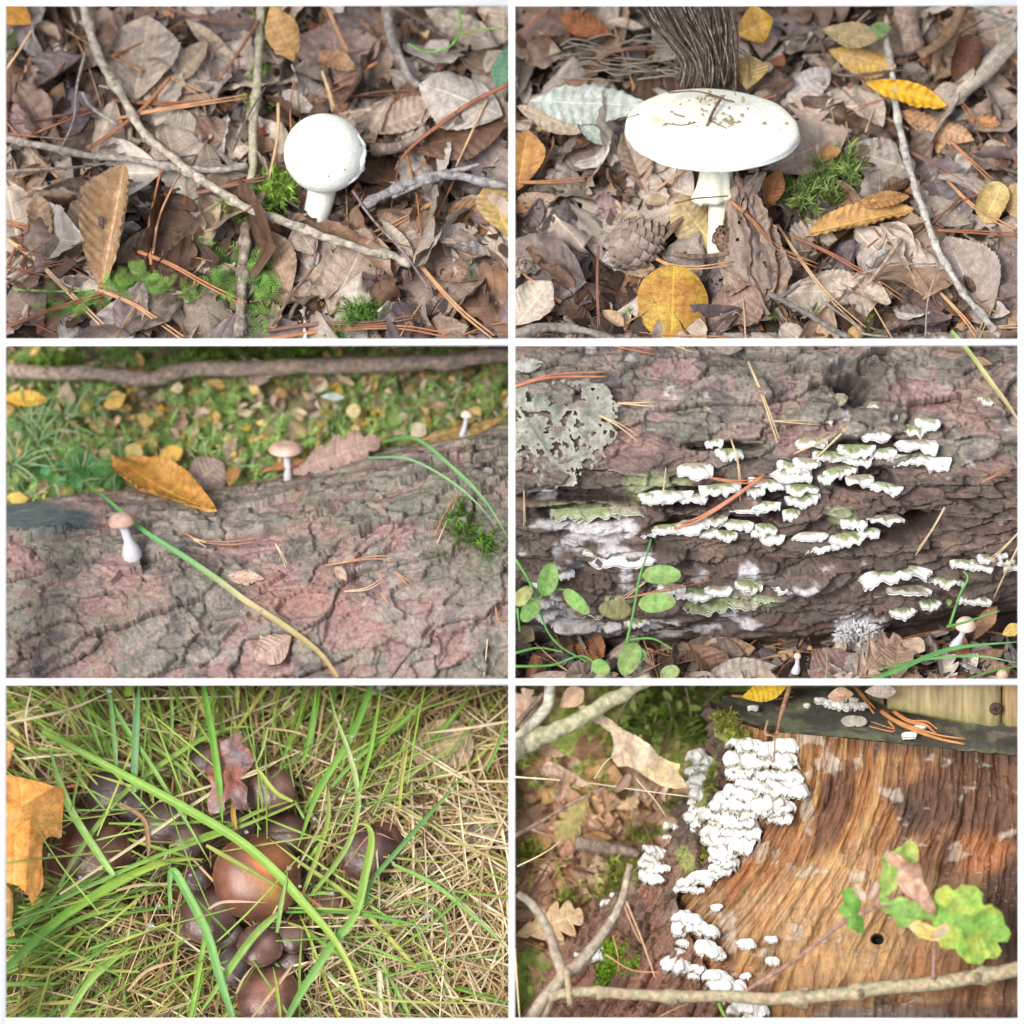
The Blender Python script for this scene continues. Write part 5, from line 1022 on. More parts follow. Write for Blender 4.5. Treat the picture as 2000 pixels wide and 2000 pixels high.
PL3('oval', (865, 565), (890, 510), .6, 'small orange brown curl on the crest of the log', (.45, .25, .1), hb=.1, ht=.4, ct=1.)
PL3('oak', (1080, 520), (1430, 430), .42, 'mauve brown lobed oak leaf draped over the crest of the log', (.44, .29, .24), (.36, .24, .2), hb=.12, ht=.3, ct=-.35, cl=-.5, stem=.2, seed=4, roll=14, ns=80)
PL3('oak', (980, 520), (1150, 485), .3, 'small rusty lobed leaf beneath the flat pink mushroom', (.38, .17, .07), hb=.2, ht=.3, ct=.5, roll=-20)
PL3('ovate', (1550, 385), (1920, 310), .28, 'brown ochre dry leaf on the crest behind the small far mushroom', (.34, .22, .08), (.42, .3, .14), hb=.1, ht=.2, ct=-.8, roll=-30, ripple=.07)
PL3('oval', (1550, 370), (1600, 330), .8, 'pale folded leaf end left of the brown ochre leaf', (.5, .44, .32), hb=.15, ht=.4)
PL3('ovate', (860, 900), (1000, 915), .45, 'flake of pale pinkish dry leaf on the middle of the log', (.55, .36, .26), (.62, .5, .42), hb=.16, ht=.2, decay=.5, ripple=.1)
PL3('lance', (1265, 865), (1310, 920), .5, 'pale shred of leaf on the log', (.5, .35, .25), hb=.16, ht=.2, decay=.3, ripple=.1)
PL3('ovate', (1100, 1120), (960, 1220), .7, 'pale pink brown leaf wedged in the bark beside the green lichen', (.42, .27, .21), (.5, .36, .3), hb=.16, ht=.22, pleat=.18, ripple=.08)
# mushrooms on the log
def small_mush(cx, cy, bx, by, rc, hc, rs_, label, on, U, capc=(.46, .27, .20), stemc=(.50, .495, .52), bulb=1.6, up=.5, flat=False, pn=p3, tilt=(0, 0), seed=0):
    base = on(bx, by, 0.02) - Vector(U) * .05; top = pn.ptz(cx, cy, base.z + up)
    pr = [(.01, hc), (rc * .35, hc * .96), (rc * .7, hc * .72), (rc * .93, hc * .3), (rc, 0), (rc * .95, -hc * .15), (rc * .8, -hc * .12), (rc * .3, -hc * .05), (rc * .1, 0)] if not flat else [(.01, hc * .85), (rc * .3, hc), (rc * .7, hc * .85), (rc * .95, hc * .3), (rc, 0), (rc * .85, -hc * .1), (rc * .4, -hc * .5), (rc * .1, -hc * .5)]
    P = spline([(a, b, 0) for a, b in pr], 30)[:, :2]
    def cc(V):
        c = np.tile(np.array(capc), (len(V), 1)); f = sstep(.2, 1, V[:, 2] / hc)[:, None] * .35; n = fbm(V[:, 0] * 6, V[:, 1] * 6, seed, 3)[:, None]; c = c * (1 - f) + np.array((.74, .58, .46)) * f; c *= 1 + .3 * n
        c[V[:, 2] < -hc * .08] = (.62, .45, .38); return c
    return mushroom(U, base, top, P, [(rs_ * bulb, 0), (rs_ * bulb * 1.02, .15), (rs_ * bulb * .8, .32), (rs_, .5), (rs_ * .92, .8), (rs_ * 1.1, 1.)], label, cc, stemc, tilt=tilt, wob=.035, seed=seed)
U3 = Vector((0, .9, .44)).normalized()
small_mush(458, 686, 500, 815, .27, .18, .095, 'small pinkish brown mushroom with a swollen white stem on the log', on3, U3, bulb=2.1, up=.35, tilt=(rad(-4), rad(-10)))
small_mush(1077, 412, 1085, 505, .34, .12, .075, 'flat pink capped mushroom on the crest of the log', on3, U3, capc=(.64, .40, .34), flat=True, up=.1, bulb=1.1, seed=3)
small_mush(1762, 282, 1742, 360, .13, .10, .05, 'small pale mushroom standing far up on the crest of the log', on3, U3, capc=(.72, .52, .42), up=.1, bulb=1.4, seed=5)
small_mush(210, 545, 222, 590, .05, .04, .012, 'tiny pale mushroom at the end of the log', on3, U3, capc=(.62, .42, .34), up=.1, bulb=1., seed=6)
def blade(pts, w, label, cols, pn=p3, zs=None, on=None, up=.2, name='long_grass', n=30, group=None, fold=.25, nrm=(0, 0, 1)):
    P = [on(p[0], p[1], p[2] if len(p) > 2 else up) if on else (pn.pt(*p) if len(p) > 2 else pn.pt(p[0], p[1], up)) for p in pts]
    V, F = grass_geo(P, w, n, fold, nrm); s = np.repeat(np.linspace(0, 1, n + 1), 5); cs = np.array(cols, float); C = np.stack([np.interp(s, np.linspace(0, 1, len(cs)), cs[:, k]) for k in range(3)], -1)
    C *= (1 + .22 * fbm(s * 14, np.tile(np.arange(5), n + 1) * 1.7, int(w * 999), 3))[:, None] * np.tile([.88, 1.06, .92, 1.06, .88], n + 1)[:, None]; tip = sstep(.93, 1., s)[:, None] * .7; C = C * (1 - tip) + np.array((.36, .22, .08)) * tip
    return obj(name, new_mesh(name, V, F, M_GRASS, col=C), None, label, 'grass', group)
GR, GY, STR = (.13, .33, .07), (.45, .42, .12), (.50, .38, .18)
blade([(1275, 1275, .3), (1200, 1180, .25), (1060, 1080, .3), (930, 1000, .28), (830, 930, .3), (700, 850, .35), (540, 760, .4), (400, 660, .45), (270, 560, .5)], .12, 'long grass blade, green turning to straw, lying across the log', [(.4, .27, .1), (.42, .33, .13), (.50, .44, .22), (.14, .34, .1), (.12, .36, .09), (.12, .36, .09)], on=on3)
blade([(1430, 415, .2), (1560, 450, .5), (1700, 545, .6), (1830, 660, .6), (1925, 790, .5)], .07, 'upper thin green blade arching over the log at the side', [GR, (.2, .42, .16), GR], on=on3)
blade([(1390, 475, .2), (1540, 505, .4), (1690, 580, .5), (1800, 660, .5), (1870, 730, .4)], .05, 'lower thin green blade arching over the log at the side', [(.2, .4, .2), (.25, .42, .2), GR], on=on3)
blade([(1200, 470, .3), (1280, 435, .4), (1360, 420, .4)], .04, 'short yellow green blade behind the oak leaf', [(.35, .42, .1), GR], on=on3)
for i, (pts, lb) in enumerate([([(700, 745), (760, 775), (870, 785), (970, 775)], 'orange needle pair under the curled leaf on the log'), ([(730, 765), (780, 795)], 'short needle under the curled leaf'), ([(1230, 860), (1400, 835), (1480, 840)], 'fine pale needle by the leaf shred'), ([(1300, 955), (1380, 950), (1440, 920)], 'needle bits below the leaf shred'), ([(1640, 750), (1680, 670), (1730, 600)], 'tan needle bundle beside the moss tuft on the log'),
     ([(1650, 775), (1690, 690), (1725, 620)], 'second tan needle beside the moss tuft on the log'), ([(1490, 880), (1550, 940)], 'thin grey needle on the dark bark'), ([(1840, 1130), (1825, 1275)], 'upright straw in the lower side bark'), ([(1870, 1010), (1880, 1060), (1920, 1075)], 'fine curled root hair at the side'), ([(1040, 780), (1060, 820), (1080, 870)], 'hair-thin curled fibre in the middle of the bark'), ([(1440, 960), (1470, 1010), (1490, 1040)], 'straws caught in a dark bark crack'), ([(150, 590), (180, 580)], 'tiny needle at the end of the log'), ([(1110, 625), (1150, 595)], 'pale splinter under the oak leaf')]):
    P = [tuple(on3(x, y, .14)) for x, y in pts]; obj('pine_needle', new_mesh('needle', *join([tube_geo(spline(P, 10), np.linspace(.02, .01, 11), 5), tube_geo(spline(P, 10) + np.linspace(0, .09, 11)[:, None] * np.array([[.2, 1, 0]]), np.linspace(.018, .01, 11), 5)]), M_NEEDLE), None, lb, 'pine needle', color=[(.42, .22, .12), (.52, .38, .24)][i % 2])
moss(p3, [(1760, 740, 70, 35), (1840, 780, 45, 30), (1740, 670, 30, 25)], 90, (.18, .34), 'green moss tuft growing on the log', (.13, .28, .04), surf=lambda x, y: on3(x, y, .1), spiky=True)
moss(p3, [(1640, 820, 60, 20)], 40, (.05, .12), 'flat green film of moss on dark bark', (.09, .16, .05), surf=lambda x, y: on3(x, y, .12))
for i, (x, y, w) in enumerate([(985, 1105, .26), (1025, 1100, .22), (1000, 1125, .2)]): bracket(on3(x, y, .1), (.1, -.5, .8), (0, .85, .5), w, .13, ['pale green lichen shelf in the bark beside the pink leaf', 'second pale green lichen shelf next to the straw blade', 'lowest little pale green lichen shelf'][i], i, thick=.04, green=.8, top=(.36, .5, .33), col=(.55, .68, .55))

# ================================================================== plot 4: pine log hung with white bracket fungi
PANEL[0] = 'p4'
p4 = Panel(1000, 665, 40, 0., 1285); p4.clip = (0, 10.6, -3.32, 3.4)
p4.land = [(1290, 180, 'the dark knot'), (200, 350, 'the lacy rotten leaf'), (680, 510, 'the upper white brackets'), (1530, 460, 'the long right bracket row'), (620, 870, 'the bilberry stem'), (1440, 900, 'the thick lower bracket'), (1310, 1080, 'the fluffy white mould'), (1075, 1210, 'the tiny pink mushroom'), (1712, 1070, 'the pale mushroom at the side'), (120, 900, 'the leafy side sprig')]
YC4, RU, RZ4 = .9, 4.2, 2.9; TH0 = math.asin((p4.ty(-60) - YC4) / RU)
def rlo(u): return 3.5 - .16 * np.clip(np.asarray(u) - 5.5, 0, 5)
def surf4(u, v):
    th = TH0 - v / 4.0; s = np.sin(th); r = np.where(s > 0, RU, rlo(u)); y = YC4 + r * s; z = -3.2 + RZ4 * np.cos(th)
    n = np.stack([0 * u, s / r, np.cos(th) / RZ4], -1); n /= np.linalg.norm(n, axis=-1)[..., None]
    return np.stack([u * (D - z) / D, y * (D - z) / D, z], -1), n
def on4(zx, zy, up=0.):
    x, y = p4.tx(zx), p4.ty(zy); q = y - YC4; s = np.clip(q / (RU if q > 0 else float(rlo(x))), -.999, .999); th = math.asin(s); P, n = surf4(np.array([x]), np.array([(TH0 - th) * 4.0])); return Vector(P[0]) + Vector(n[0]) * up
pl4 = empty('pine_log', (5, 0, -1), 'fallen pine log with dark flaking bark hung with white bracket fungi', 'log')
kx, ky = p4.tx(1290), p4.ty(185)
CAV = [(1400, 400, 190, 40), (640, 600, 170, 45), (1330, 520, 120, 45), (1440, 720, 150, 45), (800, 395, 150, 18), (1550, 690, 90, 40), (300, 590, 250, 22), (900, 560, 200, 20), (750, 700, 240, 30), (1020, 620, 80, 60), (250, 650, 200, 30)]
def ext4(u, v, h, P):
    X, Y = P[..., 0], P[..., 1]; r = np.hypot((X - kx + .15 * fbm(u * 2, v * 2, 61, 3)) / .95, (Y - ky) / .8) + .42 * fbm(u * 1.6, v * 1.6, 62, 4)
    h = h + .30 * np.exp(-((r - .75) / .3) ** 2) - .7 * sstep(.40, .1, r) + .05 * np.sin(r * 24 + 6 * fbm(u * 2, v * 2, 3, 3)) * sstep(1.3, .5, r)
    for cx, cy, a, b in CAV:
        q = np.hypot((X - p4.tx(cx)) / (a / 193.), (Y - p4.ty(cy)) / (b / 193.)) + .3 * fbm(u * 2.5, v * 3, 33, 3); h = h - .50 * sstep(1.15, .7, q)
    return h
MYC = [(330, 720, 190, 60, .9), (190, 690, 110, 50, .8), (210, 800, 120, 90, .6), (60, 590, 90, 80, .5), (130, 580, 60, 30, .8), (380, 790, 140, 40, .6), (890, 900, 60, 90, .95), (1100, 930, 110, 40, .8), (1080, 880, 130, 40, .45), (700, 880, 60, 60, .5), (430, 900, 40, 60, .7), (260, 1080, 260, 60, .6), (620, 1090, 320, 50, .55), (850, 1070, 160, 50, .65), (150, 1000, 140, 80, .35), (900, 1180, 260, 50, .6), (1310, 1080, 120, 60, 1.2), (40, 800, 30, 20, .7), (560, 930, 90, 40, .6)]
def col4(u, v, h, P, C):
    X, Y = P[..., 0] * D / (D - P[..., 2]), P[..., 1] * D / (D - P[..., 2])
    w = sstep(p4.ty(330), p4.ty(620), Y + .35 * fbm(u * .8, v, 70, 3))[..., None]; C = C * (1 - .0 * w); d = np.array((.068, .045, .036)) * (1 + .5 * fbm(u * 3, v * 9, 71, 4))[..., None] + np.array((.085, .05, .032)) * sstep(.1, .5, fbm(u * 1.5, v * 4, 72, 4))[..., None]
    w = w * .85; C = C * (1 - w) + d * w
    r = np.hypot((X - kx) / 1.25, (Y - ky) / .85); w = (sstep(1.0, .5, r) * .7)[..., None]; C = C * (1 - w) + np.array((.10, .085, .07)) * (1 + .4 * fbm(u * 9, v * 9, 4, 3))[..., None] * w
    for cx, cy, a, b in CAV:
        q = np.hypot((X - p4.tx(cx)) / (a / 193.), (Y - p4.ty(cy)) / (b / 193.)) + .3 * fbm(u * 2.5, v * 3, 33, 3); w = (.75 * sstep(1.15, .75, q))[..., None]; C = C * (1 - w) + np.array((.045, .03, .028)) * w  # hollows also coloured near black, their shade put into the colour
    m = 0
    for cx, cy, a, b, k in MYC:
        q = np.hypot((X - p4.tx(cx)) / (a / 193.), (Y - p4.ty(cy)) / (b / 193.)); m = np.maximum(m, k * sstep(1.15, .3, q))
    m = (sstep(.30, .62, m * .85 + .75 * fbm(u * 2.6, v * 5, 81, 6)) * .82)[..., None]; C = C * (1 - m) + np.array((.52, .50, .50)) * (1 + .22 * fbm(u * 8, v * 8, 83, 4))[..., None] * m
    q = np.hypot((X - p4.tx(560)) / .6, (Y - p4.ty(565)) / .4); 
    for cx, cy, a, b in ((540, 560, 140, 60), (250, 640, 160, 40), (840, 990, 200, 30), (1250, 660, 60, 40)):
        q = np.hypot((X - p4.tx(cx)) / (a / 193.), (Y - p4.ty(cy)) / (b / 193.)) + .5 * fbm(u * 4, v * 5, 91, 4); w = (.8 * sstep(1.1, .7, q))[..., None]; C = C * (1 - w) + np.array((.25, .28, .15)) * (1 + .3 * fbm(u * 12, v * 12, 5, 3))[..., None] * w
    return C
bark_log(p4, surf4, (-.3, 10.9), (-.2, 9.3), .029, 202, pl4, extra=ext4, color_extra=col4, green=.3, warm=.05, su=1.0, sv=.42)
BR = [(1395, 255, 90, 24, .7), (1400, 310, 95, 30, .2), (1300, 345, 130, 34, .2), (1375, 365, 90, 34, .1), (1570, 325, 80, 34, .25), (1520, 345, 80, 24, .7), (1525, 410, 130, 44, .25), (1400, 432, 90, 24, .3), (1530, 465, 200, 40, .15), (1615, 478, 60, 24, .1), (1300, 420, 120, 28, .5), (1200, 445, 110, 28, .8), (1130, 395, 100, 34, .5),
      (765, 395, 60, 22, .3), (820, 440, 85, 40, .4), (690, 500, 110, 50, .3), (600, 590, 140, 26, .15), (540, 600, 110, 26, .3), (685, 605, 90, 34, .3), (780, 570, 130, 38, .35), (1065, 490, 110, 30, .5), (1050, 515, 140, 28, .2), (960, 545, 120, 22, .3), (920, 570, 60, 20, .3), (1110, 465, 90, 18, .4), (1090, 565, 110, 22, .5), (1095, 608, 110, 36, .5), (1300, 460, 90, 18, .4), (1185, 525, 50, 24, .4), (1240, 498, 110, 20, .7), (1310, 530, 90, 24, .7), (1400, 560, 120, 28, .3),
      (955, 630, 100, 28, .3), (890, 645, 110, 34, .6), (1055, 665, 60, 40, .4), (1290, 692, 85, 44, .35), (1410, 680, 120, 24, .7), (1345, 728, 70, 26, .3), (1270, 745, 130, 28, .5), (1120, 745, 115, 28, .15), (1180, 785, 120, 34, .4), (845, 700, 110, 30, .3), (680, 705, 105, 40, .2), (590, 715, 110, 26, .4), (510, 722, 80, 22, .5), (770, 675, 70, 24, .8), (810, 735, 70, 18, .4), (960, 712, 70, 24, .6), (980, 748, 80, 24, .2), (740, 725, 60, 20, .6), (930, 725, 50, 18, .4),
      (440, 650, 120, 34, .95), (330, 660, 150, 40, .95), (220, 660, 130, 36, .9), (420, 815, 240, 46, .25), (330, 805, 100, 26, .5), (1440, 890, 230, 54, .3), (1500, 945, 140, 36, .5), (1475, 1020, 90, 44, .5), (1640, 905, 110, 26, .7), (1750, 975, 110, 34, .6), (1580, 990, 70, 28, .6), (1700, 845, 80, 28, .3), (1770, 850, 80, 28, .4), (1850, 830, 90, 34, .4), (1890, 850, 60, 28, .3), (1790, 820, 60, 20, .4), (1845, 800, 40, 24, .5),
      (685, 960, 120, 40, .55), (780, 940, 90, 22, .5), (895, 925, 90, 28, .8), (1050, 930, 110, 40, .4), (600, 935, 90, 24, .4), (700, 1010, 100, 28, .9), (790, 1000, 130, 28, .9), (880, 985, 110, 26, .9), (960, 965, 90, 24, .9), (1790, 225, 60, 20, .8), (1240, 235, 40, 40, .95), (1195, 297, 30, 12, .8), (470, 1055, 80, 24, .8), (300, 1020, 90, 24, .9), (400, 965, 90, 18, .9), (205, 880, 50, 24, .1), (100, 905, 50, 20, .1)]
for i, (x, y, w, h, g) in enumerate(BR):
    W = w / 193.2 * 1.25; Hh = h / 193.2
    sz = 'broad' if w > 130 else 'middling' if w > 85 else 'small'; tone = 'all white' if g < .25 else 'green topped white rimmed' if g < .7 else 'dull green'
    bracket(on4(x, y - h * .4, .06), (R(-.2, .2), -.62, .80), (R(-.12, .12), .80, .62), W, max(.26, Hh * 1.5), uniq(p4, f'{sz} {tone} bracket fungus', x, y), i, thick=.045 + .10 * Hh, green=min(1, .35 + g), zone=.35 + .55 * g, lobes=2 + i % 3, group='bracket fungi on the log', curl=.10,
            col=(.74, .73, .69) if g < .85 else (.4, .44, .3), top=(.24, .28, .14) if i % 3 else (.30, .27, .19), c_under=(.80, .78, .72), m=M_FUNGUS)
# fluffy mould
rs = np.random.RandomState(8); V = []; F = []
for k in range(900):
    r = math.sqrt(rs.rand()); a = rs.rand() * 6.28; x, y = 1310 + 95 * r * math.cos(a), 1080 + 52 * r * math.sin(a); P = np.array(on4(x, y, .22 + .16 * (1 - r))); d = np.array([rs.randn() * .5 + math.cos(a) * r, rs.randn() * .4 - math.sin(a) * r, .7]); d = d / np.linalg.norm(d) * rs.uniform(.05, .12); q = np.cross(d, rs.randn(3)); q = q / np.linalg.norm(q) * .02; b = len(V); V += [P - q, P + q, P + d]; F.append([b, b + 1, b + 2])
obj('white_mould', new_mesh('white_mould', V, F, M_FUNGUS, col=(.92, .91, .90), smooth=False), None, 'fluffy white mould patch at the foot of the log', 'mould', kind='stuff')
# lacy rotten leaf and other leaves on the log
def lacy():
    poly = np.array([(0, 190), (60, 175), (180, 160), (280, 165), (350, 175), (370, 200), (390, 225), (410, 250), (395, 300), (375, 320), (395, 360), (370, 390), (340, 400), (350, 440), (300, 480), (260, 500), (240, 550), (170, 550), (100, 535), (80, 490), (110, 460), (90, 440), (40, 440), (0, 450)])
    nx, ny = 110, 100; xs = np.linspace(-20, 415, nx + 1); ys = np.linspace(155, 555, ny + 1); X, Y = np.meshgrid(xs, ys, indexing='ij')
    V = np.array([tuple(on4(x, y, .17)) for x, y in zip(X.ravel(), Y.ravel())]); vein = np.zeros(X.size)
    for (a, b), (c, d) in (((0, 230), (160, 460)), ((60, 270), (330, 250)), ((120, 400), (90, 290)), ((160, 460), (300, 420)), ((100, 370), (380, 330)), ((250, 270), (470, 385)), ((60, 320), (0, 420))):
        t = np.clip(((X.ravel() - a) * (c - a) + (Y.ravel() - b) * (d - b)) / ((c - a) ** 2 + (d - b) ** 2), 0, 1); dd = np.hypot(X.ravel() - a - t * (c - a), Y.ravel() - b - t * (d - b)); vein = np.maximum(vein, np.exp(-(dd / 5) ** 2))
    n = fbm(X.ravel() / 35, Y.ravel() / 35, 5, 5); V[:, 2] += .10 * fbm(X.ravel() / 60, Y.ravel() / 60, 6, 3) + .03 * vein + .02 * n
    F = grid_faces(nx, ny); cx, cy = X.ravel()[F].mean(1), Y.ravel()[F].mean(1); wx = cx + 12 * fbm(cx / 20, cy / 20, 1, 3); wy = cy + 12 * fbm(cx / 20, cy / 20, 2, 3); ins = np.zeros(len(F), bool); j = len(poly) - 1
    for i in range(len(poly)):
        (x1, y1), (x2, y2) = poly[i], poly[j]; c = ((y1 > wy) != (y2 > wy)) & (wx < (x2 - x1) * (wy - y1) / (y2 - y1 + 1e-9) + x1); ins ^= c; j = i
    hole = (n[F].mean(1) + .35 * fbm(cx / 14, cy / 14, 9, 3) + .5 * sstep(90, 40, np.hypot(cx - 200, (cy - 215) * 1.5)) - .8 * (vein[F].mean(1)) > .13)
    F = F[ins & ~hole]; C = np.array((.31, .31, .25))[None] * (1 + .8 * n[:, None]) * (1 - .15 * vein[:, None])
    obj('rotten_leaf', new_mesh('rotten_leaf', V, F, M_ATTR, col=np.clip(C, 0, .9)), None, 'large lacy grey green rotten leaf full of holes on the upper log', 'leaf')
lacy()
def PL4(kind, b, t, w, label, color, c2=None, hb=.2, ht=.2, on=on4, **k):
    P0, P1 = on(*b, hb), on(*t, ht); k.setdefault('ns', 50); k.setdefault('nt', 16); L = (P1 - P0).length; roll = k.pop('roll', 0); m = k.pop('m', None); k.setdefault('seed', int(b[0])); nm = k.pop('name', KNAME[kind]); ct_ = k.pop('cat', 'leaf')
    return obj(nm, leaf_mesh(kind, L, L * w, m=m, **k), None, label, ct_, color=color, c2=c2 or color, mw=leaf_matrix(P0, P1, Vector((0, .3, 1)).normalized(), roll))
PL4('ovate', (0, 110), (120, 95), .5, 'pale lichen-like rotten leaf bit in the top corner of the log', (.5, .5, .46), decay=.35, ripple=.1, hb=.15, ht=.15)
PL4('ovate', (1730, 75), (1810, 100), .4, 'peeling pale orange bark scrap near the straw blade', (.45, .28, .2), decay=.2, hb=.1, ht=.15)
PL4('ovate', (870, 40), (720, 35), .5, 'curling grey brown bark scrap at the top of the log', (.3, .25, .22), ct=.6, ripple=.1, hb=.12, ht=.15)
# litter strip at the foot
def fl4(zx, zy, up=0.): return p4.ptz(zx, zy, float(np.interp(zy, [980, 1140, 1285, 1400], [-3.2, -2.6, -1.3, -.9])) + up)
n = 40; V = []; Cc = []
for i in range(n + 1):
    for j in range(17):
        V.append(tuple(fl4(-20 + 2100 * i / n, 1000 + 400 * j / 16) + Vector((0, 0, .12 * float(fbm(i * .4, j * .4, 3, 3)))))); Cc.append((.035, .022, .016))
obj('litter_ground', new_mesh('litter_ground', V, grid_faces(n, 16), M_ATTR, col=Cc), None, 'dark humus strip along the foot of the bracket-covered log', None, kind='structure')
litter(p4, 700, (10, 1110, 1920, 1300), LIT_SHADE + NEEDLE_COL, 'crumbs and broken needles along the foot of the log', surf=lambda x, y: fl4(x, y, .1))
scatter_leaves(p4, 40, (20, 1160 , 1920, 1330), LIT + [RUST], (.8, 1.3), 'fallen leaves at the foot of the log', surf=lambda x, y: fl4(x, y + 10, R(.05, .25)), tilt=45, skip=lambda x, y: 980 < x < 1160 or (y < 1190 and 620 < x < 980))
scatter_leaves(p4, 70, (20, 1140, 1920, 1330), LIT, (.35, .8), '', surf=lambda x, y: fl4(x, y, R(.0, .2)), tilt=55, joined=True, skip=lambda x, y: 990 < x < 1150)
joined_flush('small torn leaves at the foot of the log')
for a in [('oval', (230, 1150), (350, 1190), .75, 'shining rust brown leaf at the foot of the log beside the sprig', (.34, .15, .07), .1, .4, .5), ('ovate', (680, 1190), (920, 1160), .5, 'tan brown folded leaf under the log', (.42, .28, .18), .2, .4, .8), ('ovate', (1130, 1280), (1280, 1180), .8, 'mauve brown leaf right of the tiny pink mushroom', (.33, .21, .18), .3, .5, -.4),
          ('redoak', (1300, 1270), (1470, 1130), .8, 'crumpled pinkish tan lobed leaf below the white mould', (.47, .33, .25), .3, .6, .5), ('oval', (1440, 1280), (1460, 1140), .6, 'tan ribbed leaf standing at the foot of the log', (.42, .29, .21), .5, .8, .6), ('oval', (1740, 1130), (1830, 1000), .4, 'reddish brown leaf leaning beside the pale mushroom', (.38, .2, .12), .8, 1.2, .4), ('ovate', (1850, 1110), (1925, 1075), .6, 'yellow leaf cut by the side edge', (.6, .42, .12), 1.0, 1.2, .2),
          ('ovate', (10, 1090), (85, 1130), .8, 'pale yellow toothed leaf at the side edge', (.62, .52, .32), .8, .9, .2), ('oval', (1470, 1130), (1560, 1170), .6, 'pale tan leaf tip beside the standing one', (.5, .38, .28), .7, .8, .4), ('lance', (740, 1260), (1000, 1225), .35, 'pale grey strip of rotten wood at the bottom', (.4, .35, .3), .3, .4, .4), ('oval', (1760, 1280), (1880, 1240), .6, 'dull brown leaf in the bottom corner', (.33, .2, .13), .3, .5, .3)]:
    PL4(a[0], a[1], a[2], a[3], a[4], a[5], on=fl4, hb=a[6], ht=a[7], ct=a[8], pleat=.15, ripple=.07)
small_mush(1077, 1192, 1070, 1245, .075, .075, .045, 'tiny pink mushroom with white bulb at the foot of the log', lambda x, y, u: fl4(x, y, .5), p4.U, capc=(.70, .42, .32), pn=p4, bulb=1.9, up=.2, seed=7)
small_mush(1712, 1075, 1670, 1150, .21, .16, .06, 'pale pinkish mushroom with white stem under the log end', lambda x, y, u: fl4(x, y, 1.0), p4.U, capc=(.60, .45, .36), pn=p4, bulb=1.8, up=.4, seed=8)
small_mush(1850, 1262, 1850, 1300, .12, .1, .05, 'brown mushroom cap peeking out in the bottom corner', lambda x, y, u: fl4(x, y, .5), p4.U, capc=(.42, .27, .18), pn=p4, bulb=1.2, up=.2, seed=9)
# bilberry sprigs
GL, GS = (.24, .46, .13), (.10, .28, .06)
def sprig(label, stems, leaves, z=.2, r=.028):
    root = empty('bilberry_sprig', p4.ptz(*stems[0][0][:2], z), label, 'plant')
    for s in stems: child('stem', new_mesh('stem', *tube_geo(spline([tuple(p4.ptz(x, y, z + (q[0] if q else 0))) for x, y, *q in s], 20), np.linspace(r, r * .6, 21), 6, .1), M_NEEDLE), root, color=GS)
    for (b, t, w, c) in leaves:
        P0, P1 = p4.ptz(*b, z + .05), p4.ptz(*t, z + .25); L = (P1 - P0).length; me = leaf_mesh('round', L, L * w, ns=26, nt=12, pleat=.06, nv=5, fold=14, serr=26, m=M_GREEN, seed=int(b[0]), ct=.15, cl=-.2, ripple=.02)
        o = obj('blade', me, root, color=c, c2=[.8 * c[0] + .1, .85 * c[1], c[2]]); o.matrix_world = Matrix.Translation(-root.location) @ leaf_matrix(P0, P1, Vector((0, .1, 1)), R(-12, 12))
sprig('upright green bilberry stem with paired oval leaves before the log', [[(430, 1150), (455, 1040), (480, 900), (505, 820), (525, 750)]], [((490, 885), (638, 885), .5, GL), ((475, 995), (618, 985), .52, GL), ((450, 1020), (328, 1010), .58, (.28, .30, .13)), ((470, 1140), (420, 1262), .62, GL)])
sprig('bilberry sprig with four leaves at the side edge of the log', [[(10, 820), (60, 900), (95, 980), (130, 1090), (190, 1160), (300, 1220)], [(95, 980), (140, 940), (200, 940)], [(20, 1010), (30, 1100)]], [((120, 965), (150, 840), .6, GL), ((100, 980), (40, 1060), .62, GL), ((195, 940), (290, 1030), .42, GL), ((10, 1000), (70, 930), .6, (.45, .48, .18))], z=.1)
sprig('low creeping bilberry twig with small leaves along the bottom', [[(10, 1180), (100, 1160), (190, 1175)], [(10, 1230), (150, 1225), (260, 1190), (330, 1230)], [(440, 1130), (530, 1125), (605, 1165)]], [((300, 1215), (368, 1250), .7, GL), ((560, 1275), (630, 1240), .75, (.36, .46, .2)), ((470, 1190), (510, 1185), .9, (.1, .3, .14))], z=.15)
sprig('bare green curling shoot beside the pale mushroom', [[(1650, 1080), (1690, 960), (1720, 900), (1705, 870)], [(1640, 1080), (1720, 1060), (1840, 1020)]], [((1640, 990), (1660, 985), .6, GL)], z=-.2, r=.03)
blade([(1650, 15, .6), (1720, 90, .6), (1800, 190, .6), (1870, 270, .5), (1925, 350, .5)], .09, 'straw coloured grass blade hanging over the log at the top side', [(.25, .42, .08), (.5, .45, .2), (.45, .36, .18)], on=on4)
blade([(1320, 1290, .9), (1450, 1245, 1.), (1650, 1165, 1.1), (1925, 1135, 1.1)], .09, 'broad green blade sweeping over the bottom litter', [GR, (.14, .40, .12), (.16, .42, .14)], on=fl4)
blade([(1380, 1240, .9), (1550, 1205, 1.), (1750, 1190, 1.1), (1925, 1220, 1.1)], .05, 'thin green blade below the broad one', [GR, (.16, .40, .16)], on=fl4)
blade([(1925, 1225, .9), (1800, 1250, .9), (1680, 1290, .8)], .04, 'short green blade in the bottom corner', [GR, GR], on=fl4)
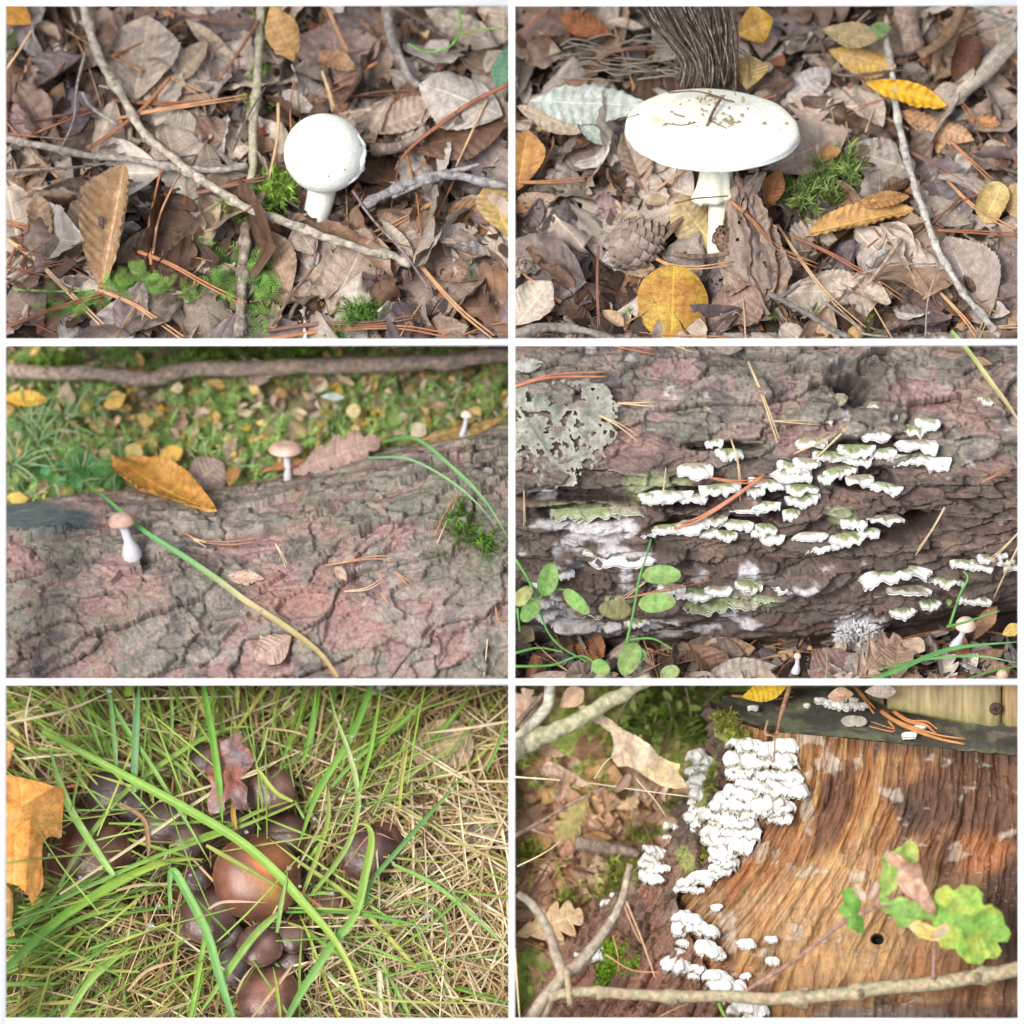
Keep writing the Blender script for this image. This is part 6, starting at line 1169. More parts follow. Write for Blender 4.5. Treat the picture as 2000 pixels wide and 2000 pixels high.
for i, (pts, lb, r) in enumerate([([(890, 95), (940, 220), (1000, 390)], 'long straw needle stuck upright on the upper log', .026), ([(10, 185), (150, 155), (360, 150)], 'orange needle bundle over the lacy leaf', .04), ([(340, 25), (420, 50), (540, 70)], 'orange needle pair at the top edge of the log', .03), ([(480, 25), (600, 40), (680, 60)], 'dark needle at the top of the log', .022), ([(400, 245), (480, 255), (540, 260)], 'short tan needle beside the lacy leaf', .024), ([(330, 290), (400, 330), (475, 385)], 'brown leaf stalk beside the lacy leaf', .024),
      ([(950, 505), (830, 590), (700, 670), (610, 700)], 'long orange needle bundle under the brackets', .045), ([(740, 515), (860, 535), (970, 525)], 'red brown needle over the brackets', .026), ([(825, 375), (850, 470), (860, 600)], 'thin upright needle between brackets', .016), ([(1060, 430), (1200, 370), (1310, 290)], 'fine grey straw leading up to the knot', .016), ([(1150, 440), (1240, 360), (1315, 295)], 'tan needle beside the grey straw', .02), ([(980, 310), (1080, 320), (1165, 325)], 'thin dark needle in the middle of the log', .016),
      ([(400, 950), (600, 910), (750, 880)], 'long red needle behind the bilberry leaves', .018), ([(1630, 620), (1580, 700), (1520, 790)], 'dark needle pair on the lower bark', .024), ([(1925, 690), (1850, 760), (1790, 820)], 'tan straw at the side edge', .02), ([(1925, 720), (1850, 860), (1770, 1080)], 'long pale straw hanging at the side', .026), ([(1770, 530), (1830, 505), (1870, 495)], 'orange needle bits on the side bark', .018), ([(580, 480), (565, 590)], 'thin straw over the green patch', .014), ([(45, 560), (45, 690)], 'pale upright straw at the side edge of the log', .014), ([(500, 890), (400, 960)], 'fine brown needle left of the bilberry stem', .014), ([(625, 20), (660, 65)], 'short yellow straw at the top edge', .02)]):
    P = [tuple(on4(x, y, .22 + .05 * (k == 1))) for k, (x, y) in enumerate(pts)]; obj('pine_needle', new_mesh('needle', *join([tube_geo(spline(P, 12), np.linspace(r, r * .5, 13), 5), tube_geo(spline(P, 12) + np.linspace(0, .10, 13)[:, None] * np.array([[.3, 1, 0]]), np.linspace(r * .8, r * .4, 13), 5)]), M_NEEDLE), None, lb, 'pine needle', color=[(.50, .38, .22), (.42, .17, .09)][int('orange' in lb or 'red' in lb)])
needles(p4, 30, (20, 1120, 1900, 1290), (.8, 1.5), 'pine needles at the foot of the log', surf=lambda x, y: fl4(x, y, .35))
# ================================================================== plot 5: brown mushrooms in wet grass and straw
PANEL[0] = 'p5'
p5 = Panel(0, 1330, 72, -1.4)
p5.land = [(967, 742, 'the big chestnut mushroom'), (1022, 415, 'the mushroom with a torn hole'), (100, 600, 'the orange lobed leaf'), (860, 350, 'the torn reddish leaf'), (340, 640, 'the dark red cap'), (1395, 650, 'the cap hidden right'), (790, 880, 'the cap below the big one'), (1010, 1185, 'the lowest cap'), (420, 430, 'the violet cap'),
           (1800, 250, 'the bare straw corner'), (1700, 1100, 'the straw in the lower corner'), (200, 1150, 'the lower grass'), (600, 100, 'the upper grass'), (1500, 150, 'the grass fan at the top'), (1500, 1000, 'the crossing blades')]
ground(p5, (-110, -70, 1925, 1360), 'brown soil under the wet grass and straw', (.10, .065, .03), (.16, .11, .05), name='grass_soil')
STRW = [(.34, .21, .10), (.32, .30, .08), (.58, .43, .22), (.68, .54, .30), (.48, .32, .15), (.62, .50, .24), (.40, .22, .10), (.66, .54, .34), (.36, .33, .13)]
def straws(pn, n, box, pal, label, L=(.8, 3.), w=(.02, .045), h=(0, .6), bias=None, name='straw', mat_=None, dens=None, seed=1, kind='stuff', curl=.3, cat='straw', holes=()):
    rs = np.random.RandomState(seed); V = []; F = []; C = []; b = 0
    for k in range(n):
        zx, zy = rs.uniform(box[0], box[2]), rs.uniform(box[1], box[3])
        if dens and rs.rand() > dens(zx, zy): continue
        a = bias(zx, zy, rs) if bias else rs.rand() * 6.28; l = rs.uniform(*L) * 96; hh = rs.uniform(*h); c = rs.randn() * curl
        pts = [(zx - l * math.cos(a), zy - l * math.sin(a), hh + rs.uniform(-.2, .2)), (zx - l * .2 * math.sin(a) * c, zy + l * .2 * math.cos(a) * c, hh + .15), (zx + l * math.cos(a + c * .5), zy + l * math.sin(a + c * .5), hh + rs.uniform(-.3, .2))]
        if any((x - q[0]) ** 2 + ((y - q[1]) * 1.1) ** 2 < q[2] ** 2 for x, y, _ in pts for q in holes): continue
        v, f = grass_geo([tuple(pn.pt(*p)) for p in pts], rs.uniform(*w), 6, .3, (rs.randn() * .5, rs.randn() * .5, 1)); cc = np.array(pal[rs.randint(len(pal))]) * rs.uniform(.7, 1.15); V.append(v); F.append(f + b); C.append(np.tile(cc, (len(v), 1))); b += len(v)
    return obj(name, new_mesh(name, np.concatenate(V), np.concatenate(F), mat_ or M_STRAW, col=np.concatenate(C)), None, label, cat, kind=kind)
M_STRAW = mat('straw', 'attr', rough=.5, spec=.35, nscale=6, namt=.2, bump=0, transl=.12)
CAPS = [(967, 742, 168, .95, 'big chestnut brown mushroom cap in the middle of the grass', (.20, .075, .04), (.42, .15, .04), 0), (1020, 412, 96, .9, 'brown mushroom cap with a torn hole near its top', (.19, .09, .065), (.28, .14, .09), 1), (775, 285, 62, .5, 'violet brown cap behind the torn reddish leaf', (.14, .08, .075), (.2, .11, .09), 2),
        (410, 420, 92, .35, 'violet brown shiny cap left of the torn leaf', (.10, .06, .06), (.17, .11, .12), 3), (345, 650, 150, .5, 'broad dark red cap under the blades at the side', (.15, .055, .035), (.20, .09, .06), 4), (615, 535, 85, .4, 'greyish violet cap between the blades', (.13, .08, .075), (.18, .12, .11), 5), (715, 600, 68, .55, 'small violet brown cap left above the big one', (.15, .085, .07), (.2, .12, .1), 6),
        (1390, 650, 115, .6, 'dark purple brown cap hidden behind blades', (.13, .06, .05), (.18, .09, .08), 7), (785, 885, 112, .55, 'dark brown cap below and left of the big one', (.14, .065, .05), (.22, .12, .1), 8), (980, 1000, 84, .75, 'brown cap just below the big one', (.17, .08, .06), (.24, .13, .11), 9), (1105, 965, 66, .6, 'small brown cap beside the brown one', (.14, .07, .055), (.2, .12, .1), 10),
        (880, 1080, 72, .4, 'violet grey cap near the lowest cap', (.13, .09, .09), (.2, .15, .15), 11), (1010, 1190, 122, .65, 'lowest reddish brown cap at the bottom', (.2, .08, .05), (.36, .15, .09), 12), (1070, 580, 92, .35, 'dark cap half under the big chestnut one', (.13, .06, .045), (.17, .09, .07), 13), (740, 740, 62, .4, 'dark small cap in the shade of the blades', (.09, .05, .045), (.13, .08, .07), 14), (1085, 1060, 66, .35, 'dark cap under the crossing straws', (.12, .065, .055), (.17, .1, .09), 15), (1240, 840, 80, .3, 'reddish cap sunk right of the big one', (.2, .09, .06), (.25, .12, .08), 16), (700, 950, 60, .3, 'sunken dark cap at the lower side', (.1, .055, .045), (.14, .09, .08), 17), (250, 690, 80, .4, 'rusty dark cap at the far side of the clump', (.2, .08, .04), (.28, .12, .06), 18), (500, 470, 62, .35, 'violet cap fragment under the long blade', (.13, .08, .08), (.2, .13, .14), 19), (1450, 600, 70, .45, 'reddish cap behind the cap hidden right', (.18, .08, .05), (.22, .11, .08), 20), (900, 545, 66, .4, 'dark cap wedged above the big chestnut one', (.12, .07, .06), (.18, .11, .1), 21), (860, 960, 58, .4, 'small dark cap between the lower caps', (.12, .07, .06), (.18, .12, .11), 22)]
M_CAPS = mat('smooth_cap_skin', 'attr', rough=.36, spec=.45, nscale=5, namt=.22, bump=.12, bscale=14)
for cx, cy, r, up, lb, c1, c2_, sd in CAPS:
    rr = r / 193.2; base = p5.pt(cx, cy + 20, -.1); top = p5.ptz(cx, cy, base.z + up + (.28 if sd else .1)); hc = rr * (.36 if sd == 0 else .30)
    pr = spline([(.01, hc, 0), (rr * .3, hc * .97, 0), (rr * .6, hc * .80, 0), (rr * .85, hc * .45, 0), (rr * .98, hc * .08, 0), (rr, -hc * .12, 0), (rr * .93, -hc * .2, 0), (rr * .5, -hc * .05, 0), (rr * .12, 0, 0)], 34)[:, :2]
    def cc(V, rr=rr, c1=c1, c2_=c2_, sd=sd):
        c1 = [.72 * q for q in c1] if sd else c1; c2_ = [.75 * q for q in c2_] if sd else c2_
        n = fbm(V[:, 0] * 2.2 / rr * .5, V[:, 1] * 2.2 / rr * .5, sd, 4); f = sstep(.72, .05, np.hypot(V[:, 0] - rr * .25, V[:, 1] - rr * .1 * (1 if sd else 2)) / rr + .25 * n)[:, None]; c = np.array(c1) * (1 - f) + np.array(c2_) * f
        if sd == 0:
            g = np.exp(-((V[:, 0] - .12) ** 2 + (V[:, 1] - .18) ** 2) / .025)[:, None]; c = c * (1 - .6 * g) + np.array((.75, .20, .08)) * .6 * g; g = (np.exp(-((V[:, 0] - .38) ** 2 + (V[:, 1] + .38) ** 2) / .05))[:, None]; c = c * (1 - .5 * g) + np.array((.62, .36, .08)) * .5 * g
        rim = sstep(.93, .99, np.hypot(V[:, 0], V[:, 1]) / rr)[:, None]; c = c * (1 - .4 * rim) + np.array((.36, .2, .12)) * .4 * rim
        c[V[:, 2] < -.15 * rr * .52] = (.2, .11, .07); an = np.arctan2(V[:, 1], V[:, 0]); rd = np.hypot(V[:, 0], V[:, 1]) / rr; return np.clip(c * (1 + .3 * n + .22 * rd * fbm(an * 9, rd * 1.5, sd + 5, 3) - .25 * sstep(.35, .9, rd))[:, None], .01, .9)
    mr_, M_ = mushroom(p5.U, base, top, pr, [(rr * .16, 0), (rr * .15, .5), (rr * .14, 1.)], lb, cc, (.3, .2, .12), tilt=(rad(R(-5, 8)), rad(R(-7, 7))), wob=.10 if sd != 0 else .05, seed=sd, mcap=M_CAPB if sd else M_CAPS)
    if sd == 1:                                 # the torn hole
        cp = [c for c in mr_.children if c.name.startswith('cap')][0]; import bmesh
        bm = bmesh.new(); bm.from_mesh(cp.data); c0 = p5.tx(968), p5.ty(392)
        kill = [f for f in bm.faces if math.hypot((lambda w: w[0] * D / (D - w[2]))(tuple(f.calc_center_median() + mr_.location)) - c0[0], (lambda w: w[1] * D / (D - w[2]))(tuple(f.calc_center_median() + mr_.location)) - c0[1]) < .115 and f.normal.z > 0.0]
        bmesh.ops.delete(bm, geom=kill, context='FACES'); bm.to_mesh(cp.data); bm.free()
HOLES = [(967, 742, 150), (860, 380, 90)] + [(c[0], c[1], c[2] * .62) for c in CAPS[1:]]
right = lambda x, y: min(1, .35 + .65 * float(sstep(900, 1350, x)) + .5 * float(sstep(500, 200, y)) + .35 * float(sstep(900, 1250, y)))
straws(p5, 3300, (-90, -40, 1930, 1330), STRW, 'tangle of pale dead straw covering the soil between the mushrooms', h=(0., .5), dens=right, seed=3, holes=HOLES)
straws(p5, 700, (-90, -40, 1930, 1330), [(.62, .50, .30), (.70, .58, .38), (.52, .36, .2)], 'upper layer of loose pale straws', L=(1.2, 3.6), h=(.5, .9), w=(.025, .05), dens=lambda x, y: .15 + .85 * float(sstep(1000, 1400, x)) * float(sstep(200, 500, y)), seed=4, holes=HOLES, name='loose_straw')
straws(p5, 1300, (-90, -40, 1930, 1330), [(.17, .10, .06), (.25, .13, .07), (.3, .18, .08), (.13, .09, .05)], 'dark wet dead grass around the mushroom caps', h=(.1, .7), dens=lambda x, y: math.exp(-(((x - 850) / 520) ** 2 + ((y - 700) / 420) ** 2)), seed=5, holes=HOLES, name='wet_dead_grass', w=(.025, .06))
GPAL = [(.20, .40, .05), (.27, .46, .07), (.33, .48, .08), (.17, .34, .06), (.44, .46, .10), (.24, .34, .06), (.48, .42, .12)]
straws(p5, 1500, (-90, -40, 1930, 1330), GPAL, 'green grass blades growing up through the straw', L=(.7, 2.2), w=(.025, .085), h=(.2, .9), seed=6, name='green_grass', mat_=M_GRASS, cat='grass', holes=HOLES,
       dens=lambda x, y: min(1, .18 + .8 * float(sstep(800, 100, x)) * float(sstep(500, 900, y)) + .5 * float(sstep(520, 60, y)) * float(sstep(1750, 1400, x))), bias=lambda x, y, rs: math.atan2(y - 780, x - 950) + rs.randn() * .35)
straws(p5, 110, (100, 60, 1700, 1290), [(.24, .42, .06), (.30, .46, .08), (.40, .46, .10), (.20, .36, .06)], 'fine green blades arching over the mushroom caps', L=(1.2, 3.2), w=(.025, .055), h=(1.0, 1.5), seed=16, name='fine_grass', mat_=M_GRASS, cat='grass', holes=[(980, 760, 130)], bias=lambda x, y, rs: math.atan2(y - 780, x - 950) + rs.randn() * .5, curl=.5)
moss(p5, [(1820, 90, 80, 50), (1450, 60, 70, 40), (1430, 1120, 60, 50), (520, 1200, 90, 50), (700, 1180, 60, 50), (1500, 40, 60, 30)], 220, (.2, .4), 'yellow green moss glimpsed under the straw', (.34, .42, .06), spiky=True, h=.3, kind='stuff')
BL5 = [([(160, 190), (460, 350), (700, 480), (900, 600), (1050, 730), (1120, 810), (1250, 960), (1330, 1100), (1392, 1290)], .21, 'longest broad green blade crossing over the big chestnut cap', [(.24, .42, .06), (.26, .46, .07), (.26, .46, .07), (.3, .46, .07), (.65, .62, .18)], 1.7, 0),
    ([(20, 1085), (110, 1000), (190, 925), (300, 845), (480, 740), (640, 680), (770, 672)], .22, 'broad shining blade arching from the side to the big cap', [(.12, .30, .06), (.20, .42, .05), (.28, .46, .06), (.3, .34, .05)], 1.2, 0), ([(20, 950), (200, 842), (400, 745), (600, 658), (880, 560), (1100, 470), (1110, 450)], .11, 'thin long blade parallel to the straw across the caps', [(.13, .32, .1), (.22, .40, .07), (.35, .38, .08)], 1.35, 1),
    ([(885, 1290), (830, 1120), (780, 950), (700, 790), (655, 718), (640, 760), (640, 890)], .20, 'folded broad blade bending over at its top', [(.18, .40, .12), (.20, .44, .10), (.18, .4, .1)], 1.5, 0), ([(220, 780), (300, 640), (450, 440), (600, 320), (760, 220), (880, 175), (980, 178)], .13, 'blade curving up past the torn reddish leaf', [(.24, .36, .1), (.28, .44, .09), (.26, .42, .06)], 1.2, 0),
    ([(505, 420), (512, 200), (525, 0)], .17, 'upright bluish green blade at the top', [(.22, .38, .17), (.15, .36, .14)], 1.5, 0), ([(440, 330), (425, 150), (410, 10)], .13, 'narrower upright blade left of the bluish one', [(.22, .38, .12), (.16, .36, .1)], 1.5, 0), ([(385, 10), (460, 150), (560, 300), (640, 430), (720, 560), (800, 700)], .12, 'slanting blade running down from the top to the big cap', [(.16, .36, .08), (.22, .42, .08), (.25, .38, .07)], 1.45, 0),
    ([(430, 735), (350, 620), (270, 490), (220, 370), (185, 240)], .18, 'light green blade right of the orange lobed leaf', [(.30, .50, .12), (.32, .50, .12), (.26, .45, .1)], 1.4, 0), ([(765, 10), (800, 200), (828, 400), (840, 545)], .17, 'dark green blade in front of the torn reddish leaf', [(.14, .34, .04), (.18, .38, .05), (.16, .34, .06)], 1.6, 0),
    ([(1180, 800), (1260, 700), (1320, 600), (1350, 480), (1345, 380), (1310, 250), (1262, 120), (1240, 10)], .15, 'twisting blade with a silvery rim at the top right of the caps', [(.24, .36, .08), (.3, .42, .1), (.42, .48, .2), (.24, .4, .08)], 1.45, 0), ([(1405, 10), (1330, 200), (1200, 420), (1120, 640)], .16, 'broad dark green blade leaning toward the big cap', [(.16, .36, .06), (.2, .40, .06), (.22, .36, .06)], 1.4, 0), ([(1250, 400), (1350, 290), (1500, 170), (1665, 10)], .12, 'blade slanting out to the top', [(.2, .38, .07), (.22, .42, .07)], 1.4, 0),
    ([(1140, 310), (1170, 200), (1195, 10)], .13, 'short upright blade at the top above the torn hole', [(.2, .38, .06), (.18, .36, .06)], 1.4, 0), ([(1355, 420), (1400, 250), (1440, 10)], .11, 'blade tip with a water drop at the top', [(.2, .4, .05), (.24, .44, .07)], 1.6, 0), ([(1380, 850), (1400, 760), (1500, 640), (1650, 470), (1768, 340)], .13, 'dark blade pointing up to the straw corner', [(.16, .34, .08), (.14, .32, .08), (.12, .3, .06)], 1.3, 0),
    ([(1075, 1290), (1140, 1170), (1250, 1000), (1340, 880), (1380, 720), (1402, 600), (1385, 545), (1340, 540)], .19, 'broad blade looping over beside the hidden cap', [(.20, .42, .12), (.22, .42, .09), (.30, .44, .08), (.3, .40, .07)], 1.5, 0), ([(1080, 872), (1300, 872), (1500, 905), (1620, 935)], .09, 'flat dark blade pointing away from the big cap', [(.14, .36, .05), (.12, .33, .05)], 1.4, 0), ([(1130, 835), (1200, 650), (1240, 500), (1230, 330)], .13, 'yellowish blade right of the torn hole cap', [(.34, .40, .10), (.3, .38, .07)], 1.2, 0),
    ([(410, 537), (600, 540), (800, 530), (960, 545)], .08, 'thin flat blade above the big chestnut cap', [(.24, .38, .07), (.18, .34, .06)], 1.3, 0), ([(640, 622), (830, 562), (980, 490), (1112, 448)], .11, 'olive blade across the foot of the torn hole cap', [(.2, .32, .05), (.28, .34, .06)], 1.35, 0), ([(778, 620), (900, 690), (1062, 785)], .13, 'short olive blade stuck on the big chestnut cap', [(.34, .38, .08), (.2, .3, .04)], 1.65, 0), ([(1050, 875), (960, 960), (850, 1110), (745, 1270)], .17, 'light broad blade below the big chestnut cap', [(.28, .40, .1), (.28, .46, .1), (.26, .46, .08)], 1.3, 0),
    ([(1480, 690), (1640, 770), (1800, 900), (1925, 1020)], .12, 'blade running out to the side over straw', [(.22, .42, .08), (.22, .40, .1)], 1.2, 0), ([(715, 1290), (750, 1100), (775, 960), (800, 850)], .13, 'upright blade at the bottom beside the folded one', [(.3, .5, .08), (.22, .42, .06)], 1.2, 0), ([(235, 1290), (350, 1120), (500, 1000)], .16, 'pale green blade in the lower grass', [(.34, .50, .14), (.3, .46, .08)], 1.1, 0), ([(20, 985), (150, 965), (350, 880), (540, 850)], .14, 'blade lying flat from the side edge', [(.12, .3, .05), (.24, .36, .05)], 1., 0), ([(10, 1145), (230, 1142)], .1, 'short flat blade low at the side edge', [(.24, .44, .1), (.2, .4, .08)], 1.1, 0),
    ([(1835, 340), (1880, 240), (1925, 120)], .1, 'blade at the top side edge by the straw corner', [(.18, .36, .06), (.16, .34, .06)], 1.2, 0), ([(1505, 495), (1520, 350), (1550, 180)], .09, 'yellow flecked narrow blade over straw', [(.5, .46, .08), (.36, .46, .1)], 1.3, 0), ([(1105, 455), (1040, 420), (985, 350), (965, 320)], .12, 'blade curling over the torn hole cap', [(.34, .42, .07), (.36, .44, .08)], 1.6, 0), ([(1010, 180), (990, 260), (960, 330)], .07, 'small bent tip beside the torn reddish leaf', [(.34, .42, .16), (.3, .4, .1)], 1.6, 0), ([(1148, 812), (1210, 800), (1265, 806)], .09, 'stubby green blade holding a drop', [(.2, .42, .08), (.26, .44, .1)], 1.4, 0),
    ([(290, 5), (340, 150), (395, 290)], .1, 'blade slanting in the upper grass', [(.2, .4, .08), (.18, .36, .08)], 1.3, 0), ([(1045, 950), (1060, 850), (1085, 720)], .12, 'upright short blade stuck against the big chestnut cap', [(.24, .42, .1), (.3, .44, .16)], 1.75, 0), ([(650, 1130), (665, 1000), (680, 860)], .1, 'olive blade in the lower dark grass', [(.3, .36, .06), (.26, .34, .06)], 1., 0), ([(1575, 1090), (1450, 950), (1300, 800), (1140, 690), (1010, 590)], .12, 'yellowed blade crossing behind the looping one', [(.5, .48, .1), (.3, .4, .07), (.36, .38, .08)], 1.2, 0), ([(1925, 690), (1750, 620), (1560, 500), (1400, 400)], .07, 'thin olive blade over the side straw', [(.4, .38, .1), (.3, .36, .08)], 1.1, 0),
    ([(20, 890), (140, 850), (330, 760), (420, 700)], .07, 'thin blade under the broad arch', [(.2, .36, .08), (.26, .4, .08)], 1., 0), ([(1280, 1280), (1180, 1000), (1130, 880)], .08, 'thin yellow green blade right of the lowest cap', [(.36, .44, .06), (.3, .4, .07)], 1.1, 0), ([(1060, 1290), (1045, 1160), (1030, 1080)], .08, 'narrow blade over the lowest cap', [(.34, .42, .06), (.24, .3, .05)], 1.4, 0), ([(1130, 1290), (1130, 1100), (1140, 930)], .07, 'dark narrow blade right of the lowest cap', [(.2, .3, .05), (.24, .34, .05)], 1.2, 0), ([(1560, 1290), (1480, 1140), (1400, 1000)], .1, 'light blade in the lower corner straw', [(.26, .44, .1), (.24, .4, .08)], 1.1, 0), ([(1640, 1180), (1600, 1020), (1550, 860)], .09, 'thin blade fading in the lower corner straw', [(.26, .38, .08), (.3, .38, .1)], .9, 0), ([(800, 180), (790, 90), (830, 10)], .1, 'blurred blade at the top middle', [(.24, .42, .1), (.22, .4, .08)], 1.1, 0), ([(20, 240), (100, 330), (180, 420)], .09, 'dull blade above the orange lobed leaf', [(.24, .3, .08), (.3, .36, .1)], 1., 0), ([(640, 250), (650, 130), (640, 10)], .09, 'soft green blade in the upper grass', [(.24, .42, .1), (.24, .4, .1)], 1.1, 0), ([(1700, 1010), (1660, 880), (1560, 830), (1450, 850)], .08, 'dark hooked blade over the lower straw', [(.12, .26, .06), (.2, .36, .08)], 1.2, 0)]
for pts, w, lb, cols, h, fl in BL5: blade([(x, y, h) for x, y in pts], w * (.86 if w > .15 else .74), lb, cols, pn=p5, name='long_grass', fold=.35, n=44)
for i in range(70):                              # individual straws lying on top
    pass
for i, (pts, r, lb, c) in enumerate([([(225, 805), (550, 590), (850, 392), (1230, 225)], .05, 'long pale straw crossing above the caps from side to top', (.62, .52, .32)), ([(600, 455), (780, 400), (960, 350), (1100, 270)], .04, 'second pale straw beside the long one', (.58, .46, .28)), ([(785, 860), (850, 833), (1010, 836)], .045, 'pale straw bit lying on the big chestnut cap', (.62, .42, .28)), ([(440, 790), (545, 768), (750, 770)], .05, 'tan jointed straw left of the big cap', (.5, .34, .18)),
      ([(120, 20), (95, 150), (115, 280)], .03, 'upright whitish straw at the top corner', (.65, .58, .42)), ([(20, 160), (250, 110), (420, 40)], .045, 'pale straw at the top corner', (.66, .54, .34)), ([(1100, 780), (1180, 830), (1290, 920)], .05, 'orange straw pair right of the big cap', (.55, .28, .1)), ([(450, 460), (540, 520), (560, 620), (555, 670)], .07, 'curling brown dead blade between the caps', (.34, .18, .09)), ([(890, 560), (880, 480), (905, 370)], .08, 'ochre dead blade on the torn reddish leaf', (.45, .26, .06)),
      ([(985, 175), (1100, 190), (1180, 215)], .03, 'tan straw at the tip of the curving blade', (.52, .36, .2)), ([(1930, 150), (1750, 180), (1580, 200)], .045, 'long straw in the bare corner', (.66, .54, .36)), ([(1440, 1280), (1430, 1100), (1450, 1180)], .06, 'bright broken straw at the bottom', (.72, .64, .46)), ([(950, 1270), (1060, 1130), (1110, 1060)], .05, 'tan straw over the lowest cap', (.56, .4, .22)), ([(890, 1180), (920, 1120), (960, 1070)], .035, 'tan straw left over the lowest cap', (.52, .38, .22)), ([(1400, 540), (1250, 620), (1200, 610)], .03, 'thin brown straw by the hidden cap', (.36, .22, .12)), ([(1300, 700), (1400, 580), (1490, 600)], .03, 'reddish straw over the hidden cap', (.4, .2, .12)), ([(480, 1170), (560, 1090), (700, 1050)], .05, 'long straw in the lower grass', (.55, .4, .22)), ([(250, 400), (330, 385)], .05, 'red stalk of the orange lobed leaf', (.5, .14, .06))]):
    blade([(x, y, 1.35 + .05 * (i % 3)) for x, y in pts], r * 1.3, lb, [c, [min(1, q * 1.1) for q in c], c], pn=p5, name='straw_stalk', fold=.5, n=20)
PL = lambda *a, **k: place_leaf(p5, *a, **k)
# the orange lobed leaf and its stubs
def poly_leaf(pn, poly, midrib, veins, label, c, c2, h=1.0, name='maple_leaf', bulge=.25, res=9, seed=1, m=None, cat='leaf', rip=.06, z=None):
    poly = np.array(poly, float); x0, y0 = poly.min(0) - 4; x1, y1 = poly.max(0) + 4; nx, ny = int((x1 - x0) / res), int((y1 - y0) / res); X, Y = np.meshgrid(np.linspace(x0, x1, nx + 1), np.linspace(y0, y1, ny + 1), indexing='ij'); Xf, Yf = X.ravel(), Y.ravel()
    vd = np.full(Xf.shape, 99.); segs = midrib + veins
    for (a, b), (p, q) in segs:
        t = np.clip(((Xf - a) * (p - a) + (Yf - b) * (q - b)) / ((p - a) ** 2 + (q - b) ** 2), 0, 1); vd = np.minimum(vd, np.hypot(Xf - a - t * (p - a), Yf - b - t * (q - b)) + (0 if ((a, b), (p, q)) in midrib else 2))
    cx, cy = poly.mean(0); hh = h + bulge * (1 - np.hypot((Xf - cx) / (x1 - x0) * 2, (Yf - cy) / (y1 - y0) * 2)) + rip * 3 * fbm(Xf / 120, Yf / 120, seed, 3) + .04 * np.clip(vd / 30, 0, 1)
    V = np.array([tuple(pn.pt(a, b, k) if z is None else pn.ptz(a, b, z + k - h)) for a, b, k in zip(Xf, Yf, hh)]); F = grid_faces(nx, ny)[:, ::-1]
    # move the border vertices onto the outline so the edge is clean
    def inside(wx, wy):
        ins = np.zeros(wx.shape, bool); j = len(poly) - 1
        for i in range(len(poly)):
            (a1, b1), (a2, b2) = poly[i], poly[j]; ins ^= ((b1 > wy) != (b2 > wy)) & (wx < (a2 - a1) * (wy - b1) / (b2 - b1 + 1e-9) + a1); j = i
        return ins
    iv = inside(Xf, Yf); keep = iv[F].sum(1) >= 2; near = ~iv; ids = np.unique(F[keep]); mv = ids[near[ids]]
    for k in mv:
        bd, bp = 1e9, None
        for i in range(len(poly)):
            a, b = poly[i - 1], poly[i]; t = np.clip(((Xf[k] - a[0]) * (b[0] - a[0]) + (Yf[k] - a[1]) * (b[1] - a[1])) / (((b - a) ** 2).sum() + 1e-9), 0, 1); q = a + t * (b - a); d = math.hypot(Xf[k] - q[0], Yf[k] - q[1])
            if d < bd: bd, bp = d, q
        V[k] = tuple(pn.pt(bp[0], bp[1], hh[k]) if z is None else pn.ptz(bp[0], bp[1], z + hh[k] - h))
    uv = np.stack([np.where(vd < 4.5, .5 - .0 * vd, .0), np.full(Xf.shape, .6)], -1); uv[:, 0] = np.clip(.5 - vd / 60, 0, .5)
    F = F[keep]; ids, inv = np.unique(F, return_inverse=True)
    return obj(name, new_mesh(name, V[ids], inv.reshape(F.shape), m or M_LEAF, uv=uv[ids] + np.array([.5 - .5, 0])), None, label, cat, color=c, c2=c2)
poly_leaf(p5, [(-60, 340), (40, 355), (130, 375), (200, 395), (248, 408), (240, 470), (236, 520), (232, 600), (200, 586), (180, 590), (160, 620), (158, 690), (165, 770), (140, 820), (122, 850), (105, 810), (60, 770), (20, 760), (-60, 770)], [((248, 408), (60, 520)), ((60, 520), (-60, 620))], [((150, 465), (120, 850)), ((150, 465), (232, 600)), ((60, 520), (40, 355)), ((30, 545), (20, 760))], 'bright orange lobed leaf lying at the side edge', (.72, .36, .09), (.66, .26, .05), h=1.3, seed=3)
poly_leaf(p5, [(-60, 760), (25, 765), (48, 800), (50, 860), (45, 930), (60, 960), (20, 970), (-60, 960)], [((20, 770), (20, 960))], [], 'lower piece of the orange lobed leaf at the side edge', (.66, .38, .12), (.7, .42, .16), h=1.0, seed=5)
poly_leaf(p5, [(-60, 220), (30, 225), (60, 240), (40, 300), (20, 350), (-60, 350)], [((0, 230), (0, 350))], [], 'small upper piece of orange leaf at the side edge', (.7, .42, .18), (.66, .36, .12), h=.9, seed=6)
poly_leaf(p5, [(915, 185), (905, 235), (940, 255), (965, 290), (945, 330), (905, 370), (935, 400), (930, 450), (935, 490), (880, 480), (870, 440), (845, 460), (850, 490), (815, 500), (790, 505), (780, 460), (800, 400), (780, 350), (765, 340), (800, 290), (795, 250), (840, 225)], [((910, 190), (860, 480))], [((890, 290), (800, 330)), ((885, 350), (800, 460)), ((885, 300), (950, 290)), ((870, 400), (925, 470))], 'torn reddish leaf with a grey violet lower half draped between the caps', (.34, .13, .09), (.30, .26, .28), h=1.35, seed=9, rip=.12, name='beech_leaf', res=7)
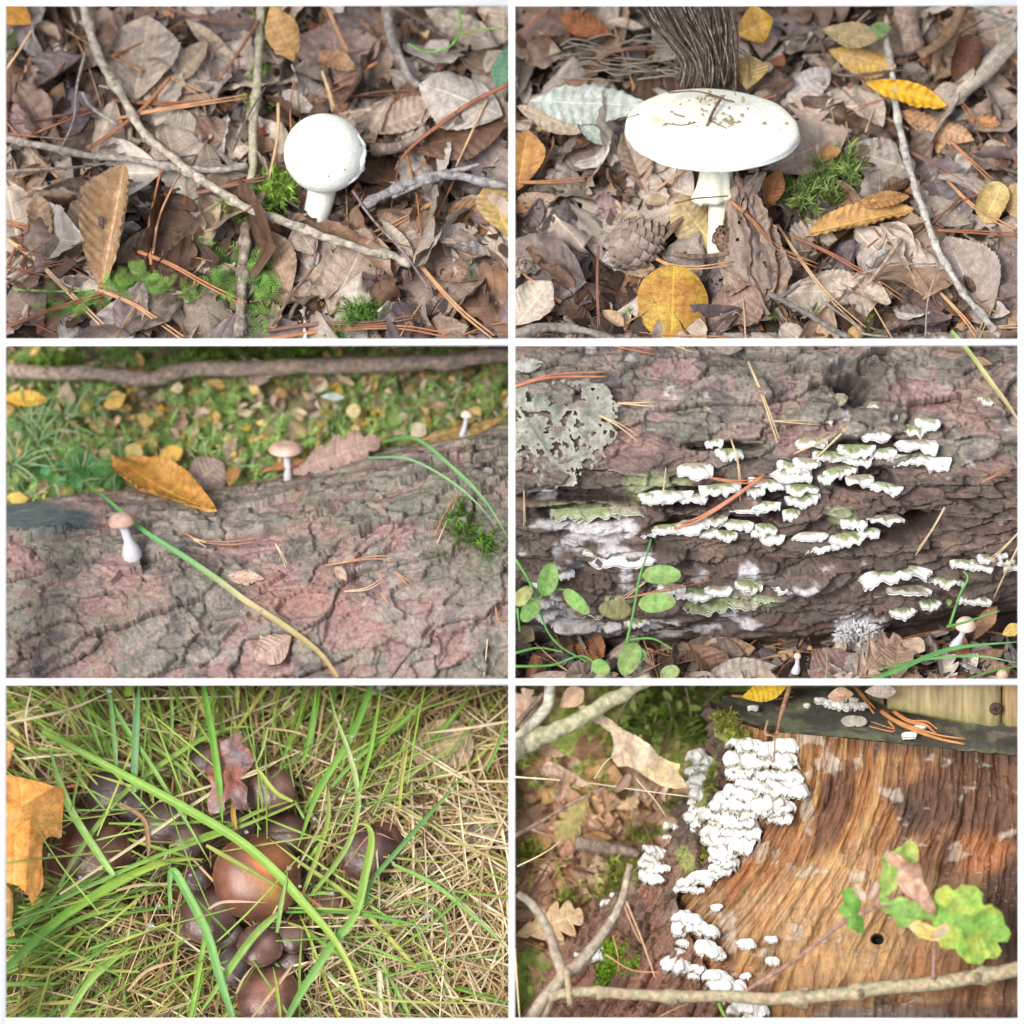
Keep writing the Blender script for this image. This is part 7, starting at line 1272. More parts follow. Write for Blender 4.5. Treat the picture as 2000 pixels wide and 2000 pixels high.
PL('round', (1560, 300), (1780, 200), .9, 'pale mottled dead leaf under the straw in the bare corner', (.56, .42, .28), (.4, .3, .18), hb=.5, ht=.6, stem=0, serr=0)
PL('ovate', (1850, 520), (1780, 640), .7, 'greyish stone-like dead leaf under the side straw', (.36, .33, .29), hb=.35, ht=.35, stem=0)
PL('ovate', (470, 60), (500, 20), .8, 'bright green small leaf at the top', (.34, .55, .06), hb=.9, ht=1., stem=0, m=M_GREEN)
for i, (x, y, r) in enumerate([(1090, 706, 9), (1252, 802, 9), (1437, 22, 17), (412, 38, 13), (1337, 297, 7), (1288, 543, 8), (186, 656, 7), (302, 742, 7), (597, 848, 10), (568, 925, 15), (1187, 520, 8), (1612, 885, 12), (1600, 893, 9), (1705, 408, 7), (1750, 455, 10), (1305, 145, 8), (1327, 210, 9), (485, 318, 8), (585, 58, 7), (255, 140, 6), (1132, 775, 7), (718, 733, 6), (930, 570, 8), (1357, 473, 7), (1445, 828, 7), (1268, 895, 6), (1484, 686, 6), (1218, 708, 6)]):
    V, F = lathe_geo([(max(.001, math.sin(t)), -math.cos(t)) for t in np.linspace(0, math.pi, 10)], 14); rr = r / 193.2
    obj('water_drop', new_mesh('water_drop', V * rr, F, M_DROP), None, uniq(p5, 'clear round water drop', x, y), 'water drop', 'water drops hanging in the grass', mw=Matrix.Translation(p5.pt(x, y, 1.85)))
# ================================================================== plot 6: sawn stump with white crust fungus, planks behind, branches before
PANEL[0] = 'p6'
p6 = Panel(1000, 1330, 72, -2.3)
p6.land = [(950, 300, 'the main fungus cluster'), (545, 700, 'the fungus tuft on the root'), (700, 920, 'the lower fungus group'), (715, 400, 'the fungus strip on the bark edge'), (250, 90, 'the thick grey branch'), (500, 290, 'the long faded leaf'), (140, 890, 'the tan oak leaf'), (330, 1100, 'the bright moss cushion'), (1740, 910, 'the green oak leaf'), (1380, 970, 'the drilled hole'),
           (1825, 105, 'the screw'), (1240, 80, 'the fungus on the cut face'), (430, 370, 'the withered sprig'), (550, 1210, 'the big brown leaf'), (450, 620, 'the fallen branch piece')]
ground(p6, (13, -70, 1300, 1400), 'mossy needle-strewn forest floor beside the stump', (.34, .40, .10), (.34, .23, .13), name='mossy_ground')
LB = (15, -40, 1150, 720)
litter(p6, 1100, (15, 380, 900, 1300), [(.36, .19, .11), (.46, .28, .17), (.28, .15, .09), (.55, .38, .24)] + NEEDLE_COL, 'reddish crumbs of bark and leaf beside the stump', size=(.07, .22))
rs = np.random.RandomState(21); parts = []; cs = []
for k in range(2300):
    zx, zy = rs.uniform(15, 1150), rs.uniform(-40, 1290); d = 1 if zy < 400 else .16
    if rs.rand() > d or (zy > 640 and zx > 500): continue
    if float(fbm(zx / 150, zy / 90, 7, 3)) < (-.12 if zy < 400 else .0): continue
    S = rs.uniform(.2, .42); M = frame_mat((0, 0, 0), p6.U).to_3x3() @ Matrix.Rotation(rs.rand() * 6.28, 3, 'Z') @ Matrix.Rotation(rs.uniform(.3, 1.3), 3, 'X'); v, f = _sp[rs.randint(6)]; parts.append(((np.array(M) @ (v * S).T).T + np.array(p6.pt(zx, zy, .02 + .2 * rs.rand())), f)); cs.append(np.tile(np.array((.50, .60, .14)) * rs.uniform(.6, 1.25), (len(v), 1)))
obj('moss_carpet', new_mesh('moss_carpet', *join(parts), M_MOSSA, col=np.concatenate(cs), smooth=False), None, 'yellow green moss carpet behind the stump', 'moss', kind='stuff')
P6C = [(.56, .34, .22), (.70, .50, .35), (.50, .27, .17), (.7, .54, .38), (.6, .36, .15), (.38, .23, .15), (.5, .3, .2)]
bx_ = lambda x, y: (y < 330 and R(0, 1) < .55) or (x > 560 and y > 560)
scatter_leaves(p6, 130, (20, 0, 820, 1300), P6C, (.5, 1.05), 'fallen leaves on the floor beside the stump', hmax=.2, tilt=32, skip=bx_)
scatter_leaves(p6, 240, (20, -20, 900, 1300), P6C, (.2, .5), '', hmax=.25, tilt=50, joined=True, skip=bx_); joined_flush('small brown leaves strewn over the floor beside the stump')
needles(p6, 40, (30, 560, 620, 1290), (.9, 1.6), 'pine needles beside the stump', h=(.2, .4))
bush = empty('bush', p6.pt(600, 240, .1), 'little green bush blurred behind the stump at the top', 'bush')
for i in range(5):
    x0 = 430 + i * 75; child('stem', new_mesh('stem', *tube_geo(spline([tuple(p6.pt(x0, 250, .1)), tuple(p6.pt(x0 + R(-40, 40), 140, .8)), tuple(p6.pt(x0 + R(-70, 70), 20, 1.2))], 8), np.linspace(.03, .018, 9), 5), M_TWIG), bush, color=(.3, .27, .14), c2=(.2, .18, .1))
for i in range(150):
    x0, y0 = R(380, 790), R(-10, 235); P0, P1 = p6.pt(x0, y0, R(.3, 1.1)), p6.pt(x0 + R(-26, 26), y0 - R(12, 26), R(.4, 1.3)); L = (P1 - P0).length; me = _bl[i % 4] if i >= 4 else None
    if me is None: me = leaf_mesh('round', 1, .75, ns=10, nt=6, pleat=0, serr=0, m=M_GREEN, seed=i); _bl = (_bl if i else []) + [me]
    o = obj('leaf', me, bush, color=[(.42, .62, .14), (.50, .68, .20), (.32, .52, .12)][i % 3], c2=(.4, .5, .12)); o.matrix_world = Matrix.Translation(-bush.location) @ leaf_matrix(P0, P1, p6.U, R(-30, 30)) @ Matrix.Diagonal((L, L, L, 1))
# --- the stump: silhouette, cut rim, front face
YS = [-20, 60, 200, 350, 480, 600, 700, 800, 900, 1000, 1080, 1180, 1290, 1400]; XS = [800, 790, 755, 735, 690, 610, 540, 440, 330, 230, 160, 100, 40, -20]
RX = [780, 800, 850, 1000, 1250, 1500, 1932, 2200]; RY = [62, 100, 152, 192, 213, 240, 285, 310]
XR = 2150.; DZ = 1.95; ZB = -2.3
def f6(s, t):                                    # s: 0 silhouette .. 1 right; t: 0 rim .. 1 bottom -> zoom x, y and height z
    ph = s * math.pi / 2 * .96; c = 1 - np.cos(ph); rx = 790 + (XR - 790) * c; ry = np.interp(rx, RX, RY); y = ry + (1370 - ry) * t; xl = np.interp(y, YS, XS); x = xl + (XR - xl) * c
    z = ZB + DZ * np.sin(ph) + .55 * sstep(.55, 1.1, t) * np.sin(ph) - .25 * (1 - t); return x, y, z
def P6(x, y, z): k = (D - z) / D; return np.stack([p6.tx(x) * k, p6.ty(y) * k, z], -1)
_st = np.meshgrid(np.linspace(0, 1, 200), np.linspace(0, 1, 160), indexing='ij'); _gx, _gy, _gz = f6(*_st)
def on6(zx, zy, up=0.):
    k = np.argmin((_gx - zx) ** 2 + (_gy - zy) ** 2); z = float(_gz.ravel()[k]); return p6.ptz(zx, zy, z) + Vector((-.2, .1, 1)).normalized() * up
st = empty('tree_stump', p6.ptz(1100, 1100, -1.), 'sawn tree stump with golden brown weathered wood and a mossy bark edge', 'stump')
BX = [60, 100, 200, 300, 400, 500, 600, 650, 700, 740, 765, 800, 850, 900, 1000, 1100, 1200, 1290, 1400]; BV = [815, 832, 836, 830, 805, 772, 752, 770, 765, 720, 650, 622, 628, 640, 690, 735, 800, 870, 930]
def normals(P):
    a = np.gradient(P, axis=0); b = np.gradient(P, axis=1); n = np.cross(b, a); n /= np.linalg.norm(n, axis=-1)[..., None] + 1e-9; return n * np.sign(n[..., 2:3] + 1e-9)
ns_, nt_ = 560, 420; s = np.linspace(0.0, 1, ns_ + 1)[:, None] * np.ones((1, nt_ + 1)); t = np.linspace(0, 1, nt_ + 1)[None, :] * np.ones((ns_ + 1, 1))
x, y, z = f6(s, t); P = P6(x, y, z); N = normals(P); u = s * 10; v = t * 7; g = s + .012 * fbm(u * .8, v * .8, 1, 3)
gr = fbm(g * 75, v * .55, 2, 5); g2 = fbm(g * 22, v * .45, 3, 4); g3 = fbm(g * 170, v * 1.2, 4, 3); blot = fbm(u * .9, v * .7, 5, 4); b2 = fbm(u * 2.6, v * 2.2, 6, 4)
h = .085 * gr + .10 * g2 + .035 * g3 + .05 * b2 - .10 * sstep(.15, .4, g2) + .035 * np.floor(4 * (g2 + .4 * gr)) + .22 * fbm(g * 9, v * .25, 41, 3)
GOLD, OCHR, UMB, DKB, SAW, FUZZ, BLK = [.84 * np.array(c) for c in ((.42, .235, .085), (.29, .125, .042), (.15, .062, .028), (.07, .035, .02), (.36, .22, .115), (.52, .45, .36), (.035, .027, .024))]
L_ = lambda c, d, w: c * (1 - w[..., None]) + d * w[..., None]
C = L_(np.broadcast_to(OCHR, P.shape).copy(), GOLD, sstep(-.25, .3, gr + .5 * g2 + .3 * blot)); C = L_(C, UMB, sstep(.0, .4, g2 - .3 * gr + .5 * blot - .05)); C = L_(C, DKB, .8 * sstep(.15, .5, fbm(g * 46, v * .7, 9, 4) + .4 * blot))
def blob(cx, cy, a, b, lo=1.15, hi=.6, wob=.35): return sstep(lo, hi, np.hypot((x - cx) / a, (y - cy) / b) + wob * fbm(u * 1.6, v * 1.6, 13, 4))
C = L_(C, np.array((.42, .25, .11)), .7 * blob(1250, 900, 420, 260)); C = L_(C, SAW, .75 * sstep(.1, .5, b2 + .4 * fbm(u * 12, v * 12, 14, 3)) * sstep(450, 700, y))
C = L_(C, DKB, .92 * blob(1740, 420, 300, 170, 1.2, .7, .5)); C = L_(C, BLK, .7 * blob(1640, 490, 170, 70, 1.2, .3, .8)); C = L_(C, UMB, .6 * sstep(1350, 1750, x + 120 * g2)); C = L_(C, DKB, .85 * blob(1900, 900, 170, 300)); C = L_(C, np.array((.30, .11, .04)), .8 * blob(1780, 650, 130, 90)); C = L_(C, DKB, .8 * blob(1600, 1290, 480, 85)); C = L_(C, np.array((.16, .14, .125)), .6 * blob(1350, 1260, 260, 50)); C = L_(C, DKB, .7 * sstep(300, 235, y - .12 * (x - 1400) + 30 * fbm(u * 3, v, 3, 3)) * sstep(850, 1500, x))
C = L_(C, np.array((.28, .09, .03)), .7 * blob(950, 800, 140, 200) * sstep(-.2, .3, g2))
fz = np.maximum.reduce([k * blob(cx, cy, a, b, 1.2, .3) for cx, cy, a, b, k in [(1115, 480, 40, 190, 1), (1200, 320, 60, 50, .8), (1310, 300, 20, 60, .5), (1400, 390, 50, 60, .7), (1455, 450, 30, 50, .9), (1590, 300, 90, 60, .6), (920, 660, 110, 70, .7), (1110, 700, 110, 60, .7), (1150, 220, 90, 30, .7), (1690, 640, 60, 60, .6), (830, 960, 50, 90, .6), (930, 1020, 110, 40, .5), (1170, 870, 40, 60, .5), (1310, 740, 60, 40, .5), (1830, 720, 50, 120, .5), (1060, 920, 60, 60, .4), (1870, 560, 60, 40, .6), (980, 1180, 160, 40, .35)]])
C = L_(C, FUZZ, np.clip(sstep(.3, .62, fz * .8 + .85 * fbm(u * 3.5, v * 3.5, 23, 6)), 0, 1) * .55); h += .05 * sstep(.3, .62, fz * .8 + .85 * fbm(u * 3.5, v * 3.5, 23, 6)); spk = sstep(.40, .6, fbm(u * 22, v * 22, 29, 3)) * .4 * sstep(.0, .4, blot + .2) * sstep(600, 800, y); C = L_(C, FUZZ, spk)
r = np.hypot((x - 1378) / 26, (y - 970) / 22); h += .05 * np.exp(-((r - 1.2) / .3) ** 2) - .4 * sstep(1.0, .6, r); C = L_(C, BLK, sstep(1.05, .75, r)); C = C * (1 + .3 * g3[..., None] + .25 * fbm(u * 9, v * 9, 43, 4)[..., None])
bnd = np.interp(y, BX, BV) + 14 * fbm(u * 3, v * 3, 31, 4); isb = x < bnd
Pw = P + N * (h - .10 * sstep(30, -10, x - bnd))[..., None]; F = grid_faces(ns_, nt_); fb = isb.ravel()[F].all(1); ok = ~fb & (x.ravel()[F].mean(1) < 1960) & (y.ravel()[F].mean(1) < 1310)
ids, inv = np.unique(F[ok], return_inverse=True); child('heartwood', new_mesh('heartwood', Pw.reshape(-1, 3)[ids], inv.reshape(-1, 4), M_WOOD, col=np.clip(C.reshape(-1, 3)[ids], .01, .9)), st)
# bark on the left and over the root: flakes as parts
nb, mb = 300, 380; s2 = (np.linspace(0, .62, nb + 1) ** 1.0)[:, None] * np.ones((1, mb + 1)); t2_ = np.linspace(-.0, 1, mb + 1)[None, :] * np.ones((nb + 1, 1)); x2, y2, z2 = f6(s2, t2_); Pb = P6(x2, y2, z2); Nb = normals(Pb)
ub, vb = (x2 / 193 + (y2 / 193) * .55), (y2 / 193 - .35 * x2 / 193)
hb_, cid, pig, edge = bark_field(vb * 1.0, ub * 1.3, 303, .8, .34)
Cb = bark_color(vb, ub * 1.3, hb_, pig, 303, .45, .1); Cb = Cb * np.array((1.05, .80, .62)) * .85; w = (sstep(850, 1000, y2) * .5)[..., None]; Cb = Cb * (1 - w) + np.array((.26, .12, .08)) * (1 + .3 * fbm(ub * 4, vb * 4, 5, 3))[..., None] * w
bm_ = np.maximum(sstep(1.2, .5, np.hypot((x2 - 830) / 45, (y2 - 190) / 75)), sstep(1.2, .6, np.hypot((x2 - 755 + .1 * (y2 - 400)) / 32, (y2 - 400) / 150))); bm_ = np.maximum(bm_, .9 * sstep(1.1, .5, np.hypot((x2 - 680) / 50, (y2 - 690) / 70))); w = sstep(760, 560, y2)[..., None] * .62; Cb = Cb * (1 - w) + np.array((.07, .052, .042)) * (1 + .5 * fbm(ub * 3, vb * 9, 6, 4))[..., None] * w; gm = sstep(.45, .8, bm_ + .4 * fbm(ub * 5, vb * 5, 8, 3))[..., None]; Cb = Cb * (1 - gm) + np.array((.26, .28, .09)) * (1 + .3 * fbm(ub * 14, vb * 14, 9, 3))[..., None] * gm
Pb2 = Pb + Nb * (hb_ * .9 + .16)[..., None]; bnd2 = np.interp(y2, BX, BV) + 14 * fbm(s2 * 30, t2_ * 21, 31, 4); Fb = grid_faces(nb, mb); okb = (x2 < bnd2 + 6).ravel()[Fb].all(1) & (y2.ravel()[Fb].mean(1) < 1320); Fb = Fb[okb]; fid = cid.ravel()[Fb[:, 0]]; order = np.argsort(fid, kind='stable'); Fb, fid = Fb[order], fid[order]; rest = []
for gsub in np.split(np.arange(len(Fb)), np.nonzero(np.diff(fid))[0] + 1):
    if len(gsub) < 24: rest.append(gsub); continue
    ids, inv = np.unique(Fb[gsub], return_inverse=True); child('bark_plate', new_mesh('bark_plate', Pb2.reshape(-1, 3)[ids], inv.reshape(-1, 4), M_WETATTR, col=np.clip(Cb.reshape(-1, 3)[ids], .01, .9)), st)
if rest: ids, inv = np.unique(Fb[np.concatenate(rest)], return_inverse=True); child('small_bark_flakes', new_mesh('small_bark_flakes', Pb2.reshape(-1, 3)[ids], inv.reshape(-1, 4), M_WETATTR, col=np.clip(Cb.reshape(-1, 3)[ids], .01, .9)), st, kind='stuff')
# cut face on top
nx, ny = 200, 60; xx = np.linspace(782, 2050, nx + 1)[:, None] * np.ones((1, ny + 1)); q = np.linspace(0, 1, ny + 1)[None, :] * np.ones((nx + 1, 1)); yf = np.interp(xx, RX, RY); yb = np.interp(xx, [782, 850, 1000, 1400, 2050], [58, 40, 30, 20, 60]); sF = np.arccos(np.clip(1 - (xx - 790) / (XR - 790), -1, 1)) / (math.pi / 2 * .96); zf = f6(np.clip(sF, 0, 1), 0 * sF)[2]; yy = yf + (yb - yf) * q + 6 * fbm(xx / 30, xx / 50, 2, 3) * (1 - q); zz = zf - 2.0 * q ** .9 * (yf - yb) / 200 + .04 * fbm(xx / 60, q * 9, 5, 4) + .03 * (1 - q)
V = P6(xx, yy, zz); n1 = fbm(xx / 90, q * 6, 6, 4)[..., None]; Ct = np.array((.085, .083, .068)) * (1 + .6 * n1) + np.array((.06, .08, .02)) * sstep(.05, .4, fbm(xx / 120, q * 4, 8, 4))[..., None] + np.array((.10, .07, .04)) * sstep(.2, .5, fbm(xx / 70, q * 9, 12, 3))[..., None]
child('cut_face', new_mesh('cut_face', V.reshape(-1, 3), grid_faces(nx, ny)[:, ::-1], M_WETATTR, col=np.clip(Ct.reshape(-1, 3), .01, .9)), st)
# planks behind with a screw
def plank(x0, x1, yl, yr, col, label, zf_, seed):
    nx, ny = 50, 40; X = np.linspace(x0, x1, nx + 1)[:, None] * np.ones((1, ny + 1)); Q = np.linspace(0, 1, ny + 1)[None, :] * np.ones((nx + 1, 1)); Yb = yl + (yr - yl) * (X - x0) / (x1 - x0); Y = Yb + (-80 - Yb) * Q; g_ = fbm(X / 9, Q * 1.4, seed, 4); edge = np.minimum(X - x0, x1 - X) / 14; Z = zf_ + .03 * g_ - .12 * (1 - sstep(0, 1, edge)) - .08 * sstep(.05, 0, Q)
    V = P6(X, Y, Z).reshape(-1, 3); C = np.array(col) * (1 + .35 * g_ + .25 * fbm(X / 60, Q * 2, seed + 3, 3))[..., None] * (1 - .0 * Q[..., None]); gm = (sstep(.30, .0, Q + .15 * fbm(X / 20, Q * 8, 3, 3)) * .7)[..., None]; C = C * (1 - gm) + np.array((.17, .17, .05)) * gm
    n0 = len(V); F = grid_faces(nx, ny)[:, ::-1].tolist(); back = V - np.array([0, 0, .6]); rim = [i * (ny + 1) for i in range(nx + 1)] + [nx * (ny + 1) + j for j in range(1, ny + 1)] + [i * (ny + 1) + ny for i in range(nx - 1, -1, -1)] + [j for j in range(ny - 1, 0, -1)]
    F += [[a, b, b + n0, a + n0] for a, b in zip(rim, rim[1:] + rim[:1])] + [[q + n0 for q in f[::-1]] for f in F[:nx * ny]]
    return obj('plank', new_mesh('plank', np.concatenate([V, back]), F, M_WOODP, col=np.clip(np.concatenate([C.reshape(-1, 3)] * 2), .01, .9)), None, label, 'plank')
M_WOODP = mat('weathered_plank', 'attr', rough=.75, nscale=7, namt=.35, bump=.5, bscale=12, stretch=(1, .12, 1))
plank(1418, 1846, 106, 190, (.34, .27, .14), 'wide weathered greenish plank standing behind the stump', -1.75, 3); plank(1850, 1990, 192, 212, (.36, .25, .12), 'narrow brownish plank right beside the wide one', -1.78, 8); plank(1330, 1414, 60, 100, (.12, .09, .06), 'dark board standing in for the shadowed gap at the left end of the planks', -2.3, 12)  # last board is added dark to stand in for the shade of a gap
sc = empty('screw', p6.ptz(1825, 105, -1.66), 'rusty round-headed screw in the plank behind the stump', 'screw'); V, F = lathe_geo([(.001, .05), (.07, .048), (.115, .02), (.125, -.03), (.06, -.05), (.05, -.3)], 28); child('head', new_mesh('head', V + np.array(sc.location), F[:, ::-1], M_ATTR, col=(.10, .055, .04)), sc)
for a in (0, 1): V = [Vector(p) for p in [(-.07, -.012, .052), (.07, -.012, .052), (.07, .012, .052), (-.07, .012, .052), (-.06, -.01, .03), (.06, -.01, .03), (.06, .01, .03), (-.06, .01, .03)]]; child('slot', new_mesh('slot', [tuple(Matrix.Rotation(a * math.pi / 2 + .3, 3, 'Z') @ v + sc.location + Vector((0, 0, .003 * (a + 1)))) for v in V], [[0, 1, 2, 3], [4, 5, 1, 0], [6, 7, 3, 2]], M_ATTR, col=(.02, .015, .012), smooth=False), sc)
# --- the white fungus: every frill a thing of its own
FR = []
for yy_, a, b in [(250, 868, 1050), (283, 850, 1075), (315, 855, 1100), (350, 868, 1085), (385, 900, 1080), (415, 845, 1090), (447, 810, 1000), (478, 795, 1035), (508, 775, 935), (540, 775, 935), (572, 765, 920), (600, 770, 900)]:
    xk = a + R(0, 18)
    while xk < b: FR.append((xk, yy_ + R(-9, 9), R(62, 92))); xk += R(48, 66)
FR += [(1015, 500, 60), (1030, 520, 55), (1040, 475, 60), (1000, 530, 40), (800, 640, 80), (830, 655, 60), (790, 672, 60), (825, 685, 62), (790, 705, 60), (815, 718, 60), (775, 728, 50), (745, 738, 60), (715, 742, 60), (690, 752, 50), (665, 768, 55), (645, 785, 46), (680, 785, 46)]
L2 = [(705, 285, 62), (730, 305, 62), (695, 345, 50), (735, 335, 50), (715, 372, 60), (705, 400, 56), (715, 432, 52), (700, 465, 52), (708, 492, 50), (700, 520, 60), (712, 545, 46), (700, 575, 20), (610, 560, 44), (598, 602, 26)] + [(535 + R(-22, 48), 645 + k * 12, R(42, 60)) for k in range(10)] + [(380, 845, 50), (372, 865, 34), (398, 820, 24), (330, 1035, 60), (300, 1055, 44), (345, 1015, 40), (262, 1045, 24)]
L3 = [(650, 890, 70), (690, 900, 60), (665, 925, 80), (715, 930, 60), (750, 942, 64), (640, 950, 44), (760, 960, 40), (655, 995, 44), (635, 1028, 44), (625, 1062, 84), (655, 1085, 56), (738, 1000, 60), (765, 1022, 64), (785, 1045, 44), (712, 1090, 44), (695, 1118, 36), (775, 1112, 70), (800, 1135, 84), (840, 1158, 70), (850, 1240, 50), (895, 1225, 80), (930, 1250, 70), (915, 1275, 60), (712, 802, 34), (782, 862, 36), (893, 995, 54), (988, 982, 38), (992, 1062, 40), (890, 1122, 32), (820, 1210, 40)]
for i, (xk, yk, wk) in enumerate(FR + L2 + L3):
    W = wk / 193.2 * 1.12; sz = 'big' if wk > 75 else 'small' if wk < 50 else 'middling'
    bracket(on6(xk, yk - 8, .16 + (.12 if i < len(FR) else .22 if i < len(FR) + len(L2) else .08)), (R(-.3, .3), -.40 + R(-.1, .1), .9), (R(-.2, .2), .9, .40), W * 1.28, W * R(.66, .86), uniq(p6, f'{sz} white ruffled fungus frill', xk, yk), i + 300, thick=.03, green=0, lobes=3, droop=.30, jag=.8, col=(.82, .79, .71), c_under=(.62, .52, .36), curl=R(.14, .24), name='fungus_frill', group='white fungus frills on the stump', nr=6, na=24)
topz = lambda a, b: float(np.interp(a, xx[:, 0], zf[:, 0])) - 1.6 * (np.interp(a, RX, RY) - b) / 200
def on6t(a, b, up=0.): return p6.ptz(a, b, topz(a, b) + up)
for i, (xk, yk, wk) in enumerate([(910, 103, 44), (1112, 94, 28), (1165, 75, 50), (1195, 82, 60), (1225, 88, 60), (1255, 98, 60), (1285, 92, 50), (1310, 98, 46), (1240, 72, 50), (1290, 74, 40), (1330, 92, 40), (1540, 172, 50), (1500, 205, 60)]):
    W = wk / 193.2; bracket(on6t(xk, yk, .15), (0, -.5, .8), (0, .8, .5), W, W * .6, uniq(p6, 'white fungus frill on the sawn top', xk, yk), i + 500, thick=.07, green=0, col=(.80, .78, .72), name='fungus_frill', group='white fungus frills on the stump', nr=5, na=14)
# moss on the stump and on the floor
moss(p6, [(830, 185, 40, 60), (850, 215, 25, 25), (800, 160, 20, 40)], 240, (.10, .2), 'olive moss patch at the top corner of the bark', (.36, .40, .08), spiky=True, surf=lambda a, b: on6(a, b, .22))
moss(p6, [(752, 420, 14, 110), (755, 560, 12, 20)], 190, (.08, .16), 'narrow strip of green moss down the bark edge', (.34, .42, .06), spiky=True, surf=lambda a, b: on6(a, b, .22))
moss(p6, [(700, 650, 24, 40), (655, 745, 22, 22), (735, 640, 14, 20)], 150, (.07, .15), 'little green moss spots on the root bark', (.34, .42, .05), spiky=True, surf=lambda a, b: on6(a, b, .2))
moss(p6, [(630, 480, 40, 26)], 130, (.16, .3), 'dull green moss pillow behind the bark edge', (.26, .30, .09), spiky=True, h=.5)
moss(p6, [(300, 1130, 80, 40), (400, 1060, 75, 50), (370, 1020, 30, 30)], 900, (.10, .2), 'bright emerald moss cushion in front of the root', (.24, .44, .03), spiky=True, surf=lambda a, b: p6.pt(a, b, R(.3, .5)) if a < 330 else on6(a, b, .22), up=.9)
moss(p6, [(60, 1080, 60, 40), (60, 1190, 60, 40), (260, 1240, 110, 50), (390, 1250, 60, 40)], 300, (.2, .4), 'pale green feathery moss in the bottom corner', (.34, .46, .10), h=.3); moss(p6, [(390, 740, 60, 40), (470, 720, 40, 20), (210, 830, 40, 16), (370, 820, 50, 20), (60, 650, 60, 40), (500, 570, 60, 20)], 260, (.18, .3), 'light green moss patches along the root', (.34, .42, .08), spiky=True, h=.25)
PL = lambda *a, **k: place_leaf(p6, *a, **k)
poly_leaf(p6, [(240, 85), (280, 95), (330, 122), (380, 150), (420, 185), (470, 205), (520, 240), (560, 285), (600, 305), (640, 315), (625, 345), (650, 375), (665, 400), (620, 408), (560, 395), (500, 360), (440, 320), (400, 325), (372, 290), (385, 240), (375, 200), (330, 165), (290, 150)], [((250, 95), (660, 400))], [((380, 200), (400, 320)), ((430, 225), (440, 190)), ((470, 270), (490, 350)), ((520, 300), (540, 260)), ((560, 330), (570, 390))], 'long faded pinkish tan leaf hanging before the moss', (.62, .46, .35), (.66, .5, .26), h=2.0, seed=4, name='oak_leaf', rip=.08, z=.3)
PL('oak', (15, 960), (268, 875), .6, 'tan oak leaf with dark gap beneath beside the root', (.62, .44, .25), (.56, .38, .2), hb=.4, ht=.7, stem=0, ct=-.3); PL('oak', (390, 480), (480, 455), .6, 'small tan lobed leaf on the moss', (.6, .42, .24), hb=.4, ht=.6, stem=.2)
PL('ovate', (655, 1275), (355, 1165), .5, 'big brown leaf under the bottom branch', (.32, .19, .13), (.4, .26, .18), hb=.6, ht=.7, stem=0, pleat=.1); PL('oval', (380, 590), (270, 590), .4, 'orange brown curled leaf on the floor', (.5, .26, .1), hb=.4, ht=.5, ct=.6, stem=0)
place_leaf(p6, 'lance', (1035, 20), (865, 62), .42, 'bright yellow leaf lying on the far rim of the sawn top', (.72, .46, .03), (.66, .4, .02), zb=-1.6, zt=-1.4, ct=-.5, stem=.2)
place_leaf(p6, 'oval', (1330, 40), (1450, 40), .5, 'pale grey curled scrap before the planks', (.48, .4, .33), zb=-1.2, zt=-1.3, ct=.6, stem=0); place_leaf(p6, 'ovate', (1190, 60), (1290, 50), .6, 'brown curled leaf over the fungus on top', (.4, .24, .14), (.56, .4, .28), zb=-1.1, zt=-.9, ct=.9, stem=0); place_leaf(p6, 'round', (1240, 150), (1340, 155), .5, 'pale translucent leaf scrap flat on the sawn top', (.42, .38, .32), zb=float(on6t(1240, 150).z) + .12, zt=float(on6t(1340, 155).z) + .12, stem=0, decay=.3, serr=0, pleat=.03)
for i, (pts, r, lb) in enumerate([([(1395, 115), (1470, 165), (1600, 215), (1708, 238)], .05, 'long orange needle bundle on the sawn top'), ([(1440, 115), (1500, 155), (1560, 165), (1600, 200)], .045, 'second orange needle bundle on the sawn top'), ([(1420, 150), (1440, 190), (1350, 172)], .022, 'bent orange needle on the sawn top'), ([(830, 55), (950, 70), (1060, 60)], .025, 'orange needles at the far rim'), ([(1290, 15), (1330, 70), (1365, 122)], .035, 'red brown needle stem leaning on the planks')]):
    C_ = spline([tuple(on6t(a, b, .22)) for a, b in pts], 14); obj('pine_needle', new_mesh('needle', *join([tube_geo(C_, np.linspace(r, r * .5, 15), 6), tube_geo(C_ + np.linspace(0, .1, 15)[:, None] * np.array([[.2, 1, 0]]), np.linspace(r * .7, r * .3, 15), 5)]), M_NEEDLE), None, lb, 'pine needle', color=(.46, .20, .07))
tw = lambda pts, r0, r1, lb, c, **k: twig(p6, pts, r0, r1, lb, c, zs=True, **k)
tw([(1045, 25, -.6), (1020, 110, -.2), (1000, 200, .1)], .05, .035, 'brown twig standing at the fungus cluster top', (.38, .2, .12), seed=3); tw([(965, 150, .0), (955, 200, .1), (990, 215, .2), (985, 310, .4)], .02, .02, 'thin bent stalk drooping over the fungus', (.42, .28, .16), seed=4)
OLV = (.40, .37, .24); OLV2 = (.30, .30, .16)
twig(p6, [(-40, 300, .8), (60, 235, .8), (160, 190, .8), (330, 95, .8), (520, -10, .8)], .21, .13, 'thick grey olive branch across the top corner', OLV, OLV2, zs=True, seed=6, rough=.06, name='branch', cat='branch', n=50); twig(p6, [(20, 225, .6), (85, 155, .6), (135, 95, .6), (140, -10, .6)], .13, .10, 'smaller grey branch behind the thick one', (.5, .47, .38), OLV, zs=True, seed=7, rough=.06, name='branch', cat='branch')
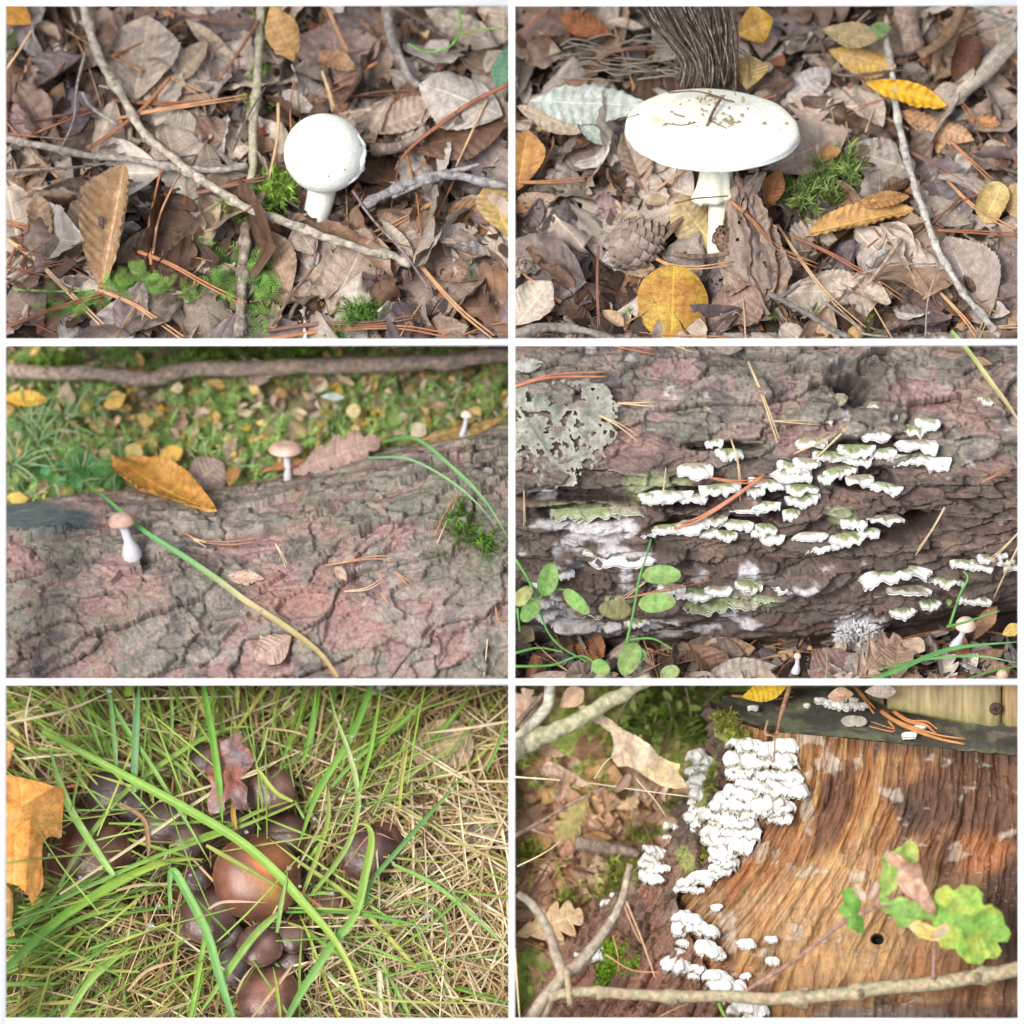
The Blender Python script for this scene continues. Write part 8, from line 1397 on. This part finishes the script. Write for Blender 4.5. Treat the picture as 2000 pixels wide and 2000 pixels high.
twig(p6, [(10, 170, .5), (60, 115, .5), (120, 50, .5)], .06, .05, 'thin dark branch at the top corner edge', (.26, .18, .13), zs=True, seed=8, name='branch', cat='branch'); twig(p6, [(10, 585, .9), (150, 505, .9), (250, 450, .9), (350, 405, .9)], .04, .035, 'slim brown sprig with withered leaves', (.3, .2, .15), zs=True, seed=9, side=[[(190, 480, .9), (160, 420, 1.), (175, 400, 1.)], [(70, 555, .9), (140, 590, .9), (150, 610, .9)]])
PZ = lambda kind, b, t, w, lb, c, c2=None, z=1., **k: place_leaf(p6, kind, b, t, w, lb, c, c2, zb=z, zt=z + .1, stem=k.pop('stem', 0), U=Vector((0, .1, 1)), **k)
PZ('oak', (290, 440), (175, 600), .6, 'dull olive brown leaf hanging from the sprig', (.36, .24, .09), (.3, .26, .08), ct=-.4, stem=.1); PZ('oval', (300, 395), (100, 330), .4, 'curled light brown dead leaf at the sprig tip', (.48, .33, .24), ct=1.5, ripple=.15, cl=.6); PZ('oval', (180, 460), (215, 335), .6, 'crumpled brown leaf standing on the sprig', (.4, .25, .16), ct=1.2, ripple=.16); PZ('oval', (390, 420), (455, 345), .55, 'dark curled leaf loop right of the sprig', (.34, .23, .17), ct=1.6, cl=1.6); PZ('lance', (345, 405), (362, 500), .45, 'brown curl dangling from the sprig', (.3, .17, .1), ct=1.4, cl=-.8)
PZ('redoak', (30, 180), (60, 30), .9, 'blurred pinkish tan leaf in the top corner', (.5, .33, .24), z=.2); PZ('oval', (180, 100), (270, 30), .7, 'pale orange brown leaf above the thick branch', (.55, .36, .24), z=.3, ct=.5); PZ('lance', (80, 250), (200, 282), .35, 'tan thin leaf under the thick branch', (.45, .28, .18), z=.2, ct=.7)
twig(p6, [(140, 1192, .9), (260, 1170, .9), (420, 1182, .9), (620, 1190, .9), (850, 1192, .9), (1000, 1200, .9), (1180, 1190, .9), (1350, 1165, .9), (1600, 1140, .9), (1780, 1110, .9), (1980, 1070, .9)], .10, .155, 'long olive grey branch lying across the bottom before the stump', (.40, .31, .20), (.34, .33, .20), zs=True, seed=10, rough=.08, name='branch', cat='branch', n=90, knots=5)
twig(p6, [(20, 800, .8), (90, 860, .8), (140, 950, .8), (172, 1050, .8), (185, 1120, .85), (130, 1190, .85), (60, 1290, .8)], .075, .14, 'bent grey brown branch rising at the side edge', (.34, .26, .19), (.4, .36, .26), zs=True, seed=11, rough=.08, name='branch', cat='branch', n=44, side=[[(185, 1110, .85), (260, 1060, .7), (340, 960, .5), (410, 840, .3), (445, 690, .3)], [(140, 1200, .8), (110, 1290, .7)]])
twig(p6, [(208, 1090, 1.), (212, 1150, 1.), (220, 1225, 1.)], .06, .05, 'short tan broken stub on the bottom branch', (.5, .38, .24), zs=True, seed=12); twig(p6, [(240, 615, -2.8), (420, 640, -2.9), (480, 660, -2.9)], .13, .10, 'grey brown fallen branch piece on the floor', (.34, .26, .2), zs=True, seed=13, name='branch', cat='branch')
tg = twig(p6, [(860, 1182, .9), (980, 1110, 1.), (1100, 1030, 1.1), (1230, 925, 1.2), (1375, 850, 1.3)], .04, .045, 'slender purplish twig carrying the green oak leaves', (.34, .2, .16), (.26, .16, .12), zs=True, seed=14, side=[[(1375, 850, 1.3), (1390, 800, 1.3), (1385, 755, 1.3)], [(1375, 850, 1.3), (1480, 855, 1.3), (1600, 880, 1.35)], [(1590, 1125, 1.), (1595, 1000, 1.2), (1600, 870, 1.35)]]); [setattr(c, 'name', c.name) for c in tg.children]
GO, GY6 = (.20, .42, .07), (.50, .50, .08)
poly_leaf(p6, [(1585, 830), (1600, 790), (1640, 765), (1668, 790), (1700, 768), (1750, 775), (1778, 800), (1770, 850), (1810, 840), (1850, 875), (1860, 915), (1885, 950), (1870, 985), (1830, 985), (1850, 1020), (1830, 1050), (1790, 1045), (1770, 1072), (1720, 1065), (1690, 1040), (1665, 1000), (1650, 1015), (1615, 1010), (1605, 960), (1580, 900)], [((1590, 870), (1850, 960))], [((1640, 890), (1650, 1000)), ((1650, 890), (1720, 790)), ((1720, 915), (1760, 1050)), ((1740, 920), (1830, 870)), ((1790, 940), (1840, 1030))], 'large green oak leaf with yellow rim at the end of the twig', GO, (.42, .48, .08), h=1.7, z=1.5, m=M_GREEN, name='oak_leaf', seed=7, bulge=.15)
poly_leaf(p6, [(1380, 840), (1395, 805), (1430, 830), (1470, 812), (1510, 830), (1560, 835), (1600, 860), (1600, 900), (1540, 900), (1500, 925), (1460, 935), (1440, 890), (1400, 870)], [((1380, 850), (1600, 880))], [((1450, 860), (1470, 920)), ((1500, 865), (1530, 835))], 'green lobed leaf lying level on the twig end', (.22, .44, .09), (.3, .46, .1), h=1.4, z=1.38, m=M_GREEN, name='oak_leaf', seed=8, bulge=.08)
poly_leaf(p6, [(1390, 835), (1382, 760), (1400, 700), (1392, 665), (1440, 640), (1500, 600), (1530, 620), (1535, 680), (1500, 690), (1460, 720), (1450, 790), (1415, 810)], [((1392, 830), (1500, 640))], [((1420, 770), (1395, 700)), ((1450, 710), (1520, 680))], 'yellow green upright leaf behind the dead brown one', (.42, .52, .12), (.2, .42, .08), h=1.4, z=1.32, m=M_GREEN, name='oak_leaf', seed=9, bulge=.08)
poly_leaf(p6, [(1405, 650), (1460, 650), (1500, 690), (1540, 690), (1550, 750), (1570, 800), (1600, 850), (1595, 890), (1560, 870), (1520, 830), (1480, 800), (1450, 760), (1460, 710), (1420, 690)], [((1410, 655), (1590, 880))], [((1470, 710), (1540, 720))], 'dead pink brown crumpled leaf over the green ones', (.50, .28, .18), (.6, .42, .32), h=1.6, z=1.62, name='oak_leaf', seed=10, rip=.14)
poly_leaf(p6, [(1240, 790), (1270, 778), (1300, 790), (1320, 830), (1310, 870), (1330, 900), (1328, 955), (1300, 950), (1280, 930), (1262, 950), (1270, 900), (1235, 880), (1232, 850), (1255, 840)], [((1320, 870), (1250, 790))], [((1310, 870), (1310, 950))], 'small dark green leaf left of the twig end', (.12, .32, .05), (.2, .38, .06), h=1.3, z=1.25, m=M_GREEN, name='oak_leaf', seed=11, bulge=.1, res=7)
poly_leaf(p6, [(1490, 925), (1530, 900), (1560, 915), (1600, 930), (1640, 910), (1670, 950), (1640, 985), (1580, 980), (1530, 965)], [((1500, 930), (1650, 950))], [], 'yellow leaf piece with a pink grey end below the dead one', (.66, .52, .08), (.62, .44, .34), h=1.5, z=1.48, name='oak_leaf', seed=12, res=7)
PZ('lance', (1330, 835), (1295, 765), .45, 'pale pink bud-like leaf at the twig fork', (.62, .46, .34), z=1.35, ct=.8); PZ('oval', (1345, 830), (1375, 755), .5, 'dried grey pink curl beside the bud', (.46, .32, .26), z=1.3, ct=1.)
for i, (pts, w, lb, c) in enumerate([([(10, 362), (250, 380), (480, 412), (680, 438)], .02, 'long thin pale straw stretched across behind the sprig', (.7, .62, .44)), ([(470, 370), (540, 450), (580, 510)], .02, 'thin tan stem leaning behind the fungus strip', (.52, .42, .28)), ([(430, 830), (480, 950), (520, 1060), (540, 1120)], .026, 'pair of needles standing on the root', (.5, .32, .2)), ([(420, 840), (470, 960), (500, 1000)], .022, 'short needle standing on the root', (.46, .28, .18)), ([(310, 370), (350, 310), (372, 290)], .02, 'straw touching the faded leaf', (.6, .5, .34)), ([(10, 1010), (20, 1150), (30, 1280)], .03, 'upright pale straw at the side edge by the branch', (.6, .48, .28)), ([(780, 1215), (800, 1260), (830, 1290)], .04, 'green grass sprig under the bottom branch', (.2, .4, .06)), ([(380, 960), (400, 1040), (400, 1100)], .02, 'red brown needle on the moss cushion', (.4, .2, .1)), ([(10, 60), (40, 120), (70, 165)], .03, 'white straw crossing the top corner', (.7, .64, .5)), ([(350, 1030), (450, 1090), (560, 1100)], .02, 'long orange needle on the moss cushion', (.5, .28, .14)), ([(20, 700), (120, 650), (190, 600)], .02, 'pale straw on the floor at the side edge', (.6, .48, .3)), ([(560, 1265), (620, 1235), (670, 1215)], .02, 'thin orange needle on the big brown leaf', (.5, .28, .14))]):
    C_ = spline([tuple(p6.ptz(a, b, .3 if b > 800 else -.4)) for a, b in pts], 14); obj('straw_stalk', new_mesh('straw_stalk', *tube_geo(C_, np.linspace(w, w * .6, 15), 5), M_NEEDLE), None, lb, 'straw', color=c)

# ------------------------------------------------------------------ cut each plot off along the rails
for nm, bx in (('p1', (-99, 0, 3.315, 99)), ('p2', (0, 99, 3.315, 99)), ('p3', (-99, 0, -3.32, 3.60)), ('p4', (0, 99, -3.32, 3.60)), ('p5', (-99, 0, -99, -3.1)), ('p6', (0, 99, -99, -3.1))):
    trim(nm, *bx)
